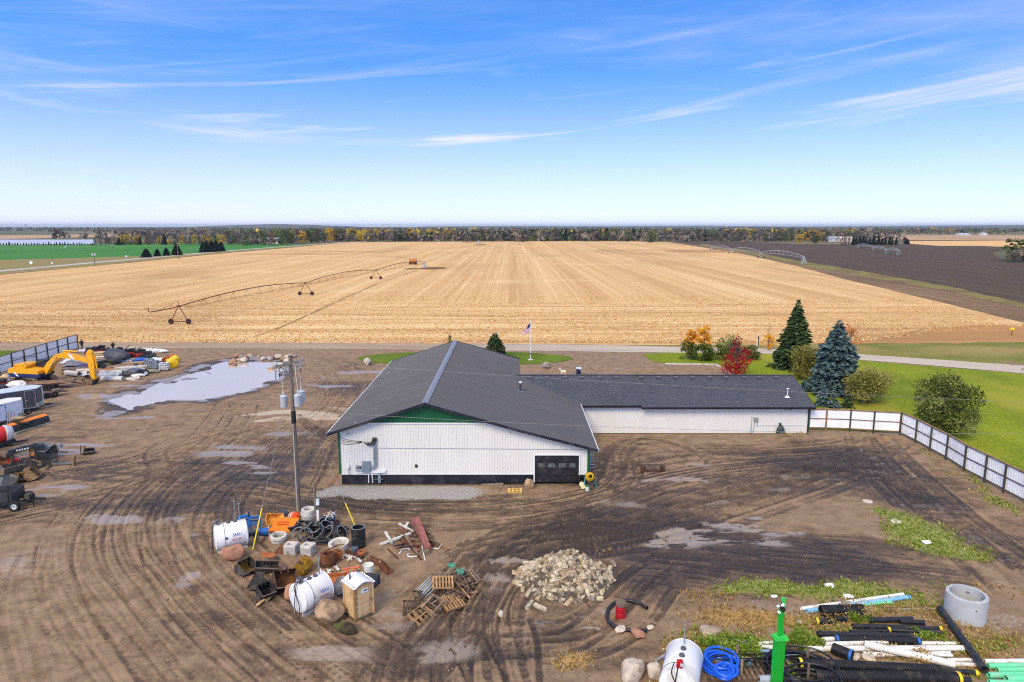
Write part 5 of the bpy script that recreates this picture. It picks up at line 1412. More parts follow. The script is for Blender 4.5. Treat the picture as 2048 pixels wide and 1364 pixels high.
    MB().tube(lp,.016,4).build('script_logo',blu,t)
    flank('logo_underline',blu,x - .03,x + .5,1.34,1.362)
    for k_ in range(3): flank('warning_line',redp,x - .10,x + .50,1.53 + k_ * .075,1.56 + k_ * .075)
    flank('round_badge',blkp if pump == 2 else M('print_pale',(196,198,196),.5),-.42,-.25,1.33,1.50)
    # end plate badge: small four colour diamond and grey patch
    for k_,(cc,dy,dz) in enumerate((((140,30,70),0,.06),((210,50,60),.055,0),((230,200,90),-.055,0),((240,240,240),0,-.06))):
        if end_badge: MB().add([(-h - .072,-face * .35 + dy + a_,zc_ + .3 + dz + b_) for a_,b_ in ((-.05,0),(0,-.05),(.05,0),(0,.05))],[(0,1,2,3),(3,2,1,0)][0:1] if face < 0 else [(0,1,2,3)]).build('hazard_diamond',M('haz%d' % k_,cc,.5),t)
    if end_badge: MB().box((-h - .075,face * .22,zc_ - .05),(.012,.3,.42)).build('end_label',M('label_grey',(176,180,192),.5,var=.2),t)
    return t
fuel_tank('white fuel tank with red warning lines beside the portable toilet',G(605,1234),G(660,1206),pump=1)
fuel_tank('white fuel tank at the back beside the blue steel frames',G(434,1107),G(496,1094),R=.84,pump=2,end_badge=False)
fuel_tank('white fuel tank with a red pump at the lower frame edge beside the blue hose',G(1372,1420),G(1384,1352),R=.84,pump=3,face=1)
# separate tall vent post behind the rear tank
# ---- portable toilet
p = at_ground(711,1244)
bw = 1.12
pt = thing('portable_toilet','tan portable toilet with white roof standing beside the front fuel tank','portable toilet',(p.x,p.y,p.z - .02),math.radians(43))
tan_m = M('toilet_tan',(212,178,130),.5,var=.07,dirt=(170,130,84),dirt_amt=.25); tan_d = M('toilet_tan_dark',(172,132,84),.5,var=.08)
# local: near corner at the origin, door wall along +x, side wall along +y (turned by rz)
MB().box((bw / 2,bw / 2,.09),(bw + .06,bw + .06,.16)).build('base',M('toilet_base',(96,80,60),.7),pt)
MB().box((bw / 2,bw / 2,1.08),(bw - .02,bw - .02,1.9)).build('cabin',tan_m,pt)
for s_ in (0,1):
    y = 0
    MB().box((-.005,bw * .5,.62 + s_ * .82),(.03,bw * .78,.70)).build('side_panel',tan_m,pt)
dr = MB(); 
arc = [(.17,.26),(bw - .17,.26),(bw - .17,1.78)] + [(bw / 2 + (bw / 2 - .17) * math.cos(a),1.78 + .2 * math.sin(a)) for a in np.linspace(0.15,PI - .15,9)] + [(.17,1.78)]
dr.prism([(x,z_) for x,z_ in arc],-.035,.0,0,Matrix(((1,0,0,0),(0,0,1,0),(0,1,0,0),(0,0,0,1)))); dr = dr.build('door',tan_m,pt)
for z_ in (.62,1.22): MB().box((bw / 2,-.045,z_),(.58,.02,.46)).build('door_panel',tan_m,dr)
MB().box((bw / 2 + .05,-.055,1.68),(.40,.012,.24)).build('door_sign',M('sign_white',(232,234,236),.4),dr)
MB().box((bw / 2 + .07,-.064,1.69),(.24,.006,.07)).build('sign_print',M('print_black',(60,62,70),.5),dr)
MB().box((bw - .22,-.06,1.12),(.05,.06,.18)).build('handle',tan_d,dr)
for z_ in (.45,.75,1.05,1.35,1.65): MB().box((.14,-.03,z_),(.025,.03,.12)).build('hinge',tan_d,dr)
for (x,y) in ((0,0),(bw,0),(0,bw),(bw,bw)): MB().box((x,y,1.08),(.09,.09,1.92)).build('corner_post',tan_d if (x,y) == (0,0) else tan_m,pt)
vs,fs = [],[]; nn = 10
for i in range(nn + 1):
    u = i / nn; x = -.10 + (bw + .2) * u; z_ = 2.03 + .20 * math.sin(PI * min(1,max(0,(u - .12) / .76))) ** .8 if .12 < u < .88 else 2.03
    for y in (-.12,bw + .12): vs += [(x,y,z_),(x,y,z_ - .06)]
for i in range(nn):
    a = i * 4; fs += [(a,a + 4,a + 6,a + 2),(a + 3,a + 7,a + 5,a + 1),(a + 1,a + 5,a + 4,a),(a + 2,a + 6,a + 7,a + 3)]
fs += [(0,2,3,1),(nn * 4 + 1,nn * 4 + 3,nn * 4 + 2,nn * 4)]
rf_ = MB().add(vs,fs).build('roof',M('toilet_roof',(240,242,244),.35,var=.04),pt)
MB().tube([(.22,bw - .3,2.05),(.22,bw - .3,2.42)],.055,10).build('vent',M('vent_grey',(96,104,112),.5),pt)
p = at_ground(692,1262); sm = link('rotten_stump',boulder_mesh(1.3,.6,.5,31,M('rotten_wood',(62,54,36),1,var=.5,scale=5,bmp=.8,dirt=(86,92,44),dirt_amt=.4),3,3)); sm.location = p; sm.rotation_euler = (0,0,-.35); tag(sm,'dark mossy rotten log in front of the portable toilet','log')

# ---- rings and pipes standing about
def ring_mesh(ro,ri,h,mats,n=30,lip=True):
    return MB().lathe([(ri,h),(ri,0),(ro,0),(ro,h - .015),(ro - .015,h)],n,None,0,True,True)
def ring(name,label,cat,p,ro,ri,h,mat,tilt=(0,0,0),group=None,n=30):
    o = ring_mesh(ro,ri,h,mat,n).build(name,mat); o.location = p; o.rotation_euler = tilt; return tag(o,label,cat,group)
p = at_ground(615,1047); z_ = p.z - .02
for k_,(h,ro,dx,dy) in enumerate(((.34,.50,0,0),(.24,.50,.03,-.02),(.20,.52,-.03,.02),(.20,.50,.02,0))):
    ring('concrete_ring',('lowest','second lowest','second highest','topmost')[k_] + ' concrete ring in the stack beside the utility pole','concrete ring',(p.x + dx,p.y + .3 + dy,z_),ro,.34,h,conc_m if k_ < 2 else conc_w,(rb.uniform(-.02,.02),rb.uniform(-.02,.02),0),'concrete rings'); z_ += h + .015
p = at_ground(553,1086)
ring('concrete_ring','lower concrete ring under the white ring beside the rusty plate','concrete ring',(p.x,p.y + .35,p.z),.52,.36,.24,conc_m,(0,0,0),'concrete rings'); ring('concrete_ring','whitish concrete ring on top of another beside the rusty plate','concrete ring',(p.x + .03,p.y + .33,p.z + .25),.55,.37,.18,conc_w,(.05,.03,0),'concrete rings')
p = at_ground(587,1045); ring('drum_base','thin pale ring lying under the orange traffic drum','ring',(p.x,p.y,p.z),.48,.36,.07,M('base_grey',(172,166,158),.8),group=None)
p = at_ground(675,1102); o = MB().lathe([(.50,.34),(.46,.08),(.46,0),(.66,0),(.68,.40),(.63,.40),(.60,.33)],36,None,0,True,True).build('concrete_basin',conc_w); o.location = (p.x,p.y + .45,p.z); o.rotation_euler = (.10,-.05,0); tag(o,'wide low concrete basin ring beside the black ring heap','concrete ring')
def corrugated(L_,R,pitch,wall=.03,n=22,amp=.035,T=None):
    """Ribbed pipe along +x from 0 to L_, open at both ends."""
    mb = MB(); k_ = max(3,int(L_ / pitch)); pr = []
    for i in range(k_):
        x = i * L_ / k_; d = L_ / k_
        pr += [(R - amp,x),(R - amp,x + d * .22),(R,x + d * .36),(R,x + d * .72),(R - amp,x + d * .86)]
    pr += [(R - amp,L_),(R - amp - wall,L_),(R - amp - wall,0)]
    return mb.lathe(pr,n,Matrix.Rotation(PI / 2,4,'Y'),0,True,True)
p = at_ground(715,1098)
o = corrugated(1.38,.47,.055,.05,30,.012).build('black_pipe_section',[blk_p],sharp=50); o.location = (p.x,p.y + .4,p.z - .02); o.rotation_euler = (0,-PI / 2,0); cyl = o
tag(o,'thick black ribbed pipe section standing upright beside the yellow guy guard','pipe'); ee = MB().lathe([(.37,1.382),(.47,1.382),(.47,1.37),(.37,1.37)],30,Matrix.Rotation(PI / 2,4,'Y'),0,True,True).build('rim',blk_e,o)
# heap of black rings
ringme = {}
for i,(px,py,r_,tx,ty,dz) in enumerate(((600,1056,.50,.2,.1,.05),(625,1053,.55,-.15,.25,.1),(648,1056,.52,.3,-.1,.08),(668,1058,.5,.1,.2,.05),(612,1068,.55,.55,.2,.15),(634,1066,.56,.5,-.3,.28),(655,1066,.5,.45,.25,.22),(640,1078,.54,.7,.1,.1),(660,1076,.52,.8,-.2,.12),(597,1076,.50,.9,.3,.10),(608,1080,.52,1.0,-.05,.15),(677,1079,.56,.95,-.1,.15),(621,1090,.48,.35,.05,.03),(645,1090,.5,.2,.1,.02),(588,1060,.45,.1,.3,.02),(685,1066,.45,.25,.1,.05),(628,1072,.5,.15,.5,.4),(650,1071,.48,-.2,.4,.42))):
    p = at_ground(px,py); h_ = .16 + .08 * (i % 3)
    t = thing('black_ring','black ribbed plastic pipe ring tumbled in the heap beside the concrete basin','pipe ring',(p.x,p.y + .2,p.z + dz + .12 * abs(math.sin(tx))),0,'black rings in the heap'); t.rotation_euler = (tx,ty,i * .7)
    key = (r_,i % 3)
    if key not in ringme:
        a = MB().lathe([(r_ * .80,h_),(r_ * .80,0),(r_,0),(r_,h_ * .2),(r_ * .95,h_ * .3),(r_ * .95,h_ * .45),(r_,h_ * .55),(r_,h_ * .75),(r_ * .95,h_ * .85),(r_ * .95,h_)],26,None,0,True,True).build('ring_body',blk_p,t)
        b = MB().lathe([(r_ * .80,h_ + .004),(r_ * .955,h_ + .004)],26).build('rim',blk_e,t); ringme[key] = (a.data,b.data)
    else:
        link('ring_body',ringme[key][0],t); link('rim',ringme[key][1],t)
# concrete frames on pallets
for px,py,rz,lab in ((580,1112,-.12,'square grey concrete inlet frame beside the rusty plate'),(614,1113,-.3,'square grey concrete inlet frame beside the rusty grate')):
    p = at_ground(px,py); t = thing('inlet_frame',lab,'concrete frame',(p.x,p.y + .35,p.z),rz,'concrete inlet frames')
    MB().box((0,0,.03),(.95,.85,.06)).build('board',wood_o,t)
    mb = MB(); mb.box((0,0,.30),(.78,.66,.46),(.0,0,0)); mb.build('block',conc_m,t)
    mb = MB(); zt_ = .60
    for (cx,cy,sx_,sy_) in ((0,-.27,.76,.12),(0,.27,.76,.12),(-.31,0,.13,.42),(.31,0,.13,.42)): mb.box((cx,cy,zt_),(sx_,sy_,.14))
    mb.build('top_frame',conc_w,t)
p = at_ground(561,1107); o = MB().box((0,0,.02),(.62,1.0,.03)).build('rusty_plate',rust_m); o.location = (p.x,p.y + .4,p.z + .1); o.rotation_euler = (.16,0,-.25); tag(o,'flat brown rusty plate lying between the white ring and the concrete frame','plate')
# rusty casting stack with a grate leaning on it
p = at_ground(653,1134); z_ = p.z
for k_,(ro,ri,h) in enumerate(((.50,.36,.26),(.46,.34,.16),(.47,.32,.18),(.40,.30,.14))):
    ring('iron_ring',('lowest','second','third','topmost')[k_] + ' rusty iron ring of the stack behind the white fuel tank','iron ring',(p.x + .02 * k_,p.y + .3,z_),ro,ri,h,rust_m if k_ else rust_d,(rb.uniform(-.03,.03),rb.uniform(-.03,.03),0),'rusty iron rings'); z_ += h + .01
p2 = p; t = thing('iron_grate','rusty slotted iron grate leaning over the iron ring stack','grate',(p.x + .0,p.y + .75,z_ - .18),.62); t.rotation_euler = (.25,-.15,.62)
for i in range(13): MB().box((-.6 + i * .1,0,0),(.035,.5,.05)).build('bar',rust_m,t)
for s_ in (-1,1): MB().box((0,s_ * .27,0),(1.28,.04,.06)).build('frame_bar',rust_m,t)
p = at_ground(672,1122); o = MB().box((0,0,.3),(.5,.45,.6)).build('iron_box',rust_o); o.location = (p.x,p.y + .2,p.z); o.rotation_euler = (.1,.2,.4); tag(o,'orange brown rusty iron box behind the iron ring stack','box')
# ---- excavator and loader buckets
def bucket(label,px,py,w,s,rz,tilt,mat,mat_in,teeth=0,dz=0.0,name='digger_bucket',group='digger buckets'):
    """Open digger bucket; w wide along x, profile in y-z, mouth towards -y."""
    p = at_ground(px,py); t = thing(name,label,'bucket',(p.x,p.y,p.z + dz),0,group); t.rotation_euler = (-tilt[0],tilt[1],rz)
    prof = [(-.55,.05),(-.1,0),(.30,.08),(.52,.35),(.50,.68),(.25,.92),(-.12,1.0)]
    vs = [(x,y * s,z_ * s) for y,z_ in prof for x in (-w / 2,w / 2)]
    fs = [(2 * i,2 * i + 1,2 * i + 3,2 * i + 2) for i in range(len(prof) - 1)]
    mb = MB(); mb.add(vs,fs,1)
    mb.add([(x,y * s * 1.05 + .02,(z_ - .02) * s) for (x,y,z_) in [(v[0],v[1] / s,v[2] / s) for v in vs]],[tuple(reversed(f)) for f in fs],0)
    mb.build('shell',[mat,mat_in],t)
    for sx_ in (-1,1):
        poly = prof + [(-.36,.52)]
        mb = MB(); X0 = sx_ * w / 2; th = .03 * sx_
        n_ = len(poly); vv = [(X0,y * s,z_ * s) for y,z_ in poly] + [(X0 + th,y * s,z_ * s) for y,z_ in poly]
        mb.add(vv,[tuple(range(n_)),tuple(reversed(range(n_,2 * n_)))] + [(i,(i + 1) % n_,n_ + (i + 1) % n_,n_ + i) for i in range(n_)])
        mb.build('cheek',mat,t)
    MB().box((0,-.53 * s,.045 * s),(w + .06,.14 * s,.05)).build('cutting_edge',M('edge_steel',(128,112,98),.5,.3,var=.3),t)
    for i in range(teeth): MB().box((-w / 2 + w * (i + .5) / teeth,-.66 * s,.05 * s),(.09,.22 * s,.06),(.15,0,0)).build('tooth',rust_d,t)
    for sx_ in (-1,1): MB().box((sx_ * w * .16,.18 * s,1.0 * s),(.05,.5 * s,.3 * s)).build('lug',mat,t)
    return t
bk_rust = M('bucket_rust',(98,70,52),.8,var=.35,scale=2,dirt=(58,50,44),dirt_amt=.5); bk_in = M('bucket_inside',(128,84,40),.8,var=.4,scale=2,dirt=(70,50,34),dirt_amt=.5)
bk_dark = M('bucket_dark',(62,56,52),.7,var=.4,scale=2,dirt=(104,92,78),dirt_amt=.4); bk_yel = M('bucket_yellow',(176,132,30),.7,var=.3,dirt=(110,80,40),dirt_amt=.5); bk_grey = M('bucket_grey',(104,106,102),.6,var=.25,dirt=(120,104,80),dirt_amt=.45)
bucket('big rusty digger bucket with an orange brown inside beside the front fuel tank',572,1180,1.25,1.05,.55,(.55,.1,0),bk_rust,bk_in,0,.15)
bucket('worn bucket with a yellow inside at the outer end of the bucket row',497,1145,1.0,.85,1.1,(.5,0,0),bk_dark,bk_yel)
bucket('narrow yellow bucket behind the big rusty bucket',603,1142,.8,.95,-1.9,(.25,.2,0),bk_yel,bk_rust)
bucket('dark grey bucket wedged behind the big rusty one',532,1148,1.3,.75,.3,(1.0,.2,0),bk_dark,bk_dark,0,.1)
bucket('black open bucket lying face up nearest the loose boards',535,1196,.75,.8,.75,(.7,0,0),M('bucket_black',(46,46,48),.6,var=.4,dirt=(98,88,76),dirt_amt=.4),M('bucket_blackin',(24,22,20),.8),0,.05)
bucket('dark narrow bucket with a pale edge standing against the big rusty bucket',512,1180,.6,.85,-.9,(.3,-.4,0),bk_dark,bk_dark)
o = MB().box((0,0,0),(.85,.4,.03)).build('rusty_sheet',rust_o); p = at_ground(537,1123); o.location = (p.x,p.y,p.z + .45); o.rotation_euler = (.3,.1,-.1); tag(o,'small orange rusty sheet on top of the dark grey bucket','sheet')
for k_,(a,b,lab) in enumerate((((514,1214),(545,1188),'pale new plank in front of the black open bucket'),((533,1206),(556,1180),'weathered plank lying alongside the pale plank by the buckets'))):
    A,B = at_ground(*a),at_ground(*b); c = (A + B) / 2; mb = MB(); mb.beam(A - c,B - c,.16,.05); o = mb.build('plank',wood_m if k_ == 0 else wood_o); o.location = c + Vector((0,0,.06 + .02 * k_)); tag(o,lab,'plank','loose boards')
p = at_ground(592,1176); o = MB().lathe([(0,.01),(.2,0),(.22,.5),(.24,.5),(.22,.52),(0,.5)],16).build('green_pail',M('green_plastic',(30,130,86),.4)); o.location = p; o.rotation_euler = (1.2,0,.6); tag(o,'green pail tipped over between the rusty bucket and the fuel tank','pail')
# ---- blue frames, orange tub, sign, drum
def frame_stand(px,py,rz,label):
    p = at_ground(px,py); t = thing('pipe_stand',label,'stand',(p.x,p.y,p.z),rz,'blue steel stands')
    for sx_ in (-.35,.35):
        for sy_ in (-.25,.25): MB().box((sx_,sy_,.4),(.09,.09,.8)).build('leg',blue_p,t)
    MB().box((0,0,.78),(.85,.14,.16)).build('beam',blue_p,t); MB().box((0,-.25,.42),(.7,.05,.12)).build('crossbar',blue_p,t); MB().box((0,.25,.42),(.7,.05,.12)).build('crossbar',blue_p,t)
    for sx_ in (-.35,.35): MB().box((sx_,0,.95),(.1,.1,.22)).build('upright',M('dark_blue',(24,52,96),.5),t)
    return t
frame_stand(489,1052,.35,'blue steel stand just behind the rear fuel tank'); frame_stand(510,1056,.3,'taller looking blue steel stand next to the yellow guy guard')
p = at_ground(508,1068); t = thing('steel_skid','dark grey steel skid lying in front of the blue stands','skid',(p.x,p.y,p.z),.2); MB().box((0,0,.25),(1.0,.5,.12)).build('deck',M('grey_steel',(78,84,94),.5,var=.3),t)
for sx_ in (-.4,.4): MB().box((sx_,0,.1),(.1,.6,.2)).build('runner',dark_m,t)
p = at_ground(528,1072); t = thing('blue_reel','small blue steel reel with two pale handles beside the guy guard','reel',(p.x,p.y,p.z),.3)
MB().lathe([(.0,-.28),(.24,-.28),(.24,.28),(0,.28)],18,Matrix.Translation((0,0,.3)) @ Matrix.Rotation(PI / 2,4,'Y')).build('drum',blue_p,t)
for sx_ in (-.33,.33): MB().tube([(sx_,.2,.6),(sx_ * 1.1,-.3,.02)],.025,6).build('handle',galv_m,t)
tub_m = M('orange_tub',(240,158,52),.5,var=.1,dirt=(170,110,60),dirt_amt=.3)
p = at_ground(548,1056); t = thing('wheelbarrow_tub','orange plastic wheelbarrow tub tipped up to show its inside','tub',(p.x,p.y + .3,p.z + .52),0); t.rotation_euler = (.95,.25,.55)
mb = MB(); rim_o = [(-.55,-.38),(.55,-.42),(.62,0),(.55,.42),(-.55,.38),(-.62,0)]; bot = [(-.3,-.22),(.3,-.22),(.36,0),(.3,.22),(-.3,.22),(-.36,0)]
vs = [(x,y,.0) for x,y in rim_o] + [(x,y,-.3) for x,y in bot] + [(x * 1.06,y * 1.06,-.01) for x,y in rim_o] + [(x * 1.08,y * 1.1,-.33) for x,y in bot]
fs = [(i,(i + 1) % 6,6 + (i + 1) % 6,6 + i) for i in range(6)] + [tuple(range(11,5,-1))[::-1]] + [(12 + (i + 1) % 6,12 + i,18 + i,18 + (i + 1) % 6) for i in range(6)] + [tuple(range(23,17,-1))] + [(i,12 + i,12 + (i + 1) % 6,(i + 1) % 6) for i in range(6)]
mb.add(vs,fs).build('tub',tub_m,t); MB().tube([(x * 1.04,y * 1.04,.0) for x,y in rim_o],.035,6,closed=True).build('rim',tub_m,t)
p = at_ground(565,1038); t = thing('tipped_wheelbarrow','dark wheelbarrow frame with a wheel behind the orange tub','wheelbarrow',(p.x,p.y,p.z),.4)
MB().tube([(-.7,-.25,.3),(.5,-.15,.35),(.7,0,.2)],.03,6).tube([(-.7,.25,.3),(.5,.15,.35),(.7,0,.2)],.03,6).build('frame',dark_m,t); MB().lathe([(.1,-.05),(.2,-.05),(.2,.05),(.1,.05)],16,Matrix.Translation((.75,0,.2)) @ Matrix.Rotation(PI / 2,4,'X'),0,True,True).build('wheel',dark_m,t); MB().box((0,0,.42),(.8,.5,.2)).build('tray',M('dark_tray',(58,62,72),.5),t)
# orange road sign, face printed with two illegible rows
p = at_ground(565,1062); t = thing('road_work_sign','bright orange road work sign tilted over junk beside the black rings','sign',(p.x,p.y + .35,p.z + .32),0); t.rotation_euler = (.5,.12,.12)
vs,fs = [],[]; ng = 8
for i in range(ng + 1):
    for j in range(ng + 1):
        x = -.72 + 1.44 * i / ng; y = -.62 + 1.24 * j / ng; x += .25 * (y / .62); vs.append((x,y,.05 * mnoise.noise((x * 2,y * 2,3)) + .04 * x))
for i in range(ng):
    for j in range(ng): a = i * (ng + 1) + j; fs.append((a,a + ng + 1,a + ng + 2,a + 1))
o = MB().add(vs,fs,0,True).build('sign_face',M('sign_orange',(255,132,10),.45,var=.06,scale=4),t)
MB().add([(v[0],v[1],v[2] - .012) for v in vs],[tuple(reversed(f)) for f in fs]).build('sign_back',M('sign_back',(190,96,20),.6),t)
pr = M('sign_print',(196,84,8),.5)
for r_,y in enumerate((.18,-.02)):
    for q in range(6): MB().box((-.42 + q * .14 + .1 * y,y,.045 + .05 * mnoise.noise(((-.5 + q * .17) * 2,y * 2,3))),(.11,.09,.012),(0,.05,.1)).build('letter',pr,t)
p = at_ground(584,1040); t = thing('traffic_drum','orange and white striped traffic drum tipped over beside the pole','traffic drum',(p.x + .12,p.y,p.z + .30),0); t.rotation_euler = (.25,1.15,-.55)
dm = M('drum_orange',(250,96,30),.45,var=.08); wh = M('drum_white',(240,236,230),.4,var=.05)
for (z0,z1,r0,r1,mt) in ((-.52,-.26,.31,.30,dm),(-.26,-.10,.295,.29,wh),(-.10,.08,.285,.28,dm),(.08,.24,.275,.27,wh),(.24,.50,.265,.25,dm)):
    MB().lathe([(r0,z0),(r1,z1)],24).build('band',mt,t)
MB().lathe([(.25,.5),(.24,.53),(0,.54)],24).lathe([(0,-.521),(.31,-.52)],24).build('end_cap',dm,t); MB().box((0,0,.58),(.18,.04,.1)).build('handle',dm,t)
# junk barrow near the post, blue
p = at_ground(659,1047); t = thing('scrap_barrow','blue barrow heaped with pale scrap beside the short post','barrow',(p.x,p.y,p.z),.2)
MB().lathe([(0,.22),(.35,.24),(.5,.5),(.47,.5),(.33,.28),(0,.26)],16).build('tub',M('barrow_blue',(40,92,130),.5),t); MB().tube([(.3,-.2,.3),(.75,-.25,.12)],.03,6).build('leg',dark_m,t); MB().lathe([(.06,-.05),(.16,-.05),(.16,.05),(.06,.05)],14,Matrix.Translation((.55,-.25,.16)) @ Matrix.Rotation(PI / 2,4,'X'),0,True,True).build('wheel',dark_m,t)
mb_list = []
for i in range(16):
    a = rb.uniform(0,6.28); c = Vector((rb.uniform(-.3,.3),rb.uniform(-.3,.3),rb.uniform(.5,.72))); d = Vector((math.cos(a),math.sin(a),rb.uniform(-.1,.5))) * rb.uniform(.2,.4)
    MB().beam(c - d,c + d,.06,.03).build('scrap_strip',rb.choice([conc_w,wood_m,M('red_strip',(196,90,70),.6),galv_m]),t)
# ---- rusty channels, jack, crate, pail by the black cylinder
def beam_thing(name,label,cat,a,b,w,h,mat,dz=0.0,dz2=None,group=None,channel=False):
    A = at_ground(*a); B = at_ground(*b); A.z += h / 2 + dz; B.z += h / 2 + (dz if dz2 is None else dz2); c = (A + B) / 2; mb = MB()
    if channel:
        d = (B - A).normalized(); n = d.cross(Vector((0,0,1))).normalized()
        mb.beam(A - c - Vector((0,0,h * .4)),B - c - Vector((0,0,h * .4)),w,.03)
        for s_ in (-1,1): mb.beam(A - c + n * s_ * (w / 2 - .015),B - c + n * s_ * (w / 2 - .015),.03,h)
    else: mb.beam(A - c,B - c,w,h)
    o = mb.build(name,mat); o.location = c; return tag(o,label,cat,group)
beam_thing('steel_channel','rusty steel channel with white patches bending toward the mud, upper half','steel channel',(736,1122),(760,1131),.38,.22,M('patched_rust',(112,76,56),.8,var=.4,dirt=(206,202,192),dirt_amt=.35,dscale=1.6),.1,channel=True)
beam_thing('steel_channel','rusty brown steel channel end lying toward the mud, lower half','steel channel',(758,1130),(779,1149),.38,.24,rust_m,.1,.02,channel=True)
beam_thing('steel_beam','dark rusty beam under the small rusty ring','beam',(692,1104),(726,1118),.2,.16,rust_d)
p = at_ground(722,1115); ring('iron_ring','small brown iron ring beside the upright black pipe','iron ring',(p.x,p.y + .2,p.z + .2),.27,.15,.14,rust_o,(.1,.05,0))
p = at_ground(710,1106); o = MB().lathe([(0,.42),(.16,.42),(.24,.38),(.24,.3),(.2,.28),(.2,.1),(.25,.06),(.25,0),(0,0)],20).build('blue_grey_fitting',M('fitting',(84,92,108),.5)); o.location = p; tag(o,'blue grey round fitting in front of the upright black pipe','pipe fitting')
for k_,(px,py,rz,lab) in enumerate(((688,1117,.4,'white broken scrap piece at the end of the dark rusty beam'),(703,1120,1.0,'white bent scrap piece in the middle of the rusty beam'),(718,1124,2.3,'white pointed scrap piece nearest the steel channel'),(642,1150,.3,'pale broken scrap behind the white tank'),(660,1148,1.4,'pale twisted scrap beside the iron ring stack'),(674,1140,2.2,'long pale bent strip beside the iron ring stack'))):
    p = at_ground(px,py); mb = MB(); mb.beam((-.3,0,.1),(.1,.05,.22),.16,.05); mb.beam((.1,.05,.2),(.32,-.1,.06),.14,.05); mb.beam((-.1,-.15,.05),(0,.2,.3),.08,.04); o = mb.build('scrap_piece',conc_w); o.location = p; o.rotation_euler = (0,0,rz); tag(o,lab,'scrap','pale scrap pieces')
p = at_ground(678,1163); o = MB().box((0,0,.03),(1.5,.9,.05)).box((0,.42,.15),(1.5,.05,.3)).build('rusty_trough',rust_o); o.location = p; o.rotation_euler = (.12,0,.12); tag(o,'orange brown rusty trough behind the portable toilet','trough')
p = at_ground(702,1150); t = thing('orange_jack','orange red jack frame lying on pale boards behind the portable toilet','jack',(p.x,p.y,p.z + .1),.1)
om = M('jack_orange',(226,100,60),.5,var=.15)
for a,b in (((-.6,.2,.2),(.5,.25,.25)),((-.3,.2,.2),(-.2,-.3,.1)),((-.2,-.3,.1),(.3,-.35,.12)),((.2,.3,.2),(.35,-.3,.1))): MB().tube([a,b],.05,6).build('tube',om,t)
MB().lathe([(.05,0),(.12,0),(.12,.1),(.05,.1)],12,Matrix.Translation((-.05,-.4,.05)),0,True,True).build('wheel',om,t)
for k_ in range(4):
    a = at_ground(690 + k_ * 9,1146 - k_ * 3); o = MB().box((0,0,.04),(1.0 - k_ * .12,.13,.04)).build('plank',wood_m); o.location = a; o.rotation_euler = (0,0,.35 + k_ * .5); tag(o,('longest','second','third','shortest')[k_] + ' pale board under the orange jack','plank','boards under the jack')
p = at_ground(738,1172); t = thing('black_crate','dark plastic slatted crate behind the portable toilet','crate',(p.x,p.y,p.z),-.35)
MB().box((0,0,.06),(.9,.9,.06)).build('base',blk_p,t)
for k_ in range(4):
    z_ = .14 + k_ * .13
    for (cx,cy,sx_,sy_) in ((0,-.43,.9,.04),(0,.43,.9,.04),(-.43,0,.04,.82),(.43,0,.04,.82)): MB().box((cx,cy,z_),(sx_,sy_,.08)).build('slat',M('crate_plastic',(62,72,86),.5,var=.3),t)
for (cx,cy) in ((-.43,-.43),(.43,-.43),(-.43,.43),(.43,.43)): MB().box((cx,cy,.3),(.08,.08,.6)).build('post',blk_p,t)
p = at_ground(735,1166); o = MB().lathe([(0,0),(.26,0),(.3,.38),(.33,.4),(.3,.42),(.28,.38),(.25,.04),(0,.04)],20).build('white_pail',M('pail_white',(232,234,222),.4)); o.location = (p.x,p.y + .4,p.z + .58); tag(o,'white pail standing on the dark slatted crate','pail')

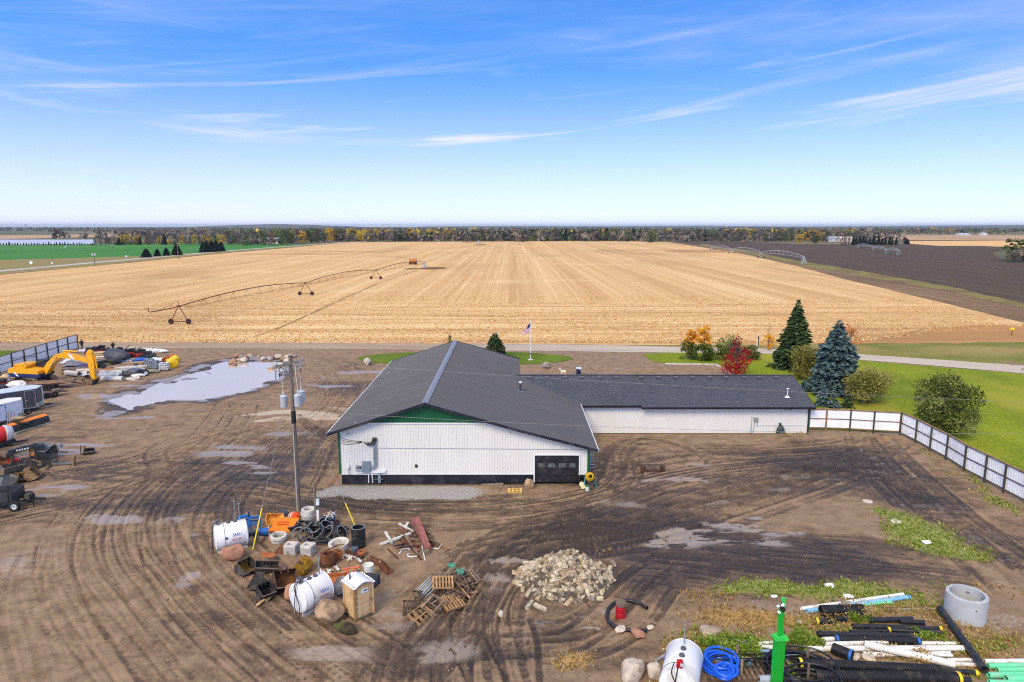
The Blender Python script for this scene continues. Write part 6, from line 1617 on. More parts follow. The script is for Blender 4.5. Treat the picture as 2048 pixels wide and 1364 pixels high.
# ---- scrap timber pile
SC = 'loose pieces in the scrap timber pile'
redp = M('red_timber',(150,92,82),.8,var=.2,scale=3); wpost = M('white_post',(216,216,208),.6,var=.08,dirt=(150,140,126),dirt_amt=.3)
for nm,lab,a,b,w,h,mt,z1,z2 in (
    ('timber_beam','wide dusty red beam on top of the scrap pile',(833,1060),(856,1104),.42,.22,redp,.75,.12),('timber_beam','second dusty red beam under the wide red one',(826,1052),(850,1096),.30,.16,redp,.55,.10),
    ('white_post','long white post pointing away from the scrap pile',(760,1092),(822,1077),.15,.13,wpost,.02,.3),('white_post','short white post lying across the long white post',(771,1072),(784,1093),.15,.12,wpost,.18,.15),
    ('white_post','white bent post at the upper edge of the scrap pile',(799,1056),(826,1072),.14,.1,wpost,.25,.25),('white_post','stubby white board end at the top of the scrap pile',(811,1064),(817,1055),.16,.06,wpost,.3,.35),('white_post','white stake at the lower end of the red beam',(844,1100),(850,1122),.07,.06,wpost,.25,.0),
    ('steel_bar','brown bar lying apart from the scrap pile in the mud',(775,1099),(796,1118),.08,.06,rust_m,0,0),('steel_bar','thin brown bar sticking out of the scrap pile',(870,1092),(899,1100),.06,.05,rust_m,.05,0),
    ('timber_plank','long brown plank on the lower side of the scrap pile',(806,1082),(843,1121),.12,.06,rust_d,.3,0),('timber_plank','long pale plank beside the brown plank in the scrap pile',(808,1080),(838,1114),.10,.05,wood_o,.36,.06),('timber_plank','reddish plank in the middle of the scrap pile',(818,1086),(836,1105),.16,.06,redp,.2,.05),
    ('timber_plank','thin plank crossing under the red beam',(812,1085),(838,1090),.08,.05,wood_o,.3,.3),('rake_bar','outer tine bar of the rusty rake in the scrap pile',(791,1068),(803,1078),.07,.05,rust_m,.25,.3),('rake_bar','second tine bar of the rusty rake in the scrap pile',(797,1065),(808,1076),.07,.05,rust_m,.28,.3),
    ('rake_bar','third tine bar of the rusty rake in the scrap pile',(804,1063),(815,1074),.07,.05,rust_m,.3,.3),('rake_bar','inner tine bar of the rusty rake in the scrap pile',(811,1062),(822,1073),.07,.05,rust_m,.3,.3),('timber_plank','plank reaching across the rake tines',(786,1073),(818,1084),.07,.05,wood_o,.32,.3)):
    beam_thing(nm,lab,nm.split('_')[1],a,b,w,h,mt,z1,z2,SC)
rs_ = random.Random(41)
for k_ in range(16):
    px,py = rs_.uniform(800,862),rs_.uniform(1066,1106); a_ = rs_.uniform(-.9,1.1); l_ = rs_.uniform(14,26)
    beam_thing('scrap_board',('dark','rusty','greyed','reddish')[k_ % 4] + ' broken board lying in the tangle under the red beams','board',(px - l_ * math.cos(a_),py - l_ * .7 * math.sin(a_)),(px + l_ * math.cos(a_),py + l_ * .7 * math.sin(a_)),rs_.uniform(.07,.16),.05,(rust_d,rust_m,wood_o,wood_d)[k_ % 4],rs_.uniform(0,.35),rs_.uniform(0,.3),SC)
for px,py,rz,lab in ((812,1103,.5,'white curved pipe elbow in front of the scrap pile'),(824,1111,2.6,'grey hooked pipe end lowest in front of the scrap pile'),(842,1067,1.4,'thin white bent pipe behind the red beam')):
    p = at_ground(px,py); o = MB().tube([(.28 * math.cos(a),.28 * math.sin(a),.05) for a in np.linspace(0,2.6,9)] + [(-.5,-.15,.05)],.045,8).build('pipe_elbow',M('pvc_white',(232,232,230),.4)); o.location = p; o.rotation_euler = (0,0,rz); tag(o,lab,'pipe',SC)
p = at_ground(873,1098); o = MB().tube([(-.4,0,.05),(.15,-.05,.05),(.3,.5,.08)],.04,8).build('bent_pipe',wpost); o.location = p; tag(o,'white pipe bent at a right angle at the end of the scrap pile','pipe',SC)
p = at_ground(858,1092); ring('rusty_drum_ring','rusty drum hoop beside the red beam','hoop',(p.x,p.y,p.z),.36,.31,.3,rust_d,(.15,0,0))
o = MB().box((0,0,.12),(.42,.4,.24)).build('wood_block',wood_o); p = at_ground(852,1107); o.location = p; o.rotation_euler = (0,0,.4); tag(o,'cut wood block at the lower end of the red beam','block',SC)

# ---- pallets
def pallet_proto(broken,mat,seed):
    r = random.Random(seed); parts = []
    for k_ in range(3): parts.append(('stringer',(0,-.5 + k_ * .5,.05),(1.2,.05,.10)))
    n = 7
    for k_ in range(n):
        if r.random() < broken: continue
        parts.append(('slat',(-.55 + k_ * 1.1 / (n - 1),0,.115),(.10,1.08,.022)))
    for k_ in range(4):
        if r.random() < broken: continue
        parts.append(('slat',(-.55 + k_ * 1.1 / 3,0,-.012),(.10,1.08,.022)))
    return parts
box_cache = {}
def pallet(label,px,py,dz,rot,broken,mat,seed,name='pallet'):
    p = at_ground(px,py); t = thing(name,label,'pallet',(p.x,p.y,p.z + dz),0,'pallets in the broken heap'); t.rotation_euler = rot
    for (nm,c,s) in pallet_proto(broken,mat,seed):
        key = (nm,s,mat.name)
        if key not in box_cache: o = MB().box((0,0,0),s).build(nm,mat,t); box_cache[key] = o.data
        else: o = link(nm,box_cache[key],t)
        o.location = c; o.rotation_euler = (0,0,random.Random(seed + len(nm)).uniform(-.03,.03))
wl_ = M('tan_wood',(176,136,92),.9,var=.25,scale=4,rand=.3)  # lighter tan pallet wood, tone varied board by board
for a in (('square pallet lying flat on top of the heap',886,1188,.62,(.12,.05,.12),.25,wl_,1),('pallet lying face up at the lower edge of the heap with light slats',904,1213,.22,(.22,.05,.62),.05,wl_,2),('pallet sloping at the outer end of the heap',828,1222,.18,(.2,.1,.15),.3,wood_d,3),('pallet with orange brown slats at the lowest corner of the heap',843,1234,.12,(.35,-.1,.95),.2,wl_,4),
          ('dark pallet under the flat one in the middle of the heap',862,1210,.28,(-.1,.25,-.35),.2,wood_d,5),('dark pallet under the upper end of the heap',915,1180,.25,(.15,-.3,.3),.2,wood_d,6),('weathered pallet at the far end of the heap nearest the mud lane',942,1165,.2,(.2,-.1,.55),.15,wood_o,7),('tilted broken pallet on the far shoulder of the heap',925,1172,.45,(.3,.2,.9),.45,wood_d,8),('broken pallet at the back of the heap',880,1166,.25,(-.25,.1,.2),.4,wood_o,9),('buried pallet at the base of the heap',880,1205,.02,(0,0,.4),.0,wood_d,10),('buried pallet at the base near the flat pallet',905,1190,.02,(0,0,-.3),.0,wood_d,11),('half broken pallet leaning at the side of the grey laths',848,1205,.3,(.3,.35,.5),.5,wood_d,12),('pallet tipped against the far side of the flat pallet',896,1172,.35,(-.45,.15,.2),.3,wood_o,13),('splintered pallet hanging over the light slatted one',915,1198,.42,(.25,-.3,1.2),.5,wood_d,14),('dark pallet sagging between the flat pallet and the mud lane',935,1188,.12,(.1,-.2,.9),.3,wood_d,15),('broken pallet between the two lowest pallets',866,1222,.2,(.3,.2,-.6),.45,wood_o,16)): pallet(*a)
for k_ in range(7):
    A = at_ground(832 + k_ * 1.5,1192 + k_ * 3.2); B = at_ground(863 + k_ * 1.2,1170 + k_ * 3.6); A.z += .28; B.z += .55; c = (A + B) / 2; mb = MB(); mb.beam(A - c,B - c,.07,.05); o = mb.build('grey_lath',M('grey_slat',(158,166,166),.8,var=.2)); o.location = c
    tag(o,'bluish grey lath in the loose bundle at the side of the pallet heap','lath','grey laths on the pallet heap')
rp = random.Random(9)
for k_,(a,b,z1,z2) in enumerate((((902,1170),(940,1205),.5,.15),((912,1172),(944,1196),.5,.1),((874,1140),(890,1165),.1,.4),((886,1148),(912,1172),.2,.5),((915,1195),(955,1188),.3,.05),((895,1200),(925,1186),.45,.5),((862,1220),(890,1205),.3,.4),((870,1204),(905,1218),.4,.35),((830,1232),(846,1208),.1,.3),((905,1160),(960,1162),.3,.1),((920,1150),(945,1147),.2,.25))):
    beam_thing('broken_board',('pale split board','dark split board','thin stake','grey board')[k_ % 4] + ' ' + ('jutting from the far side','lying across the top','poking out near the mud lane')[k_ % 3] + ' of the pallet heap' + ('',', higher one',', lower one')[(k_ // 4) % 3 ],'board',a,b,.10,.04,(wl_,wood_d,wood_o,wood_o)[k_ % 4],z1,z2,'broken boards on the pallet heap')
net_m = M('green_net',(96,168,140),.7,var=.2)
for px,py,dz,lab in ((903,1160,.75,'smaller green net bundle on the pallet heap'),(920,1168,.7,'larger green net bundle on the pallet heap')):
    p = at_ground(px,py); rr = random.Random(px); pts = []
    for i in range(70): a = i * .9; pts.append((.28 * math.cos(a) * rr.uniform(.4,1),.24 * math.sin(a * 1.3) * rr.uniform(.4,1),.14 + .16 * math.sin(i * 2.1) * rr.uniform(.2,1)))
    o = MB().tube(pts,.022,4).build('green_net',net_m); o.location = (p.x,p.y,p.z + dz); tag(o,lab,'net')

# ---- heap of cut blocks
hp = thing('block_heap','big heap of pale cut concrete blocks in the middle of the mud','block heap',tuple(at_ground(1133,1172)))
hx,hy = hp.location.x,hp.location.y
core = MB(); n_ = 20; ringv = [(0,0,1.75)]
for k_,(rr,zz) in enumerate(((.8,1.32),(1.6,.80),(2.35,.26),(2.75,-.1))):
    for j in range(n_): a = 2 * PI * j / n_; ringv.append((rr * math.cos(a) * 1.08,rr * math.sin(a) * .95 + .5,zz + rb.uniform(-.06,.06)))
fs = [(0,1 + j,1 + (j + 1) % n_) for j in range(n_)] + [(1 + k_ * n_ + j,1 + (k_ + 1) * n_ + j,1 + (k_ + 1) * n_ + (j + 1) % n_,1 + k_ * n_ + (j + 1) % n_) for k_ in range(3) for j in range(n_)]
ringv[0] = (0,.5,1.75); core.add(ringv,fs,0,True).build('rubble_core',M('rubble_soil',(96,84,70),1,var=.4,scale=5,bmp=.8),hp)
bl_m = [M('block_pale',(202,188,158),.9,var=.25,scale=3,bmp=.4,rand=.16,dirt=(134,120,100),dirt_amt=.3,dscale=2.5),M('block_tan',(178,156,122),.9,var=.2,scale=3,bmp=.4,rand=.16,dirt=(120,102,82),dirt_amt=.35,dscale=2.5),M('block_grey',(158,146,126),.9,var=.2,scale=3,bmp=.4,rand=.16,dirt=(108,98,86),dirt_amt=.55,dscale=2.5)]
def block_mesh(seed,s,mat):
    r = random.Random(seed); bm = bmesh.new(); bmesh.ops.create_cube(bm,size=1)
    for v in bm.verts: v.co = Vector(((v.co.x + r.uniform(-.07,.07)) * s[0] * 1.34,(v.co.y + r.uniform(-.06,.06)) * s[1] * .92,(v.co.z + r.uniform(-.06,.06)) * s[2] * .95))
    bmesh.ops.bevel(bm,geom=bm.edges[:],offset=.012,segments=1,affect='EDGES'); me = bpy.data.meshes.new('block'); bm.to_mesh(me); bm.free(); me.materials.append(mat); return me
bms = [block_mesh(i,((.52,.24,.22),(.46,.26,.2),(.34,.24,.22),(.62,.22,.2),(.28,.24,.2),(.5,.3,.16))[i % 6],bl_m[i % 3 if i % 5 else 0]) for i in range(18)]
for i in range(285):
    u = rb.random() ** .58; a = rb.uniform(0,2 * PI); rr = u * 2.5; zz = max(.06,1.86 * (1 - u) ** 1.05 + .06 * rb.uniform(-1,2.4))
    if u > .82: zz = rb.uniform(.06,.22)
    o = link('block',rb.choice(bms),hp); o.location = (rr * math.cos(a) * 1.12 * (1 + .12 * math.sin(3 * a)),.5 + rr * math.sin(a) * .98,zz)
    sl = math.atan(.45); o.rotation_euler = (rb.gauss(0,.45),rb.gauss(0,.45),rb.uniform(0,6.28))
mb = MB()
for i in range(420):
    u = rb.random() ** .55 * .97; a = rb.uniform(0,2 * PI); rr = u * 2.5; zz = max(.04,1.84 * (1 - u) ** 1.05)
    mb.box((rr * math.cos(a) * 1.12 * (1 + .12 * math.sin(3 * a)),.5 + rr * math.sin(a) * .98,zz),rb.choice(((.52,.24,.22),(.40,.26,.2),(.34,.24,.22))),(rb.gauss(0,.5),rb.gauss(0,.5),rb.uniform(0,6.28)),rb.randrange(3))
o = mb.build('block_fill',bl_m,hp); o['kind'] = 'stuff'
for (px,py) in ((1042,1148),(1047,1152),(1060,1127),(1073,1126),(1036,1170),(1032,1168),(1046,1183),(1058,1190),(1226,1130),(1200,1199),(1212,1180),(1080,1218),(1060,1214)):
    p = at_ground(px,py); o = link('block',rb.choice(bms),hp); o.location = (p.x - hx,p.y - hy,p.z + .1 - hp.location.z); o.rotation_euler = (rb.uniform(-.15,.15),rb.uniform(-.15,.15),rb.uniform(0,6.28))

# ---- red barrel and curved black pipe
p = at_ground(1242,1236); t = thing('red_barrel','red steel barrel with a dirty top inside the curved black pipe','barrel',(p.x,p.y + .1,p.z - .02))
MB().lathe([(.29,0),(.285,.02),(.285,.28),(.298,.295),(.285,.31),(.285,.58),(.298,.595),(.285,.61),(.285,.86),(.295,.88)],28).build('barrel_body',M('barrel_red',(176,22,34),.42,var=.12,dirt=(110,40,36),dirt_amt=.25),t)
MB().lathe([(.295,.88),(.285,.895),(.27,.87),(0,.87)],28).build('barrel_lid',M('dirty_lid',(120,100,84),.9,var=.3,scale=5),t)
MB().lathe([(.288,.70),(.300,.74),(.296,.88)],28).build('barrel_rim',M('dirty_lid',(120,100,84),.9,var=.3,scale=5),t)
cp = [G(x,y) for x,y in ((1294,1221),(1280,1212),(1262,1206),(1245,1205),(1228,1211),(1217,1222),(1213,1236),(1216,1247),(1226,1256),(1245,1263),(1268,1267),(1292,1266))]
c0 = cp[6]; o = MB().tube([(q.x - c0.x,q.y - c0.y,.12) for q in cp],.10,10,cap=False).build('curved_pipe',blk_p); o.location = (c0.x,c0.y,ground_z(c0.x,c0.y)); tag(o,'thick black hose curving around the red barrel','hose')
for a,b,lab in (((1272,1241),(1314,1247),'pale stick lying inside the curved black hose'),((1233,1262),(1262,1247),'dark rotten stick inside the curved black hose'),((1220,1276),(1238,1266),'grey stick beside the flat whitish stone')): beam_thing('stick',lab,'stick',a,b,.09,.07,wood_o)
beam_thing('stick','thin brown stick leaning on the front of the block heap','stick',(1160,1192),(1178,1214),.06,.05,wood_d,.3,0)

# ---- big concrete ring at the right
p = at_ground(1945,1252); o = MB().lathe([(.82,1.42),(.82,0),(1.0,0),(1.0,1.39),(.97,1.42)],44,None,0,True,True).build('manhole_barrel',M('manhole_concrete',(184,186,186),.9,var=.08,scale=1.2,bmp=.25,bscale=18,dirt=(150,150,146),dirt_amt=.3),None); t = o
o.location = (p.x + .12,p.y + .85,p.z - .02); o.rotation_euler = (.0,-.0,0); tag(o,'large upright grey concrete manhole ring near the big black pipe','manhole ring')
MB().tube([(.55,.62,1.12),(.48,.54,1.12),(.42,.64,1.12),(.50,.71,1.12)],.02,5).build('step_iron',dark_m,t); MB().lathe([(0,0),(.035,.0)],10,Matrix.Translation((-.12,-1.0,.95)) @ Matrix.Rotation(PI / 2,4,'X')).build('lift_hole',dark_m,t)
# ---- septic lids, papers, steel frame
for px,py,lab in ((1735,1004,'round pale concrete lid nearer the muddy lane'),(1792,1045,'round pale concrete lid in the green weeds')):
    p = at_ground(px,py); o = MB().lathe([(0,.07),(.33,.07),(.36,.05),(.36,0)],28).build('septic_lid',M('lid_concrete',(206,198,176),.9,var=.12)); o.location = (p.x,p.y,p.z + .02); t = o; tag(o,lab,'lid','round concrete lids')
    for a in (0,2.1,4.2): MB().tube([(.12 * math.cos(a) - .03,.12 * math.sin(a),.08),(.12 * math.cos(a) + .03,.12 * math.sin(a),.08)],.012,4).build('lid_handle',dark_m,t)
for px,py,lab,s in ((1853,1087,'crumpled white plastic bag in the weeds past the concrete lids',.35),(1658,1174,'flat white plastic scrap behind the long white pipe',.3),(1697,1196,'white lump of plastic beside the blue pipe',.3),(1548,1195,'small white rag in the weeds near the green mast',.2)):
    p = at_ground(px,py); o = link('plastic_scrap',boulder_mesh(s * 2,s * 1.3,s * .8,px,M('white_plastic',(236,236,236),.5),2,9)); o.location = p; tag(o,lab,'plastic scrap')
p = at_ground(1306,944); t = thing('box_blade','rusty steel box blade lying in the mud in front of the office wing','box blade',(p.x,p.y + .2,p.z),0)
MB().box((0,.25,.3),(1.9,.06,.5)).build('mouldboard',M('muddy_steel',(128,112,96),.85,var=.25,dirt=(82,66,54),dirt_amt=.4),t)
for sx_ in (-.85,.85): MB().box((sx_,0,.28),(.3,.6,.5)).build('end_box',rust_d,t)
MB().box((0,-.1,.06),(1.5,.3,.1)).build('cutting_edge',rust_d,t); MB().box((0,.2,.56),(1.9,.12,.06)).build('top_bar',M('muddy_steel',(128,112,96),.85),t)

# ---- in front of the shop wall
def quad_pallet(px,py):
    p = at_ground(px,py); t = thing('yellow_pallet','yellowish wooden pallet lying before the shop wall','pallet',(p.x,p.y,p.z + .05),.02)
    ym = M('yellow_wood',(212,172,96),.85,var=.15,scale=4,rand=.1)
    for k_ in range(3): MB().box((0,-.4 + k_ * .4,.05),(1.1,.07,.1)).build('stringer',ym,t)
    for k_ in range(4): MB().box((-.48 + k_ * .32,0,.115),(.2 if k_ in (0,3) else .13,.9,.025)).build('slat',ym,t)
quad_pallet(1030,984)
beam_thing('timber','long grey weathered timber beside the gravel strip','timber',(962,969),(1007,972),.28,.22,wood_o,0); beam_thing('timber','thin grey timber behind the yellowish pallet','timber',(1003,977),(1048,974),.12,.12,wood_o,0)
beam_thing('stake','short pale stake lying before the garage door','stake',(1139,965),(1143,975),.08,.06,wood_o); beam_thing('stake','short pale stake upright near the yellowish pallet','stake',(998,986),(1000,978),.06,.05,wood_o)
p = at_ground(1180,976); t = thing('cement_mixer','yellow drum cement mixer on a teal frame at the shop corner','cement mixer',(p.x,p.y + .15,p.z),0)
ymx = M('mixer_yellow',(238,186,18),.45,var=.12,dirt=(150,120,60),dirt_amt=.3); tl = M('mixer_teal',(44,118,116),.5,var=.15)
Tm = Matrix.Translation((0,0,.85)) @ Matrix.Rotation(math.radians(62),4,'X')
MB().lathe([(0,-.35),(.25,-.34),(.36,-.18),(.38,.02),(.30,.22),(.2,.36),(.17,.36),(.27,.2),(.34,.0)],22,Tm).build('drum',ymx,t)
MB().lathe([(.385,-.06),(.42,-.05),(.42,.0),(.385,.01)],22,Tm).build('ring_gear',dark_m,t)
mb = MB(); [mb.beam((sx_,0,.85),(sx_ * 1.25,sy_,.02),.07,.07) for sx_ in (-.4,.4) for sy_ in (-.45,.4)]; mb.build('frame',tl,t)
MB().box((.2,.25,.5),(.35,.35,.5)).build('motor_box',tl,t)
for sx_ in (-.55,.55): MB().lathe([(.06,-.04),(.15,-.04),(.15,.04),(.06,.04)],14,Matrix.Translation((sx_,.38,.15)) @ Matrix.Rotation(PI / 2,4,'Y'),0,True,True).build('wheel',dark_m,t)
p = at_ground(1174.5,981); t = thing('bucket_pail','white pail with a green lid before the cement mixer','pail',(p.x,p.y,p.z)); MB().lathe([(0,0),(.14,0),(.16,.38),(0,.38)],18).build('pail',M('pail_white',(232,234,222),.4),t); MB().lathe([(.17,.37),(.17,.41),(0,.42)],18).build('lid',M('pail_green',(36,138,104),.4),t)
for k_,(px,py,lab) in enumerate(((1164,975,'upper cream cement bag beside the cement mixer'),(1168,979,'lower cream cement bag in front of the cement mixer'))):
    p = at_ground(px,py); o = link('cement_bag',boulder_mesh(.55,.45,.5 - .15 * k_,40 + k_,M('bag_cream',(226,216,164),.8,var=.1),2,8)); o.location = p; tag(o,lab,'bag','cement bags')
p = at_ground(1163,966); o = MB().lathe([(.2,-.1),(.36,-.1),(.38,0),(.36,.1),(.2,.1)],26,Matrix.Rotation(PI / 2,4,'X'),0,True,True).build('tyre',dark_m); o.location = (p.x,FY - .22,.37); o.rotation_euler = (.12,0,0); tag(o,'black tyre leaning on the wall beside the cement mixer','tyre')
p = at_ground(1184,934); t = thing('step_ladder','white propped ladder at the corner behind the shop','ladder',(p.x,p.y,p.z),0)
for sx_ in (-.18,.18): MB().tube([(sx_,-.35,0),(sx_ * .7,0,1.6)],.03,6).build('rail',galv_m,t); MB().tube([(sx_,.4,0),(sx_ * .7,0,1.6)],.025,6).build('leg',galv_m,t)
for k_ in range(5): MB().box((0,-.3 + .06 * k_,.25 + .28 * k_),(.34,.08,.03)).build('step',white2_m,t)
p = at_ground(1561,866); t = thing('stump_planter','dark grey planter with a small figure by the office wall','planter',(p.x,p.y,p.z)); MB().lathe([(0,0),(.38,0),(.46,.35),(.34,.5),(.42,.62),(.25,.8),(.18,1.0),(0,1.0)],14).build('body',M('planter_grey',(58,74,76),.7,var=.2),t); MB().lathe([(0,0),(.13,.05),(.14,.2),(0,.33)],12,Matrix.Translation((-.1,0,1.0))).build('figure',M('planter_grey',(58,74,76),.7),t)
p = at_ground(1503.5,868); t = thing('wall_bracket','pale metal bracket on the ground under the gas meter','bracket',(p.x,p.y,p.z)); MB().tube([(-.1,0,.5),(.1,-.2,.05)],.05,6).build('brace',galv_m,t); MB().box((-.1,0,.45),(.2,.2,.3)).build('plate',M('pale_blue_metal',(170,196,210),.5),t)
# white and blue bins seen over the office ridge
p = G(1157,752); t = thing('blue_bin','dark blue bin with a white lid behind the office wing','bin',(p.x,p.y,0)); MB().box((0,0,.55),(.62,.55,1.1)).build('body',M('bin_blue',(24,34,64),.5),t); MB().box((0,0,1.15),(.7,.62,.16)).build('lid',M('bin_lid',(214,230,246),.4),t); MB().box((.2,-.29,1.0),(.1,.03,.2)).build('handle',M('bin_lid',(214,230,246),.4),t)
p = G(1126.5,754); t = thing('lawn_ornament','cream coloured animal ornament behind the office wing','ornament',(p.x,p.y,0),.3); cr = M('cream_paint',(244,232,206),.6)
sk = MB(); sk.tube([(-.35,0,.75),(0,0,.8),(.3,0,.75)],[.16,.2,.18],10); sk.tube([(-.3,0,.85),(-.5,0,1.2)],[.12,.09],8); sk.lathe([(0,-.12),(.11,-.05),(.1,.08),(0,.2)],10,Matrix.Translation((-.52,0,1.25)) @ Matrix.Rotation(-PI / 2,4,'Y')); sk.build('body',cr,t)
for sx_ in (-.25,.25):
    for sy_ in (-.1,.1): MB().tube([(sx_,sy_,.75),(sx_,sy_,0)],[.07,.04],6).build('leg',cr,t)
# flagpole
p = G(1061,720); fp = thing('flagpole','white flagpole with a striped flag on the lawn island','flagpole',(p.x,p.y,0))
ht = AT(1055,640,p.y).z
MB().tube([(0,0,0),(-.02,0,ht)],[.06,.035],10).build('pole',white2_m,fp); MB().lathe([(0,.1),(.07,.05),(.07,-.02),(0,-.05)],10,Matrix.Translation((-.02,0,ht + .05))).build('finial',galv_m,fp)
MB().lathe([(0,.12),(.4,.1),(.45,0)],16).build('base',conc_w,fp); MB().box((0,-.06,1.05),(.16,.08,.2)).build('cleat',dark_m,fp)
fl_m = bpy.data.materials.new('flag_cloth'); fl_m.use_nodes = True
cols = {'r': M('flag_red',(178,36,56),.7),'w': M('flag_white',(236,232,234),.7),'b': M('flag_blue',(44,48,96),.7)}
zt_ = AT(1054,645,p.y).z; vs,fs,mi = [],[],[]; nu,nv = 12,13
for i in range(nu + 1):
    for j in range(nv + 1):
        u = i / nu; v_ = j / nv; hang = u * 1.55
        x = -.04 - u * (1.15 + .18 * math.sin(v_ * 3)) * .95; z_ = zt_ - v_ * (1.35 - .45 * u) - u * 1.15 - .1 * u * u; y = .14 * math.sin(u * 7 + v_ * 4) * u
        vs.append((x,y,z_))
mb = MB()
for i in range(nu):
    for j in range(nv):
        a = i * (nv + 1) + j; k_ = 2 if (i < nu * .4 and j < 7) else (0 if j % 2 == 0 else 1)
        mb.f.append((a,a + 1,a + nv + 2,a + nv + 1)); mb.m.append(k_); mb.s.append(True)
mb.v = vs; mb.build('flag',[cols['r'],cols['w'],cols['b']],fp)
# tall vent posts
for px,py,top_,lab in ((471,1046,1005,'thin grey pipe post standing behind the rear fuel tank'),):
    p = at_ground(px,py); o = MB().tube([(0,0,0),(0,0,1.6)],.045,8).box((0,0,1.62),(.16,.06,.05)).build('pipe_post',galv_m); o.location = p; tag(o,lab,'post')
# ================================================================ PIPE YARD AT THE LOWER RIGHT
pvc_w = M('pipe_white',(236,234,228),.4,var=.05,dirt=(190,182,168),dirt_amt=.25,dscale=1.5); pvc_b = M('pipe_blue',(126,190,228),.4,var=.1,dirt=(170,196,206),dirt_amt=.3); pvc_g = M('pipe_mint',(112,222,164),.4,var=.08,dirt=(150,200,170),dirt_amt=.25)
pvc_bd = M('pipe_deep_blue',(72,150,206),.4,var=.1); yel_r = M('band_yellow',(244,210,30),.45); blu_r = M('band_blue',(48,104,178),.45)
def ZP(x,y): return (x / 4.376 + 1580,y / 4.376 + 1120)
def ZQ(x,y): return (x / 4.655 + 1180,y / 4.655 + 1120)
def pipe(label,a,b,dia,mat,kind='plain',bands=(),dz=0.0,dz2=None,pitch=.075,group='pipes in the pipe yard',name='pipe'):
    """Pipe lying on the ground between two photo points (centre line)."""
    r = dia / 2
    A = G(*a,r + dz); B = G(*b,r + (dz if dz2 is None else dz2)); A.z += ground_z(A.x,A.y); B.z += ground_z(B.x,B.y)
    d = B - A; L_ = d.length; t = thing(name,label,'pipe',tuple(A),0,group); t.rotation_mode = 'QUATERNION'; t.rotation_quaternion = d.to_track_quat('X','Z')
    X = Matrix.Rotation(PI / 2,4,'Y')
    if kind == 'rib':
        k_ = int(L_ / pitch); pr = []
        for i in range(k_):
            x = i * L_ / k_; q = L_ / k_; pr += [(r * .90,x),(r * .90,x + q * .25),(r,x + q * .38),(r,x + q * .74),(r * .90,x + q * .88)]
        MB().lathe(pr + [(r * .9,L_),(r * .84,L_),(r * .84,0)],22,X,0,True,True).build('pipe_wall',mat,t,sharp=55)
    else: MB().lathe([(r * .86,L_),(r * .86,0),(r,0),(r,L_)],16,X,0,True,True).build('pipe_wall',mat,t)
    for (u,mt) in bands: MB().lathe([(r * .98,-.07),(r * 1.04,-.06),(r * 1.04,.06),(r * .98,.07)],22,Matrix.Translation((max(.05,min(L_ - .05,u * L_)),0,0)) @ X).build('band',mt,t)
    return t
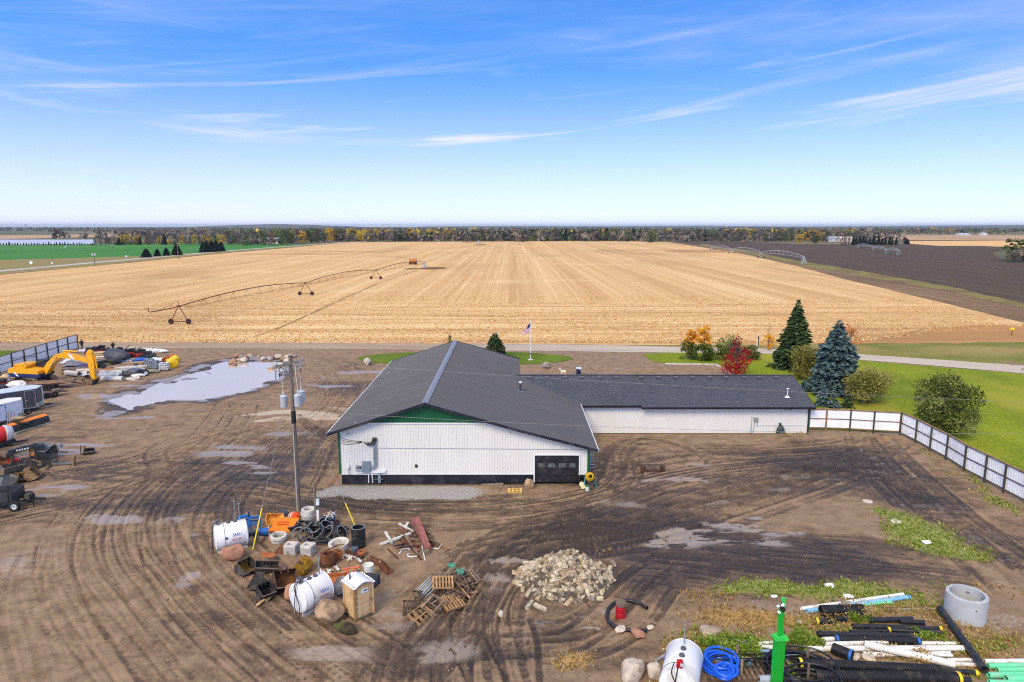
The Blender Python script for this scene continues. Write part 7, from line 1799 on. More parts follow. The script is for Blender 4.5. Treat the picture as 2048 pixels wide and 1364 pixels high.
for args in (
    ('long white pipe behind the long light blue pipe',ZP(95,430),ZP(992,305),.21,pvc_w),('long light blue pipe beside the long white pipe',ZP(150,452),ZP(1045,328),.24,pvc_b,'plain',((.985,pvc_bd),)),('short mint green pipe behind the thick short black pipe',ZP(600,400),ZP(890,372),.16,pvc_g),
    ('thick short black ribbed pipe nearest the long blue pipe',ZP(268,448),ZP(640,440),.62,blk_p,'rib'),('short black ribbed pipe stub in the dry weeds',ZP(378,512),ZP(492,514),.34,blk_p,'rib'),('black pipe with a yellow band at the weedy end',ZP(228,535),ZP(400,540),.36,blk_p,'rib',((.02,yel_r),)),
    ('black pipe behind the shorter black pipe piece',ZP(690,530),ZP(1070,522),.30,blk_p),('shorter black pipe piece with an open dark end',ZP(958,540),ZP(1175,552),.28,blk_p),('long black pipe with a yellow band at its far end',ZP(545,580),ZP(1322,606),.28,blk_p,'plain',((.99,yel_r),)),('black pipe with a yellow band at its near end',ZP(856,612),ZP(1330,640),.27,blk_p,'rib',((.01,yel_r),)),
    ('black pipe without bands below the yellow banded one',ZP(530,634),ZP(862,624),.24,blk_p),('long black pipe behind the blue banded black pipe',ZP(240,648),ZP(1076,668),.30,blk_p),('black ribbed pipe with blue bands at both ends',ZP(385,692),ZP(1138,714),.38,blk_p,'rib',((.03,blu_r),(.975,blu_r))),
    ('short white pipe stub behind the blue banded pipe',ZP(285,694),ZP(400,692),.22,pvc_w),('white pipe in front of the blue banded black pipe',ZP(285,736),ZP(852,726),.24,pvc_w,'plain',(),.02),('white pipe end showing past the blue banded black pipe',ZP(1140,731),ZP(1450,737),.20,pvc_w),('long thick white pipe across the middle of the yard',ZP(120,776),ZP(1515,776),.28,pvc_w,'plain',(),.04),
    ('heavy white pipe slanting down towards the weeds',ZP(655,740),ZP(1440,915),.36,pvc_w,'plain',(),.22,.08),('thin white pipe under the slanting heavy one',ZP(700,838),ZP(1400,816),.18,pvc_w),('thin white pipe in front of the long thick one',ZP(640,818),ZP(1420,838),.16,pvc_w,'plain',(),.05),('short white pipe past the end of the heavy slanting one',ZP(1440,915),ZP(1625,920),.2,pvc_w),('white pipe piece behind the short white end',ZP(1380,878),ZP(1600,878),.2,pvc_w),
    ('black ribbed pipe stub with a blue band standing askew',ZP(372,770),ZP(545,838),.56,blk_p,'rib',((.93,blu_r),),.1),('large smooth black pipe lying crosswise by the concrete manhole ring',ZP(1312,428),ZP(1706,962),.36,blk_p,'plain',(),.12,.2),('thin grey pole behind the weeds',ZP(840,428),ZP(1290,438),.1,M('pole_grey',(150,146,140),.7,var=.2)),
    ('longest thick black ribbed pipe with a yellow band at its near end',ZP(76,905),ZP(1306,966),.52,blk_p,'rib',((.012,yel_r),),.12),('thick black ribbed pipe with a yellow band at its far end',ZP(222,1012),ZP(1492,1034),.54,blk_p,'rib',((.985,yel_r),),.1),('thin black pipe with a yellow tip past the longest ribbed pipe',ZP(1300,962),ZP(1642,990),.26,blk_p,'plain',((.985,yel_r),)),('black pipe end past the yellow band at the lower frame edge',ZP(1490,1050),ZP(1580,1054),.3,blk_p),
    ('white pipe running out of the frame above the mint pipes',ZP(1700,890),ZP(2300,884),.24,pvc_w),('upper mint green pipe below the white one',ZP(1730,930),ZP(2300,922),.26,pvc_g),('mint green pipe in the middle of the mint stack',ZP(1810,966),ZP(2300,962),.26,pvc_g),('mint green pipe with a pale near end',ZP(1735,1008),ZP(2300,1000),.30,pvc_g,'plain',(),.02),('lowest mint green pipe of the stack',ZP(1890,1044),ZP(2300,1034),.36,pvc_g,'plain',(),.02),('mint green pipe cut off by the lower frame edge',ZP(1740,1075),ZP(2300,1090),.3,pvc_g),
    ('white pipe crossing over another behind the weeds',ZQ(1310,742),ZQ(1745,830),.15,pvc_w,'plain',(),.12,.05),('white pipe crossed by another behind the weeds',ZQ(1400,800),ZQ(1902,740),.15,pvc_w),('thin whitish pipe under the crossed white pipes',ZQ(1400,806),ZQ(1965,796),.11,pvc_w),('white pipe near the third tank overgrown by weeds',ZQ(1030,882),ZQ(1510,930),.24,pvc_w,'plain',(),.05),('light blue pipe near the third tank under the overgrown white one',ZQ(1040,925),ZQ(1500,958),.24,pvc_b),
    ('upper pale blue pipe behind the green mast',ZQ(1420,845),ZQ(1925,868),.2,pvc_b),('middle pale blue pipe behind the green mast',ZQ(1600,878),ZQ(1930,890),.24,M('pipe_pale_blue',(178,214,234),.4,var=.08),'plain',(),.04),('lower pale blue pipe behind the green mast',ZQ(1580,908),ZQ(1850,915),.22,pvc_b),('grey corrugated pipe behind the base of the green mast',ZQ(1572,1112),ZQ(1880,1104),.40,M('grey_corrugated',(184,194,202),.4,.3,var=.1),'rib'),('grey pipe poking out behind the third tank',ZQ(600,950),ZQ(722,872),.16,M('pole_grey',(150,146,140),.7)),
): pipe(*args)
# coiled hoses
def coil(name,label,c,turns,r0,r1,rt,mat,h0=.05,seed=1,ell=.85,group=None,thick=.5):
    r = random.Random(seed); t = thing(name,label,'hose',(c.x,c.y,ground_z(c.x,c.y)),0,group)
    for k_ in range(turns):
        R = r0 + (r1 - r0) * ((k_ * .618) % 1); ox,oy = r.uniform(-.1,.1),r.uniform(-.1,.1); z_ = h0 + thick * k_ / turns; ti = r.uniform(-.18,.18); tj = r.uniform(-.18,.18); ph = r.uniform(0,6)
        MB().tube([(ox + R * math.cos(a),oy + R * ell * math.sin(a),max(.03,z_ + R * (ti * math.cos(a) + tj * math.sin(a)) * .6)) for a in np.linspace(ph,ph + 2 * PI,26)[:-1]],rt,6,closed=True).build('loop',mat,t)
    return t
hb_m = M('hose_blue',(24,98,226),.35,var=.1); hk_m = M('hose_black',(30,30,32),.4,var=.25)
coil('hose_coil','larger bright blue hose coil beside the third white tank',G(1441,1342),7,.58,.86,.06,hb_m,.22,3,1.0,'blue hose coils'); coil('hose_coil','smaller bright blue hose coil at the lower frame edge',G(1449,1366),5,.32,.52,.07,hb_m,.45,4,.95,'blue hose coils',.3)
coil('hose_coil','wide loose black hose coil behind the green mast',G(1600,1352),11,1.2,1.75,.05,hk_m,.1,6,.8,'black hose coils'); coil('hose_coil','black hose coil at the lower frame edge in front of the longest ribbed pipe',G(1622,1378),9,.8,1.3,.055,hk_m,.15,7,.8,'black hose coils')
for k_ in range(9):
    A = G(1410 + k_ * 5,1326 + k_ * 3.4); B = G(1545 + k_ * 3,1318 + k_ * 4 - (k_ % 3) * 4); mid = (A + B) / 2; c = A.copy()
    o = MB().tube([(q.x - c.x,q.y - c.y,.30 + .05 * (k_ % 4) + .10 * math.sin(u * 3.1)) for u in np.linspace(0,1,9) for q in [A.lerp(B,u) + Vector((0,.16 * math.sin(u * 3.1 + k_),0))]],.032,6).build('black_tube',hk_m); o.location = c
    tag(o,'black flexible tube lying in the loose bundle over the wooden rack','tube','black tubes on the rack')
# rack with stakes under the hoses
t = thing('wood_rack','low wooden rack with upright stakes under the hoses','rack',tuple(G(1500,1346)))
for sy_ in (-.6,0,.6,1.2): MB().box((0,sy_,.10),(4.4,.1,.12)).build('runner',wood_d,t)
for i in range(17): MB().box((-2.0 + i * .25,.3,.19),(.11,2.0,.04)).build('slat',wood_o,t)
for (px,py,top_) in ((1473,1326,1296),(1482,1356,1318),(1548,1330,1300),(1549,1352,1320),(1614,1330,1310),(1615,1364,1331)):
    q = G(px,py) - t.location; MB().box((q.x,q.y,.48),(.11,.06,.95)).build('stake',wood_o,t)
# green mast
p = G(1551,1392); mast = thing('green_mast','bright green square steel mast with a flange and fittings on top','mast',(p.x,p.y,0)); gm_ = M('mast_green',(16,176,48),.4,var=.06,dirt=(24,120,44),dirt_amt=.15); gl_ = M('mast_light_green',(60,204,84),.4)
zf = AT(1561,1276,p.y).z; ztp = AT(1565,1198,p.y).z; zm = AT(1564,1222,p.y).z
MB().box((0,0,zf / 2),(.40,.34,zf),(0,0,.35)).build('column',gm_,mast); MB().box((0,0,zf + .02),(.62,.5,.05),(0,0,.1)).build('flange',gl_,mast); MB().box((0,0,zf + .10),(.5,.42,.08),(0,0,.35)).build('collar',gl_,mast)
MB().box((0.0,0,(zf + zm) / 2 + .05),(.19,.17,zm - zf + .05),(0,0,.35)).build('upper_post',gm_,mast); MB().box((.06,0,(zm + ztp) / 2 + .1),(.16,.1,ztp - zm - .1),(0,.05,.2)).build('head_plate',gl_,mast)
MB().lathe([(.1,-.08),(.11,0),(.1,.08),(0,.08)],12,Matrix.Translation((.03,-.05,zm + .12)) @ Matrix.Rotation(PI / 2,4,'X')).build('pulley',dark_m,mast)
for (x,z_,s) in ((-.14,zm - .02,.09),(-.02,zm + .34,.12),(-.20,zm + .28,.08)): MB().lathe([(0,-s),(s,0),(0,s)],8,Matrix.Translation((x,-.08,z_))).build('white_cap',white2_m,mast)
for k_ in range(3): MB().tube([(-.08 + .05 * k_,-.1,zm + .1),(-.14 + .06 * k_,-.12,zm + .32),(-.05,-.08,zm + .5)],.015,4).build('lead',dark_m,mast)
# ---------------- weeds, clods and stones
def tufts(name,n,field,hmin,hmax,mat,seed,blades=7,ylim=60,thr=.35):
    r = np.random.default_rng(seed); V,F,T = [],[],[]; made = 0; tries = 0
    while made < n and tries < n * 60:
        tries += 1
        j = int(r.random() ** .9 * NY * .62); i = r.integers(0,NX); f = field[j,i]
        if r.random() > (f - thr) * 2.2: continue
        x = YX[j,i] + r.normal() * .1; y = YY[j,i] + r.normal() * .1; z_ = Hh[j,i]
        if abs(x) > .82 * y + 6 or y > ylim: continue
        h = hmin + (hmax - hmin) * r.random() ** 1.6; t0 = r.random(); made += 1
        for b in range(blades):
            a = r.random() * 6.28; ln = h * (.5 + .6 * r.random()); sp = ln * (.25 + .6 * r.random()); w = .012 + .02 * r.random() + .02 * (y / 60)
            k_ = len(V); ca,sa = math.cos(a),math.sin(a)
            V += [(x - sa * w,y + ca * w,z_ - .02),(x + sa * w,y - ca * w,z_ - .02),(x + ca * sp * .5 + sa * w * .8,y + sa * sp * .5 - ca * w * .8,z_ + ln * .7),(x + ca * sp,y + sa * sp,z_ + ln)]; F.append((k_,k_ + 1,k_ + 2,k_ + 3)); T.append(min(1,max(0,t0 * .6 + .5 * r.random() - .05)))
    o = link(name,mesh_np(name,np.array(V),np.array(F),mat,T)); o['kind'] = 'stuff'; return o
wd_g = leaf_mat('weed_green',(118,134,50),(156,170,76),(200,206,124),.3,0); wd_d = leaf_mat('weed_dry',(150,122,72),(188,160,100),(220,198,146),.3,0)
tufts('weeds',3600,veg,.05,.26,wd_g,1,7,66,.25); tufts('dry_weeds',2600,straw,.05,.24,wd_d,2,6,60,.25)
wd_c = leaf_mat('leafy_weed',(96,124,40),(136,160,58),(186,200,104),.35,0)
def weed_clump(name,spots,n,size,mat,seed):
    L_ = []
    for (px,py,w,h) in spots:
        p = G(px,py); rr = random.Random(px)
        for k_ in range(9): L_.append((p.x + rr.uniform(-.5,.5) * w,p.y + rr.uniform(-.4,.4) * w * .7,h * rr.uniform(.25,.8),w * .22,w * .2,h * .34))
    o = link(name,leaf_cloud(name,L_,n,size,seed,mat,.15)); o['kind'] = 'stuff'; return o
weed_clump('weeds',[(1430,1300,1.6,.8),(1455,1310,1.6,.9),(1480,1306,1.3,.9),(1500,1318,1.0,.8),(1476,1328,1.0,.6),(1420,1316,1.0,.5),(1606,1292,1.5,.9),(1622,1296,1.2,.8),(1590,1300,1.0,.6),(1580,1345,.5,.5),(1585,1358,.5,.4),(1585,1360,.5,.4),(1870,1278,1.6,.4),(1720,1245,1.5,.5)],5200,.13,wd_c,3)
weed_clump('dry_weeds',[(1708,1228,1.3,.9),(1724,1236,1.1,.9),(1690,1240,1.0,.6),(1660,1255,1.4,.5),(1800,1300,2.0,.4),(1750,1304,1.6,.5),(1385,1292,1.8,.5),(1360,1302,1.5,.4),(1780,1216,2,.35),(1840,1235,2,.35),(1905,1285,1.6,.4),(1830,1322,1.8,.5),(1480,1255,2,.25),(1540,1265,1.8,.25),(1645,1245,1.2,.6),(1900,1250,1.6,.3),(1570,874,1.2,.5),(1520,872,1.0,.3),(1600,872,.8,.5),(1905,950,1.2,.3),(1950,985,1.2,.3)],3600,.11,wd_d,4)
def clods(name,n,lo,hi,mats,seed,field=None,thr=0.0):
    r = np.random.default_rng(seed); j = (r.random(n * 3) * NY * .75).astype(int); i = r.integers(0,NX,n * 3)
    if field is not None: k_ = r.random(n * 3) < (field[j,i] - thr); j,i = j[k_],i[k_]
    j,i = j[:n],i[:n]; C = np.stack([YX[j,i],YY[j,i],Hh[j,i]],1) + r.normal(size=(len(j),3)) * [.15,.15,0]; s = lo + (hi - lo) * r.random(len(j)) ** 3; m_ = len(j)
    base = np.array([(1,0,0),(-.5,.87,0),(-.5,-.87,0),(.25,.1,.75),(-.3,-.2,.6)]); fc = np.array([(0,1,3),(1,4,3),(1,2,4),(2,3,4),(2,0,3)])
    V = base[None] * (1 + .3 * r.normal(size=(m_,5,3))); a = r.random(m_) * 6.28; R = np.zeros((m_,3,3)); R[:,0,0] = np.cos(a); R[:,0,1] = -np.sin(a); R[:,1,0] = np.sin(a); R[:,1,1] = np.cos(a); R[:,2,2] = 1
    V = np.einsum('nij,nkj->nki',R,V) * s[:,None,None] + C[:,None,:]; F = fc[None] + (np.arange(m_) * 5)[:,None,None]
    o = link(name,mesh_np(name,V.reshape(-1,3),F.reshape(-1,3),mats)); o['kind'] = 'stuff'; return o
clods('mud_clods',9000,.02,.13,M('clod_mud',(92,76,62),.95,var=.3,scale=1),5,wetf,.25); clods('pebbles',3000,.015,.06,M('pebble_pale',(164,146,122),.95,var=.25,scale=1),6)
# husks and stalk stubs on the near part of the stubble
r = np.random.default_rng(12); n = 46000; y = 122.8 + 85 * r.random(n) ** 1.5; x = (r.random(n) * 2 - 1) * (y * .86); 
_cf = np.array([G(*q)[:2] for q in ((-900,640),(-900,689),(640,686),(1060,688),(1560,690),(1700,686),(1850,668),(2020,652),(1880,606),(1700,563),(1500,513),(0,552))])
ok = inside(x,y,_cf); x,y = x[ok],y[ok]; n = len(x); a = r.random(n) * 6.28; ln = .12 + .28 * r.random(n); w = .03 + .06 * r.random(n)
C = np.stack([x,y,np.full(n,.06)],1); U = np.stack([np.cos(a) * ln,np.sin(a) * ln,r.normal(size=n) * .10 + .03],1); Wv_ = np.stack([-np.sin(a) * w,np.cos(a) * w,r.normal(size=n) * .06],1); V,F = quads(C,U,Wv_)
o = link('corn_husks',mesh_np('corn_husks',V,F,leaf_mat('husk',(170,120,64),(226,184,120),(250,226,180),.15,0),r.random(n))); o['kind'] = 'stuff'
# ================================================================ EQUIPMENT AT THE LEFT
ex_y = M('digger_yellow',(250,176,12),.42,var=.08,dirt=(170,124,50),dirt_amt=.25); ex_b = M('digger_blue',(38,48,98),.45,var=.15); trk = M('muddy_track',(112,92,66),.95,var=.3,scale=4,dirt=(70,56,44),dirt_amt=.5); cabg = M('cab_glass',(40,48,62),.12,var=.2); chrome = M('cylinder_rod',(196,190,206),.25,.7)
p = G(73,766); ex = thing('excavator','yellow excavator with navy blue skirt and its bucket resting on the ground','excavator',(p.x,p.y,0),math.radians(-5))
XZ = Matrix(((1,0,0,0),(0,0,1,0),(0,1,0,0),(0,0,0,1)))       # prism axis along y
def xzprism(poly,y0,y1): return MB().prism(poly,y0,y1,0,XZ)
Rt = Matrix.Rotation(math.radians(-24),4,'Z')
for s_ in (-1,1):
    def stad(r,l,c=.5): return [(l + r * math.cos(a),c + r * math.sin(a)) for a in np.linspace(-PI / 2,PI / 2,9)] + [(-l + r * math.cos(a),c + r * math.sin(a)) for a in np.linspace(PI / 2,1.5 * PI,9)]
    mb = MB(); o_,i_ = stad(.50,1.95),stad(.40,1.95); n_ = len(o_); y0,y1 = s_ * 1.2 - .3,s_ * 1.2 + .3
    vs = [(x,y,z_) for y in (y0,y1) for lp in (o_,i_) for x,z_ in lp]; fs = []
    for i in range(n_):
        j = (i + 1) % n_; fs += [(i,j,2 * n_ + j,2 * n_ + i),(n_ + j,n_ + i,3 * n_ + i,3 * n_ + j),(i,n_ + i,n_ + j,j),(2 * n_ + j,3 * n_ + j,3 * n_ + i,2 * n_ + i)]
    mb.add(vs,fs,0,False,Rt); tk = mb.build('track',trk,ex)
    MB().add(*(lambda m_: (m_.v,m_.f))(MB().box((0,s_ * 1.2,.5),(3.6,.34,.42))),0,False,Rt).build('track_frame',M('track_frame',(92,78,56),.9,var=.3),tk)
    for x in (-1.95,1.95): MB().lathe([(0,-.2),(.34,-.2),(.36,0),(.34,.2),(0,.2)],16,Rt @ Matrix.Translation((x,s_ * 1.2,.5)) @ Matrix.Rotation(PI / 2,4,'X')).build('sprocket',rust_d,tk)
MB().lathe([(.9,.75),(.9,1.05),(0,1.05)],20).build('turntable',dark_m,ex)
xzprism([(-2.6,1.1),(1.6,1.02),(1.75,1.5),(-2.7,1.62)],-1.35,1.35).build('house_skirt',ex_b,ex)
xzprism([(-2.72,1.63),(1.5,1.51),(1.5,1.95),(-.4,2.25),(-2.5,2.3),(-2.75,2.1)],-1.36,1.36).build('house_body',ex_y,ex)
xzprism([(-2.1,2.31),(-.35,2.26),(-.2,2.65),(-.6,2.85),(-1.9,2.8)],-1.2,.9).build('engine_hood',ex_y,ex)
for k_ in range(6): MB().box((-1.9 + k_ * .28,-1.21,2.55),(.05,.03,.3)).build('grille_slat',M('grille_ochre',(150,104,20),.6),ex)  # grille slats in a darker ochre than the body
xzprism([(-2.0,1.75),(-1.5,1.2),(-1.2,1.2),(-1.7,1.75)],-1.385,-1.372).build('white_stripe',white2_m,ex)
xzprism([(-1.3,1.55),(-.7,1.55),(-.4,1.2),(-1.0,1.2)],-1.39,-1.374).build('blue_flash',ex_b,ex)
xzprism([(-.1,1.9),(1.55,1.9),(1.6,2.6),(1.2,3.05),(-.1,3.05)],.45,1.3).build('cab',cabg,ex); MB().box((.6,.88,3.09),(1.4,.9,.07)).build('cab_roof',M('cab_roof',(48,52,66),.5),ex)
mb = MB(); [mb.tube([(x,y,2.7),(x,y,3.5)],.025,5) for x,y in ((-2.2,-1),(-.4,-1),(-2.2,.9),(-.4,.9))]; mb.tube([(-2.2,-1,3.5),(-.4,-1,3.5),(-.4,.9,3.5),(-2.2,.9,3.5)],.025,5,closed=True); mb.build('guard_rail',dark_m,ex)
bm_ = [(1.35,1.25),(1.95,1.35),(2.9,2.75),(4.1,3.62),(5.6,3.45),(8.0,2.95),(8.1,3.35),(6.4,3.95),(4.6,4.4),(3.4,4.05),(2.1,2.95),(1.2,1.75)]
xzprism(bm_,-.28,.28).build('boom',ex_y,ex)
xzprism([(5.6,3.5),(6.1,3.43),(5.7,4.05),(5.2,4.15)],-.295,-.283).build('boom_stripe',white2_m,ex)
for y in (-.42,.42): MB().tube([(1.9,y,1.35),(2.6,y,2.3)],.10,8).build('boom_cylinder',ex_y,ex); MB().tube([(2.6,y,2.3),(3.7,y,3.75)],.055,8).build('boom_rod',chrome,ex)
MB().tube([(4.3,0,4.55),(6.5,0,4.45)],.10,8).build('arm_cylinder',ex_y,ex); MB().tube([(6.5,0,4.45),(8.35,0,4.35)],.055,8).build('arm_rod',M('rod_purple',(150,120,170),.3,.4),ex)
xzprism([(8.1,4.75),(8.55,4.45),(8.75,3.3),(8.65,.75),(8.35,.55),(8.1,1.2),(7.85,3.1),(7.8,4.3)],-.26,.26).build('arm',ex_y,ex)
MB().tube([(8.8,0,3.9),(8.95,0,2.2)],.085,8).build('bucket_cylinder',ex_y,ex); MB().tube([(8.95,0,2.2),(8.75,0,1.2)],.05,8).build('bucket_rod',chrome,ex)
mb = MB(); bp = [(8.5,.75),(8.55,.15),(8.1,-.0),(7.3,.1),(6.95,.6),(7.1,1.2)]; n_ = len(bp)
vs = [(x,y,z_) for y in (-.6,.6) for x,z_ in bp]; mb.add(vs,[(i,i + 1,n_ + i + 1,n_ + i) for i in range(n_ - 1)] + [tuple(range(n_)),tuple(reversed(range(n_,2 * n_)))]); mb.build('bucket',M('bucket_muddy',(126,104,84),.9,var=.3,dirt=(78,62,52),dirt_amt=.5),ex)
for k_ in range(4): MB().box((8.6,-.45 + k_ * .3,.42),(.08,.1,.5),(0,.2,0)).build('tooth',rust_d,ex)
# ---- enclosed trailers
def van_trailer(label,a,b,w,h,wall,roofm,door_u,dark_trim):
    """Box trailer; a, b: photo points of its near lower edge, b at the pointed nose."""
    A,B = G(*a),G(*b); d = (B - A); L_ = d.length; t = thing('enclosed_trailer',label,'trailer',(A.x,A.y,0),math.atan2(d.y,d.x)); z0 = .5
    poly = [(0,0),(L_ - .1,0),(L_ + .65,w * .5),(L_ - .1,w),(0,w)]
    MB().prism(poly,z0,z0 + h).build('body',wall,t)
    MB().prism([(-.03,-.03),(L_ - .08,-.03),(L_ + .70,w * .5),(L_ - .08,w + .03),(-.03,w + .03)],z0 + h + .002,z0 + h + .07).build('roof',roofm,t)
    MB().box((L_ / 2,-.02,z0 + .06),(L_ - .1,.03,.1)).build('lower_rail',galv_m,t)
    x = L_ * door_u; dr = MB().box((x,-.02,z0 + h * .5),(.95,.03,h * .88)).build('door',wall,t)
    for x_ in (x - .49,x + .49): MB().box((x_,-.035,z0 + h * .5),(.035,.03,h * .9)).build('door_edge',dark_trim,dr)
    MB().box((x,-.035,z0 + h * .95),(1.0,.03,.035)).build('door_edge',dark_trim,dr)
    for z_ in (.25,.8): MB().box((x + .46,-.05,z0 + h * z_),(.14,.03,.05)).build('hinge',dark_trim,dr)
    MB().box((x - .36,-.05,z0 + h * .45),(.22,.04,.05)).build('latch',dark_trim,dr)
    n_ = Vector((.75,-w * .5,0)).normalized()
    mb = MB(); mb.add([(L_ - .5,-.025,z0),(L_ - .1,-.025,z0),(L_ + .66,w * .5 - .03,z0),(L_ + .66,w * .5 - .03,z0 + .5),(L_ - .1,-.025,z0 + .5),(L_ - .5,-.025,z0 + .5)],[(0,1,4,5),(1,2,3,4)]); mb.build('stone_guard',M('guard_plate',(176,184,174),.35,.5),t)
    MB().tube([(L_ + .66,w * .5,z0),(L_ + .66,w * .5,z0 + h)],.07,8).build('nose_trim',white2_m,t)
    mb = MB(); mb.beam((L_ - .3,.2,.45),(L_ + 1.6,w * .5,.42),.08,.1); mb.beam((L_ - .3,w - .2,.45),(L_ + 1.6,w * .5,.42),.08,.1); mb.build('hitch',dark_m,t); MB().tube([(L_ + 1.3,w * .5,0),(L_ + 1.3,w * .5,.8)],.04,6).build('jack_stand',galv_m,t)
    for y in (.12,w - .12):
        for x_ in (L_ * .3,L_ * .3 + .85): MB().lathe([(.15,-.1),(.36,-.1),(.38,0),(.36,.1),(.15,.1)],18,Matrix.Translation((x_,y,.37)) @ Matrix.Rotation(PI / 2,4,'X'),0,True,True).build('tyre',dark_m,t)
    return t
van_trailer('dark grey enclosed cargo trailer with a pale roof behind the white one',(-60,845),(80,822),2.4,2.15,M('trailer_charcoal',(72,74,78),.4,var=.06),M('trailer_roof',(206,214,220),.4,var=.06),.88,M('trim_silver',(196,200,204),.35,.4))
van_trailer('white enclosed cargo trailer with a side door at the frame edge',(-70,872),(48,842),2.1,1.85,M('trailer_white',(226,232,240),.35,var=.04),M('trailer_roof_white',(238,236,230),.4,var=.04),.62,M('trim_dark',(70,76,86),.4))
# ---- flat deck trailer by the excavator
def deck_trailer(label,a,b,w,h,mat):
    A,B = G(*a),G(*b); d = (B - A); L_ = d.length; t = thing('deck_trailer',label,'trailer',(A.x,A.y,0),math.atan2(d.y,d.x)); n_ = 9
    for i in range(n_): MB().box((L_ / 2,(i + .5) * w / n_,h + .02 * (i % 2)),(L_,w / n_ * .93,.06)).build('plank',mat,t)
    for y in (-.06,w + .06): MB().box((L_ / 2,y,h - .05),(L_ + .05,.1,.18)).build('side_rail',rust_d,t)
    MB().beam((L_,w * .5,h - .1),(L_ + 1.7,w * .5,.35),.2,.12).build('tongue',rust_d,t); MB().box((L_ + .5,w * .5,h + .05),(.9,1.0,.4)).build('tool_box',wood_o,t)
    for y in (-.12,w + .12):
        for x_ in (L_ * .45,L_ * .45 + .9): MB().lathe([(.15,-.1),(.36,-.1),(.38,0),(.36,.1),(.15,.1)],18,Matrix.Translation((x_,y,.37)) @ Matrix.Rotation(PI / 2,4,'X'),0,True,True).build('tyre',dark_m,t)
deck_trailer('flat trailer with a brown plank deck in front of the excavator',(52,784),(131,778),2.3,.85,M('deck_wood',(150,116,88),.9,var=.3,scale=3,rand=.2)); deck_trailer('low black trailer loaded with scrap in front of the plank deck trailer',(78,800),(112,794),1.7,.55,wood_d)
# ---- orange plough
A,B = G(24,868),G(99,845); d = B - A; L_ = d.length; t = thing('snow_plough','long orange snow plough blade resting on the mud','snow plough',tuple(A),math.atan2(d.y,d.x))
prof = [(.0,.0),(-.10,.25),(-.06,.55),(.10,.80),(.34,.92),(.62,.96)]
def strip(a,b,mat,name): MB().add([(x,y,z_) for x in (0,L_) for y,z_ in prof[a:b + 1]],[(i,i + 1,(b - a + 1) + i + 1,(b - a + 1) + i) for i in range(b - a)],0,False).build(name,mat,t)
strip(3,5,M('plough_orange',(252,134,16),.45,var=.06),'top_flange'); strip(1,3,M('plough_black',(44,42,44),.5,var=.2),'rubber_band'); strip(0,1,M('plough_steel',(112,112,100),.5,.2,var=.2),'blade')
MB().box((L_ * .48,-.28,.06),(L_ * .92,.25,.1)).build('cutting_edge',M('plough_grey',(146,152,136),.5),t)
for x in (L_ * .3,L_ * .5,L_ * .7): MB().box((x,.35,.5),(.08,.55,.75)).build('rib',org_m,t)
MB().box((L_ * .2,1.0,.45),(1.6,1.2,.25)).build('push_frame',dark_m,t)
# ---- machines at the frame edge
def wheel(par,x,y,R,w,rimc=(214,216,214),name='wheel'):
    T = Matrix.Translation((x,y,R)) @ Matrix.Rotation(PI / 2,4,'X')
    o = MB().lathe([(R * .55,-w / 2),(R * .9,-w / 2),(R,-w * .3),(R,w * .3),(R * .9,w / 2),(R * .55,w / 2)],24,T,0,True,True).build('tyre',dark_m,par)
    MB().lathe([(R * .55,w * .35),(R * .5,w * .1),(R * .2,w * .2),(0,w * .2)],18,T).build('rim',M('rim_white',rimc,.4,var=.1),o); MB().lathe([(R * .12,w * .32),(0,w * .34)],10,T).build('hub',dark_m,o)
p = G(36,862); t = thing('utility_trailer','black utility trailer with one big wheel beside the white cargo trailer','trailer',(p.x,p.y,0),.15); wheel(t,0,-.1,.50,.28); MB().box((-.2,.9,.75),(2.4,1.5,.12)).build('bed',dark_m,t); MB().beam((.9,.7,.6),(2.3,.7,.5),.1,.12).build('tongue',dark_m,t); MB().box((-.1,.1,1.1),(1.1,.4,.1),(0,-.15,0)).build('fender',dark_m,t)
for k_ in range(3): MB().beam((-1.0 + k_ * .25,.2,.7),(-.7 + k_ * .28,.1,2.2),.12,.06).build('ramp',galv_m,t)
MB().box((-.4,.9,1.0),(1.2,.8,.4)).build('cardboard',wood_m,t)
p = G(4,893); t = thing('red_machine','red machine with a white curved hood cut off by the frame edge','machine',(p.x,p.y,0),.9); MB().lathe([(0,-.9),(.6,-.8),(.8,-.2),(.75,.5),(.5,.9),(0,1.0)],18,Matrix.Translation((0,0,1.2)) @ Matrix.Rotation(PI / 2,4,'Y')).build('hood',M('machine_red',(206,40,36),.35,var=.1),t)
MB().lathe([(.72,.30),(.86,.32),(.86,.5),(.6,.95)],18,Matrix.Translation((0,0,1.2)) @ Matrix.Rotation(PI / 2,4,'Y')).build('grille_band',M('hood_grey',(206,208,206),.4),t); MB().box((-.2,0,.45),(2.4,1.5,.3)).build('chassis',dark_m,t); MB().beam((.6,-.6,.35),(2.0,-.6,.3),.15,.12).build('bumper',dark_m,t)
p = G(30,1023); t = thing('dump_trailer','black dump trailer with a white wheel rim cut off by the frame edge','trailer',(p.x,p.y,0),.12); wheel(t,0,0,.42,.26); wheel(t,0,1.9,.42,.26)
MB().box((-1.9,.95,.62),(3.4,1.7,.16)).build('frame',dark_m,t); MB().box((-1.6,.12,1.05),(2.8,.06,.7)).build('side_board',M('trailer_steel',(58,60,64),.45,var=.2),t); MB().box((-1.6,1.8,1.05),(2.8,.06,.7)).build('side_board',M('trailer_steel',(58,60,64),.45),t); MB().box((-.22,.95,1.05),(.06,1.7,.7)).build('front_board',M('trailer_steel',(58,60,64),.45),t)
for k_ in range(4): MB().box((-2.8 + k_ * .8,.07,1.05),(.08,.06,.72)).build('stake',dark_m,t)
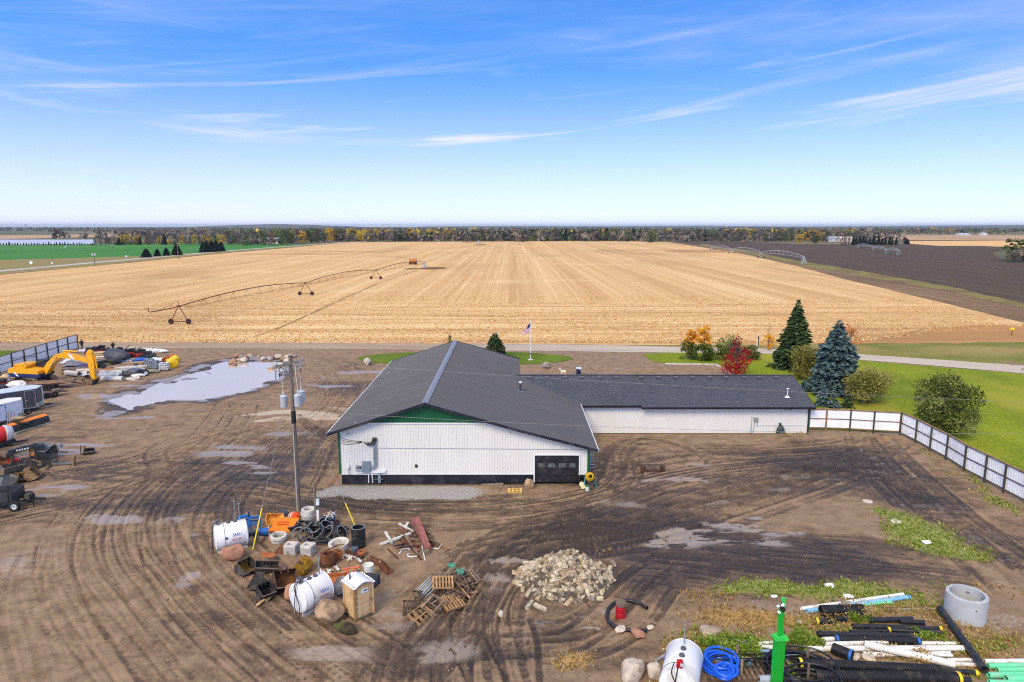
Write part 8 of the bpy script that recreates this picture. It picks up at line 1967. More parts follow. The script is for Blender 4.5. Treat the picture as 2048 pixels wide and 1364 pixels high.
mb = MB(); mb.beam((-.3,.4,.6),(1.3,.95,.55),.1,.12); mb.beam((-.3,1.5,.6),(1.3,.95,.55),.1,.12); mb.beam((1.2,.95,.55),(1.7,.95,.55),.1,.14); mb.build('hitch',dark_m,t); MB().tube([(.9,.8,0),(.9,.8,1.0)],.05,6).build('jack_stand',dark_m,t); MB().box((.5,.95,.85),(.35,.5,.3)).build('pump_box',M('box_olive',(84,78,56),.6),t)
# ---- row of machine attachments
att = M('attach_black',(48,50,54),.45,var=.25,dirt=(104,94,80),dirt_amt=.3); att_g = M('attach_grey',(104,110,114),.45,var=.15,dirt=(122,106,84),dirt_amt=.35)
A,B = G(17,905,1.0),G(75,893,1.2); d = B - A; t = thing('hydraulic_boom','long black attachment boom with a white print along it','machine attachment',(A.x,A.y,0),math.atan2(d.y,d.x)); L_ = d.length
MB().beam((0,0,1.0),(L_,0,1.35),.3,.42).build('boom',att,t); MB().beam((L_ * .1,-.2,.55),(L_ * .95,-.2,.75),.08,.1).build('hydraulic_rod',chrome,t); MB().box((.1,0,.5),(.5,.8,1.0)).build('end_frame',att,t); MB().box((L_ + .1,0,.75),(.7,.9,1.3)).build('mount',att,t)
for k_ in range(5): MB().box((L_ * .3 + k_ * .2,-.155,1.12 + k_ * .018),(.12,.012,.15)).build('letter',white2_m,t)
MB().box((.3,-.3,.25),(.8,.5,.3),(.2,0,.2)).build('red_guard',M('machine_red',(206,40,36),.35),t)
p = G(88,915); t = thing('auger_hopper','black attachment with two grey lids and an amber side panel','machine attachment',(p.x,p.y,0),-.2); MB().box((0,0,.6),(1.7,1.3,.9)).build('body',att,t); MB().box((0,.3,1.12),(1.7,.75,.06),(.25,0,0)).build('lid',att_g,t); MB().box((.5,-.5,.92),(.95,.6,.06),(.3,0,0)).build('lid',att_g,t)
MB().add([(-.75,-.67,.35),(.2,-.67,.35),(.0,-.67,1.05),(-.75,-.67,1.08)],[(0,1,2,3)]).build('side_panel',M('amber_panel',(216,136,22),.5),t)
for k_ in range(4): MB().tube([(.8,-.3 + .2 * k_,.9),(1.25,-.2 + .25 * k_,.7 + .2 * (k_ % 2)),(1.5,-.3,.25)],.05,6).build('hose',dark_m,t)
MB().lathe([(0,-.2),(.22,-.2),(.22,.2),(0,.2)],14,Matrix.Translation((1.5,.4,1.1))).build('motor',galv_m,t)
p = G(96,932); t = thing('pallet_fork','black fork attachment with a tan end plate','machine attachment',(p.x,p.y,0),.1); MB().box((0,.35,.5),(1.4,.08,1.0)).build('back_frame',att,t)
for x in (-.4,.4): MB().box((x,-.3,.07),(.14,1.3,.06)).build('fork',att,t)
MB().box((1.2,.1,.15),(1.8,.25,.12)).build('crossbar',att_g,t); MB().box((2.2,.1,.45),(.1,.7,.9),(0,.2,.2)).build('end_plate',M('plate_tan',(156,122,82),.8,var=.2),t)
bucket('grey loader bucket with pale back standing on edge in the attachment row',36,945,1.9,1.0,.9,(1.1,0,0),bk_grey,bk_dark,0,.1,'loader_bucket','loader buckets'); bucket('flat grey loader bucket with a light back plate lying forward',22,968,1.8,1.0,2.5,(.9,.1,0),att_g,bk_grey,0,.1,'loader_bucket','loader buckets')
bucket('small tan bucket beside the flat grey one',48,962,.7,.7,.5,(.6,0,0),bk_yel,bk_grey,3,0,'loader_bucket','loader buckets'); bucket('muddy tan bucket with teeth at the end of the attachment row',70,957,1.3,.95,2.0,(.35,.1,0),M('bucket_tan',(146,118,82),.9,var=.3,dirt=(90,70,54),dirt_amt=.4),rust_m,4,0,'loader_bucket','loader buckets')
bucket('rusty tan bucket cut by the frame edge',4,935,1.4,.9,.3,(.5,0,0),M('bucket_tan',(146,118,82),.9),rust_m,0,0,'loader_bucket','loader buckets'); bucket('dark bucket with a reddish inside behind the muddy tan bucket',62,938,1.2,.9,2.6,(.4,.2,0),bk_dark,rust_d,0,.1,'loader_bucket','loader buckets')
bucket('small dark green bucket lying alone on the mud',178,910,.8,.7,.4,(.9,0,0),M('bucket_green',(64,70,60),.5,var=.2),bk_dark,0,0,'loader_bucket','loader buckets'); p = G(167,910); t = thing('fork_frame','small rusty frame beside the dark green bucket','frame',(p.x,p.y,0),.1); [MB().box((x,0,.45),(.06,.06,.9)).build('bar',rust_d,t) for x in (-.2,.2)]; [MB().box((0,0,z_),(.45,.06,.06)).build('bar',rust_d,t) for z_ in (.1,.8)]
# ---- junk field along the back of the yard: (kind, px, py, length, width, height, turn, colour, name, category, label)
CJ = {}
def cm(c,**k):
    if c not in CJ: CJ[c] = M('paint_%d_%d_%d' % c,c,.55,var=.2,dirt=tuple(int(x * .6 + 30) for x in c),dirt_amt=.3,**k)
    return CJ[c]
def junk(kind,px,py,a,b,h,rz,c,name,cat,label,group=None):
    p = G(px,py); m_ = cm(c) if isinstance(c,tuple) else c
    if kind == 'pipe':
        o = MB().lathe([(b * .8,-a / 2),(b,-a / 2),(b,a / 2),(b * .8,a / 2)],18,Matrix.Translation((0,0,b + h)) @ Matrix.Rotation(PI / 2,4,'Y'),0,True,True).build(name,m_)
    elif kind == 'stack':
        o = thing(name,label,cat,(p.x,p.y,0),rz,group); n_ = max(3,int(h / .12))
        for i in range(n_): MB().box((.08 * math.sin(i * 2.3),.06 * math.cos(i * 3.1),.07 + i * .12),(a * (1 - .06 * (i % 3)),b * (1 - .05 * (i % 2)),.09),(0,0,.04 * math.sin(i * 5))).build('board',m_,o)
        return o
    elif kind == 'lump': o = link(name,boulder_mesh(a,b,h,int(px * 3 + py),m_,3,9))
    elif kind == 'coil':
        o = thing(name,label,cat,(p.x,p.y,0),rz,group)
        for i in range(7): MB().tube([((a * .5 - .07 * (i % 3)) * math.cos(q),(b * .5 - .05 * (i % 3)) * math.sin(q),.08 + i * h / 7 + .05 * math.sin(q * 2 + i)) for q in np.linspace(0,2 * PI,22)[:-1]],.07,6,closed=True).build('loop',m_,o)
        return o
    elif kind == 'barrel': o = MB().lathe([(0,0),(a / 2,0),(a / 2,h * .33),(a / 2 + .015,h * .35),(a / 2,h * .37),(a / 2,h * .66),(a / 2 + .015,h * .68),(a / 2,h * .7),(a / 2,h),(0,h)],18).build(name,m_)
    elif kind == 'machine':
        o = thing(name,label,cat,(p.x,p.y,0),rz,group); MB().box((0,0,h * .35),(a,b,h * .45)).build('body',m_,o); MB().box((-a * .15,0,h * .75),(a * .5,b * .7,h * .4),(.1,.1,0)).build('engine',dark_m,o)
        for sx_ in (-.35,.35): MB().lathe([(.08,-b * .55),(h * .25,-b * .55),(h * .25,b * .55),(.08,b * .55)],12,Matrix.Translation((sx_ * a,0,h * .22)) @ Matrix.Rotation(PI / 2,4,'X'),0,True,True).build('roller',dark_m,o)
        MB().tube([(a * .3,b * .2,h * .6),(a * .75,b * .2,h * 1.15),(a * .75,-b * .2,h * 1.15),(a * .3,-b * .2,h * .6)],.03,5).build('handle',dark_m,o); return o
    elif kind == 'tote':
        o = thing(name,label,cat,(p.x,p.y,0),rz,group); MB().box((0,0,.08),(a,b,.16)).build('skid',wood_d,o); MB().box((0,0,.16 + h * .46),(a * .94,b * .94,h * .9)).build('tank',m_,o); MB().lathe([(.11,.05),(.11,0),(0,.05)],12,Matrix.Translation((0,0,.16 + h * .92))).build('cap',dark_m,o)
        for i in range(6):
            x = -a / 2 + a * i / 5
            for y in (-b / 2,b / 2): MB().box((x,y,.16 + h * .46),(.03,.03,h * .94)).build('cage_bar',galv_m,o)
        for i in range(4):
            for y in (-b / 2 - .01,b / 2 + .01): MB().box((0,y,.2 + h * .3 * i),(a,.03,.03)).build('cage_bar',galv_m,o)
        return o
    else:   # sheet
        n_ = 6; vs = [(-a / 2 + a * i / n_,-b / 2 + b * j / n_,h * (.5 + .5 * mnoise.noise((i * .5,j * .5,px))) if 0 < i < n_ and 0 < j < n_ else h * .2) for i in range(n_ + 1) for j in range(n_ + 1)]
        o = MB().add(vs,[(i * (n_ + 1) + j,(i + 1) * (n_ + 1) + j,(i + 1) * (n_ + 1) + j + 1,i * (n_ + 1) + j + 1) for i in range(n_) for j in range(n_)],0,True).build(name,m_)
    o.location = (p.x,p.y,0); o.rotation_euler = (0,0,rz); return tag(o,label,cat,group)
gp_ = (202,200,196)
for a in (('pipe',146,752,2.6,.38,0,-.35,gp_,'concrete_pipe','concrete pipe','grey concrete pipe between the excavator tracks and its bucket','grey pipes in the junk field'),('pipe',177,759,1.3,.42,0,.1,(214,214,202),'concrete_pipe','concrete pipe','short pale concrete pipe right behind the excavator bucket','grey pipes in the junk field'),
    ('pipe',225,762,3.0,.34,0,-.05,gp_,'concrete_pipe','concrete pipe','nearest grey pipe of the pipe stack past the excavator bucket','grey pipes in the junk field'),('pipe',220,757,3.0,.34,.1,-.03,gp_,'concrete_pipe','concrete pipe','middle grey pipe of the pipe stack past the excavator bucket','grey pipes in the junk field'),('pipe',224,753,3.2,.34,.2,0,(190,190,190),'concrete_pipe','concrete pipe','upper grey pipe of the pipe stack past the excavator bucket','grey pipes in the junk field'),('pipe',254,746,4.0,.26,.1,.5,(196,192,182),'concrete_pipe','concrete pipe','slender grey pipe lying at a slant behind the pipe stack','grey pipes in the junk field'),('pipe',262,740,4.2,.26,.1,.5,(206,202,190),'concrete_pipe','concrete pipe','second slender pale pipe lying at a slant behind the pipe stack','grey pipes in the junk field'),('pipe',172,745,2.4,.3,0,.2,(206,190,170),'concrete_pipe','concrete pipe','pinkish grey pipe behind the excavator bucket','grey pipes in the junk field'),('pipe',160,751,2.0,.3,0,.2,gp_,'concrete_pipe','concrete pipe','grey pipe stub left between the two short pipes'.replace(' left',''),'grey pipes in the junk field'),
    ('coil',266,759,1.7,1.4,.14,0,(226,218,200),'pale_ring','ring','cream coloured ring lying flat on the mud past the pipe stack'),('tote',329,741,1.25,1.05,1.1,.15,(226,226,220),'liquid_tote','tote','white caged liquid tote at the corner of the junk field'),('tote',308,737,1.2,1.0,1.15,.1,(132,146,156),'liquid_tote','tote','grey caged liquid tote beside the white one'),('tote',299,733,1.2,1.0,1.1,.2,(146,158,166),'liquid_tote','tote','second grey caged liquid tote behind the first grey one'),
    ('lump',344,735,1.8,1.3,1.5,.3,(246,196,20),'yellow_tarp','tarp','bright yellow crumpled tarp at the corner of the junk field'),('lump',350,726,1.5,1.0,1.2,.3,(250,200,16),'yellow_tarp','tarp','second yellow crumpled tarp behind the first'),('barrel',345,722,.7,.7,1.0,0,(226,104,40),'orange_barrel','barrel','orange barrel behind the yellow tarps'),('barrel',352,720,.65,.6,.9,0,(214,110,60),'orange_barrel','barrel','faded orange barrel at the outer edge of the junk field'),('lump',333,723,1.4,1.0,1.0,0,(150,78,48),'rusty_drum','drum','brown rusty drum beside the orange barrels'),('sheet',318,722,2.6,1.6,.9,.3,(226,230,232),'white_tarp','tarp','white tarp draped over goods behind the grey totes'),
    ('lump',285,726,2.6,1.4,.9,.2,(24,96,190),'blue_tarp','tarp','bright blue tarp in the middle of the junk field'),('lump',231,724,4.6,2.4,2.2,-.3,(64,68,78),'grey_tarp','tarp','large dark grey tarp hump past the excavator arm'),('coil',220,733,3.4,2.2,.9,0,hk_m,'hose_coil','hose','big black hose coil past the excavator arm'),('coil',226,738,3.0,1.5,.4,.3,hk_m,'hose_coil','hose','flat black hose coil in front of the big one'),
    ('stack',248,737,4.6,1.6,.55,.42,(166,130,92),'lumber_stack','lumber','brown plank stack lying at a slant in the junk field'),('stack',262,731,4.2,1.3,.5,.42,(176,148,110),'lumber_stack','lumber','paler plank stack behind the slanting brown one'),('stack',212,745,3.2,1.4,.5,.3,(182,128,70),'lumber_stack','lumber','orange brown plank stack right past the excavator arm'),('stack',222,748,3.0,1.0,.35,.05,(136,98,66),'lumber_stack','lumber','low dark plank stack behind the grey pipes'),('stack',209,718,4.6,1.2,1.2,.35,(220,190,140),'lumber_stack','lumber','pale yellow lumber stack behind the excavator arm'),('stack',216,721,4.4,.9,.8,.35,(226,214,186),'lumber_stack','lumber','whitish lumber stack beside the pale yellow one'),('stack',152,742,3.4,1.6,.5,.1,(120,96,80),'lumber_stack','lumber','dark board stack under the excavator boom'),('stack',145,746,2.6,1.2,.4,.3,(150,112,82),'lumber_stack','lumber','brown board stack beside the excavator tracks'),
    ('machine',250,716,1.6,.9,1.3,.2,(202,40,34),'red_compactor','compactor','red compactor nearest the grey tarp','red machines in the junk field'),('machine',258,713,1.5,.9,1.3,.5,(210,60,40),'red_compactor','compactor','red compactor behind the nearest one','red machines in the junk field'),('machine',268,712,1.6,1.0,1.3,.1,(196,44,40),'red_compactor','compactor','red compactor in the middle of the red row','red machines in the junk field'),('machine',277,714,1.4,.9,1.1,.3,(180,50,46),'red_compactor','compactor','dull red compactor at the far end of the red row','red machines in the junk field'),('machine',244,708,1.6,1.0,1.2,.7,(226,92,60),'red_compactor','compactor','orange red machine behind the grey tarp','red machines in the junk field'),
    ('machine',196,706,1.8,1.0,1.1,.2,(110,24,48),'plate_machine','machine','dark red machine behind the tip of the boom'),('machine',182,707,1.6,1.0,1.0,.1,(92,30,56),'plate_machine','machine','maroon machine behind the excavator boom'),('machine',208,704,1.8,1.0,1.2,.4,(96,80,70),'plate_machine','machine','brown machine at the far edge of the junk field'),('machine',288,711,2.2,1.2,1.1,.2,(42,46,50),'black_machine','machine','black machine in front of the white shell'),('machine',298,715,2.0,1.1,1.0,.3,(58,62,66),'black_machine','machine','dark grey machine nearest the blue tarp'),
    ('lump',308,705,5.4,1.3,.7,-.08,(226,230,232),'white_shell','panel','long white rounded shell at the far corner of the junk field'),('sheet',170,703,3.0,1.4,.7,.1,(214,210,206),'white_sheet','sheet','white sheet beside the fence end at the far edge'),('lump',282,705,1.6,1.0,.8,.4,(222,222,216),'white_bundle','bundle','white bundle beside the white shell'),('lump',266,704,1.4,.9,.8,.4,(226,212,180),'cream_bundle','bundle','cream bundle behind the red row'),
    ('sheet',143,728,2.6,1.6,1.4,0,(224,226,230),'white_sheet','sheet','white sheet draped under the excavator boom'),('sheet',160,732,4.6,2.0,1.2,.1,(110,112,124),'grey_sheet','sheet','grey sheet heap under the excavator boom'),('lump',170,738,2.6,1.4,.8,.2,(70,54,96),'purple_bundle','bundle','dark purple bundle under the excavator boom'),('lump',184,736,2.0,1.2,.8,.6,(76,88,76),'green_bundle','bundle','dark greenish bundle beside the excavator arm'),('lump',248,725,2.4,1.2,.6,.3,(188,196,198),'grey_bundle','bundle','light grey bundle before the red row'),('lump',270,724,1.8,1.0,.6,.3,(222,170,130),'tan_bundle','bundle','tan bundle beside the blue tarp'),('machine',276,737,1.2,.8,.7,.5,(206,70,60),'red_pump','pump','small red and blue pump by the grey totes'),('lump',272,747,2.4,1.4,.8,.2,(84,92,108),'dark_bundle','bundle','blue grey bundle before the grey totes'),('lump',281,744,1.6,.9,.6,.2,(206,200,190),'pale_bundle','bundle','pale bundle before the grey totes'),('lump',278,753,1.9,1.0,.4,.2,(234,236,240),'white_bag','bag','flat white bag on the mud near the yellow rimmed wheel'),('lump',305,746,1.8,1.0,.6,.2,(140,138,120),'olive_bundle','bundle','olive grey bundle in front of the grey tote'),('stack',256,751,3.0,1.6,.3,.5,(90,72,58),'lumber_stack','lumber','dark wet board stack past the grey pipes'),
    ('lump',36,776,2.6,1.6,1.0,.1,(236,232,232),'white_tarp','tarp','crumpled white tarp bundle behind the grey cargo trailer'),('machine',8,772,2.2,1.2,.9,.2,(150,30,40),'red_scrap','machine','dark red machine behind the grey cargo trailer'),('machine',-6,778,2.2,1.2,.9,.2,(70,66,72),'dark_scrap','machine','dark machine at the frame edge behind the grey cargo trailer'),('lump',16,757,1.8,1.2,.7,.2,(196,170,132),'wood_heap','firewood heap','heap of pale split wood by the fence behind the excavator'),('lump',30,752,2.0,1.3,.8,.7,(176,148,116),'wood_heap','firewood heap','heap of brown split wood under the rear of the excavator'),('lump',40,757,1.6,1.0,.5,.2,(206,180,130),'wood_heap','firewood heap','low heap of yellowish wood before the excavator track')): junk(*a)
p = G(292,752); t = thing('spare_wheel','wheel with a pale yellow rim leaning at the edge of the junk field','wheel',(p.x,p.y,0),.4); wheel(t,0,0,.48,.28,(226,206,120))
for px,py,hh,lab in ((20,775,2.0,'grey upright post behind the crumpled white tarp'),(27,768,2.2,'thin white upright post by the excavator tail')): p = G(px,py); o = MB().tube([(0,0,0),(0,0,hh)],.12 if px == 20 else .06,8).build('upright_post',galv_m); o.location = p; tag(o,lab,'post')
# ---- two people at the far edge
def person(px,py,h,rz,label,bend=0.0):
    p = G(px,py); k = h / 1.78
    t = thing('person',label,'person',(p.x,p.y,0),rz)
    J = [(0,0,.98),(0,-.02 - bend * .1,1.22),(0,-bend * .3,1.46),(0,-bend * .38,1.56),(-.20,-bend * .3,1.43),(-.30,.05,1.18),(-.22,-.16,1.0),(.20,-bend * .3,1.43),(.31,.05,1.18),(.22,-.16,1.0),(-.1,0,.92),(-.12,-.02,.5),(-.13,.03,.08),(-.13,-.14,.04),(.1,0,.92),(.13,-.02,.5),(.14,.03,.08),(.14,-.14,.04)]
    E_ = [(0,1),(1,2),(2,3),(2,4),(4,5),(5,6),(2,7),(7,8),(8,9),(0,10),(10,11),(11,12),(12,13),(0,14),(14,15),(15,16),(16,17)]
    R = [.17,.18,.18,.07,.085,.06,.045,.085,.06,.045,.11,.08,.055,.05,.11,.08,.055,.05]
    me = bpy.data.meshes.new('body'); me.from_pydata([tuple(c * k for c in j) for j in J],E_,[]); me.materials.append(M('dark_clothes',(36,34,42),.9,var=.25)); o = link('body',me,t)
    sk = o.modifiers.new('skin','SKIN'); sk.use_smooth_shade = True
    for i,v in enumerate(me.skin_vertices[0].data): v.radius = (R[i] * k * (1.15 if i < 3 else 1),R[i] * k * (.8 if i < 3 else 1)); v.use_root = (i == 0)
    o.modifiers.new('sub','SUBSURF').levels = 1; o.modifiers['sub'].render_levels = 1
    hd = MB().lathe([(0,-.13),(.06,-.11),(.085,-.03),(.09,.04),(.07,.10),(0,.13)],14,Matrix.Translation((0,(-bend * .42 - .02) * k,1.68 * k)) @ Matrix.Scale(k,4)).lathe([(0,-.02),(.018,0),(0,.02)],6,Matrix.Translation((0,(-bend * .42 - .115) * k,1.67 * k))).build('head',M('skin_tone',(150,108,88),.7),t)
    MB().lathe([(.095,.0),(.10,.05),(.08,.115),(0,.142)],14,Matrix.Translation((0,(-bend * .42 - .01) * k,1.68 * k)) @ Matrix.Scale(k,4)).box((0,(-bend * .42 - .13) * k,1.70 * k),(.14 * k,.1 * k,.015)).build('cap',M('dark_cap',(26,26,32),.9),t)
person(164.5,699.5,1.85,.2,'person in dark clothes standing by the end of the fence with arms bent'); person(226.5,703,1.7,.9,'person in dark clothes standing behind the pale lumber and leaning forward',.5)
# ================================================================ IRRIGATORS, SIGNS, HOUSES
rust_i = M('irrigator_rust',(120,62,46),.8,var=.25); galv_i = M('irrigator_grey',(176,182,190),.5,var=.1)
def irrigator(label,towers,apex,over,mat,wheelc,pivot=True,sag=1.0,truss=True,r=.11,bow=1.3,panels=9):
    """towers: photo points on the ground, first = outer end, last = pivot; apex: photo y of each pipe joint."""
    T = [G(*p) for p in towers]; Z = [AT(p[0],a,t_.y).z for p,a,t_ in zip(towers,apex,T)]; o = T[0]; root = thing('irrigator',label,'irrigator',(o.x,o.y,0))
    for i,(t_,z_) in enumerate(zip(T,Z)):
        b = t_ - o; nx = T[min(i + 1,len(T) - 1)] - T[max(i - 1,0)]; nx.normalize(); sd = Vector((-nx.y,nx.x,0)) if pivot is None else Vector((1,0,0)); W_ = 1.9
        last = i == len(T) - 1 and pivot
        if last:
            mb = MB(); [mb.tube([b + Vector((sx * 1.3,sy * 1.3,0)),b + Vector((sx * .25,sy * .25,z_))],r * .8,5) for sx in (-1,1) for sy in (-1,1)]; [mb.tube([b + Vector((c * 1.0,-1.0,z_ * .3)),b + Vector((-c * .6,-.6,z_ * .65))],r * .5,4) for c in (-1,1)]
            mb.build('pivot_tower',galv_i,root); MB().tube([b,b + Vector((0,0,z_ + .5))],r * 1.1,6).build('riser',galv_i,root); MB().box((b.x + .6,b.y - .9,1.3),(.6,.4,.9)).build('control_box',galv_i,root)
        else:
            for s_ in (-1,1): MB().tube([b + sd * s_ * W_ + Vector((0,0,.55)),b + sd * s_ * .12 + Vector((0,0,z_))],r * .85,5).build('tower_leg',mat,root)
            MB().tube([b - sd * W_ + Vector((0,0,.6)),b + sd * W_ + Vector((0,0,.6))],r * .9,5).build('base_beam',mat,root); MB().box((b.x,b.y,z_ + .1),(.6,.4,.35)).build('joint_box',mat,root)
            for s_ in (-1,1):
                q = b + sd * s_ * W_; w_ = MB().lathe([(.3,-.16),(.56,-.16),(.62,0),(.56,.16),(.3,.16)],16,Matrix.Translation((q.x,q.y,.6)) @ Matrix.Rotation(PI / 2,4,'X'),0,True,True).build('wheel',M('irrigator_tyre',(48,36,32),.9),root); MB().lathe([(.3,-.05),(.0,-.1)],12,Matrix.Translation((q.x,q.y,.6)) @ Matrix.Rotation(PI / 2,4,'X')).build('rim',mat,w_)
    for i in range(len(T) - 1):
        A = T[i] - o + Vector((0,0,Z[i])); B = T[i + 1] - o + Vector((0,0,Z[i + 1])); n_ = 24; up = []
        for k_ in range(n_ + 1): u = k_ / n_; p = A.lerp(B,u); p.z += bow * 4 * u * (1 - u); up.append(p)
        sp = MB().tube(up,r,6).build('span_pipe',mat,root)
        if truss:
            d = (B - A).normalized(); nn = Vector((-d.y,d.x,0)); mb = MB(); lo = {-1: [],1: []}
            for k_ in range(panels + 1):
                u = (k_ + .5) / (panels + 1); c = A.lerp(B,u); zt = c.z + bow * 4 * u * (1 - u); dp = (.5 + 1.3 * 4 * u * (1 - u)) * sag
                for s_ in (-1,1): e = Vector((c.x,c.y,zt - dp)) + nn * s_ * .7; mb.tube([Vector((c.x,c.y,zt)),e],r * .38,4); lo[s_].append(e)
                mb.tube([lo[-1][-1],lo[1][-1]],r * .35,4)
            for s_ in (-1,1): mb.tube([A] + lo[s_] + [B],r * .28,4)
            mb.build('truss',mat,sp)
    if over:
        P = [AT(x,y,T[0].y + dy) - o for x,y,dy in over]; MB().tube([Vector((0,0,Z[0]))] + P,r * .9,6).build('end_pipe',mat,root); mb = MB(); q = P[0]
        mb.tube([Vector((0,0,Z[0] + 1.2)),q],r * .3,4); mb.tube([Vector((0,0,Z[0])),Vector((0,0,Z[0] + 1.2))],r * .4,4); mb.build('stay',mat,root)
    return root
irrigator('long rusty brown irrigator crossing the stubble field',[(360,648.5),(612,590.5),(752,558.5),(849,536.5)],[613,566,540.5,524],[(318,621.5,-6),(300,624,-8),(297,623,-8.2),(296,615,-8.2)],rust_i,None)
irrigator('grey irrigator along the edge of the ploughed field',[(1425,500.5),(1463,506.5),(1522,516),(1607,527.5)],[493,498.6,504.6,513.5],[(1411,487.8,30)],galv_i,None,r=.14,bow=2.2,sag=1.2)
irrigator('more distant grey irrigator on the ploughed field',[(1797,511.5),(1773,507),(1747,501),(1716,496)],[500.5,498.5,493.5,488.5],None,galv_i,None,pivot=False,r=.16,bow=1.5)
irrigator('small distant irrigator towers near the far windbreak',[(939,487),(930,484.6),(947,484),(957,489)],[480,480.5,480.5,481],None,rust_i,None,truss=False,r=.2,bow=.5)
irrigator('white irrigator pivot standing in the green field',[(222,495.2),(131,497.5)],[488.5,491.6],None,galv_i,None,truss=False,r=.16,bow=1)
# orange tank by the pivot and dark wheel track in the stubble
p = G(826,529); t = thing('fertiliser_tank','small orange brown tank beside the irrigator pivot','tank',(p.x,p.y,0)); MB().lathe([(0,-2.2),(1,-2.1),(1.15,0),(1,2.1),(0,2.2)],14,Matrix.Translation((0,0,2.0)) @ Matrix.Rotation(PI / 2,4,'Y')).build('tank',M('tank_rust',(186,112,46),.7),t); MB().box((0,0,.6),(4.6,1.8,.5)).build('trailer_frame',rust_d,t)
for x in (-1.6,1.6): MB().lathe([(.2,-1.1),(.55,-1.1),(.55,1.1),(.2,1.1)],12,Matrix.Translation((x,0,.55)) @ Matrix.Rotation(PI / 2,4,'X'),0,True,True).build('wheel',dark_m,t)
trk_m = land_mat('wheel_track',(150,128,84),(196,160,106),(112,96,64),(.4,2),bmp=.3,big=.12)
ribbon('field_track',gp((500,676),(560,655),(620,628),(690,596),(760,566),(820,545),(846,537.5)),.8,.02,trk_m,8,.7,seed=4)
for px,py,w,d_,s in ((866,536.5,7,11,1),(824,537.5,4,6,2),(960,489.6,8,18,3)): p = G(px,py); sheet('weedy_patch',[Vector((p.x + w * math.cos(a),p.y + d_ * math.sin(a),0)) for a in np.linspace(0,2 * PI,18)[:-1]],.03,land_mat('weedy_patch',(110,82,48),(150,116,70),(96,92,50),(.3,1.5),bmp=.4,big=.1) if s == 1 else bpy.data.materials['weedy_patch'],3,1.6,s)
for px,py,w,d_ in ((1400,503,30,26),(1330,500,60,10),(600,508,50,10),(660,503,40,6)): p = G(px,py); sheet('damp_patch',[Vector((p.x + w * math.cos(a),p.y + d_ * math.sin(a),0)) for a in np.linspace(0,2 * PI,22)[:-1]],.025,stubble('damp_stubble',(214,170,118),(180,132,86),(120,86,54)) if px == 1400 else bpy.data.materials['damp_stubble'],4,3.5,px)
def road_sign(px,base,top,s,label):
    p = G(px,base); zt = AT(px,top,p.y).z; t = thing('road_sign',label,'road sign',(p.x,p.y,0),0,'signs by the highway'); MB().tube([(0,0,0),(0,0,zt)],.06,5).build('post',galv_m,t); MB().add([(-s,-.05,zt),(0,-.05,zt - s),(s,-.05,zt),(0,-.05,zt + s)] + [(-s,-.02,zt),(0,-.02,zt - s),(s,-.02,zt),(0,-.02,zt + s)],[(0,1,2,3),(7,6,5,4),(0,4,5,1),(1,5,6,2),(2,6,7,3),(3,7,4,0)]).build('sign_plate',white2_m,t)
road_sign(63,535,525,1.05,'largest pale diamond road sign beside the highway'); road_sign(105,537.5,526,.6,'smaller pale road sign next to the largest one'); road_sign(253,519,512.5,.7,'pale road sign close before the squat roadside conifer')
def power_pole(px,base,top,label,cans=0):
    p = G(px,base); zt = AT(px,top,p.y).z; t = thing('power_pole',label,'power pole',(p.x,p.y,0),0,'power poles along the highway'); MB().tube([(0,0,0),(0,0,zt)],[.24,.16],7).build('pole',pole_m,t); MB().box((0,0,zt - .8),(2.4,.14,.16)).build('crossarm',pole_m,t)
    for k_ in range(cans): MB().lathe([(0,-.6),(.4,-.6),(.4,.6),(0,.6)],12,Matrix.Translation((-.6 + k_ * 1.3,-.3,zt - 1.6))).build('transformer',can_m,t)
power_pole(190,532,503,'power pole with two pale transformers by the highway',2); power_pole(357,518,489,'bare power pole in front of the roadside conifers'); power_pole(607,492.5,474,'thin power pole before the grove by the highway'); power_pole(653,489,470,'thin power pole at the far end of the grove')
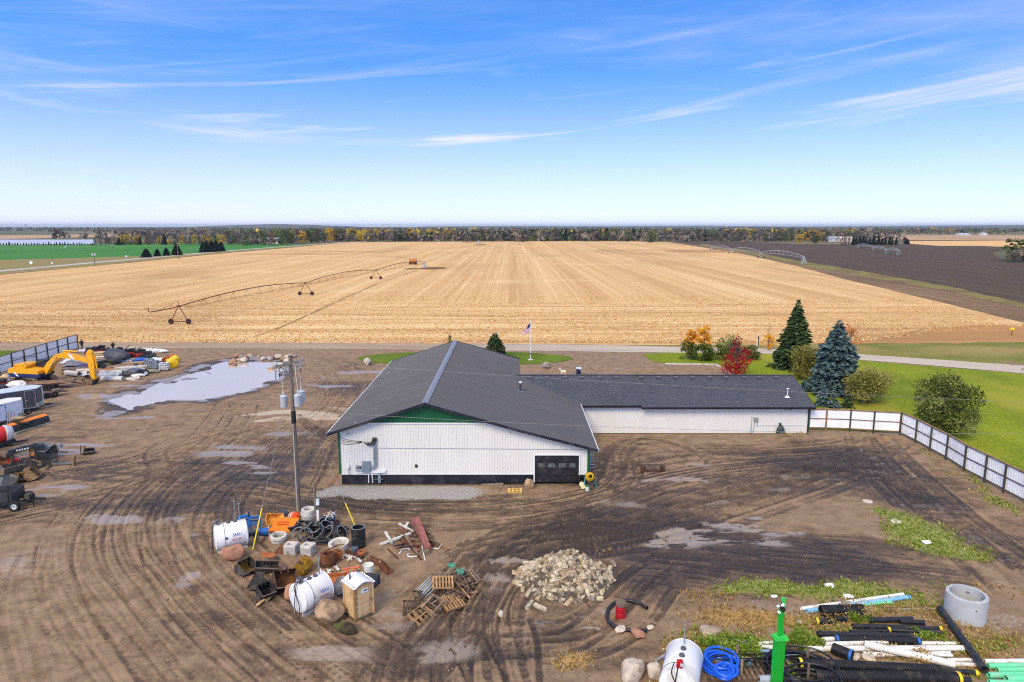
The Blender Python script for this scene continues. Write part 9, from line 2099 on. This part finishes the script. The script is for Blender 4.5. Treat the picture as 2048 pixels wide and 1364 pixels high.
def house(px,base,wpx,hpx,roofc,label,wallc=(228,230,230),dep=9,rz=0.0,cat='house',wins=2):
    p = G(px,base); k = 1 / PPM(p.y); w,h = wpx * k,hpx * k; t = thing(cat.replace(' ','_'),label,cat,(p.x,p.y,-.1),rz); MB().box((0,0,h * .36),(w,dep,h * .72)).build('wall',cm(wallc),t)
    MB().add([(-w * .53,-dep * .56,h * .70),(w * .53,-dep * .56,h * .70),(w * .53,0,h),(-w * .53,0,h),(-w * .53,dep * .56,h * .70),(w * .53,dep * .56,h * .70)],[(0,1,2,3),(3,2,5,4),(0,3,4),(1,5,2),(0,4,5,1)]).build('roof',cm(roofc),t)
    for i in range(wins): MB().box((-w * .3 + w * .6 * i / max(1,wins - 1),-dep * .5 - .03,h * .4),(w * .1,.1,h * .25)).build('window',cabg,t)
house(842,480.2,28,11,(120,104,104),'white house among the golden trees at the end of the stubble'); house(895,479.8,22,12,(150,100,84),'house with a reddish roof past the white house',(206,200,196)); house(543,487.2,38,13,(226,232,234),'white farm building with a white roof under the grove',(214,216,216),18,0,'farm building'); house(1375,480.5,12,7,(96,92,92),'tiny pale house among the bare trees nearest the field corner',(214,214,212)); house(1499,480.5,15,9,(110,106,108),'small white house among the bare trees behind the irrigator'); house(1664,483.5,18,11,(150,160,166),'grey roofed house beside the tan house',(190,196,200)); house(1689,484,24,11,(216,190,164),'tan house behind the thin bare trees',(222,200,178)); house(1926,470.6,19,4,(232,234,234),'long white barn beyond the far tan field',dep=20,cat='farm building'); house(1966,470.4,9,5,(226,228,232),'small white building beyond the far tan field',dep=14,cat='farm building'); house(292,467,7,3,(222,226,230),'tiny white shed far beyond the green field',dep=14,cat='farm building')
p = G(52,459.5); zt = AT(52,455,p.y).z; t = thing('water_tower','tiny water tower on the far horizon','water tower',(p.x,p.y,0)); MB().tube([(0,0,0),(0,0,zt + 14)],2.2,8).build('stem',cm((170,184,204)),t); MB().lathe([(0,-4),(6,-2),(7,2),(3,5),(0,6)],14,Matrix.Translation((0,0,zt + 16))).build('bowl',cm((170,184,204)),t)
# markers near the front road
p = G(2023,671); t = thing('yellow_marker','yellow topped marker post at the edge of the stubble','marker post',(p.x,p.y,0)); MB().tube([(0,0,0),(0,0,1.1)],.07,6).build('post',dark_m,t); MB().box((0,0,1.3),(.7,.25,.4)).build('marker_head',M('yellow_guard',(244,216,20),.45),t)
p = G(1514,693); t = thing('valve_post','dark topped white utility post by the road verge','post',(p.x,p.y,0)); MB().tube([(0,0,0),(0,0,1.3)],.09,6).build('post',white2_m,t); MB().tube([(.18,0,0),(.2,0,1.9)],.08,6).build('dark_post',dark_m,t)
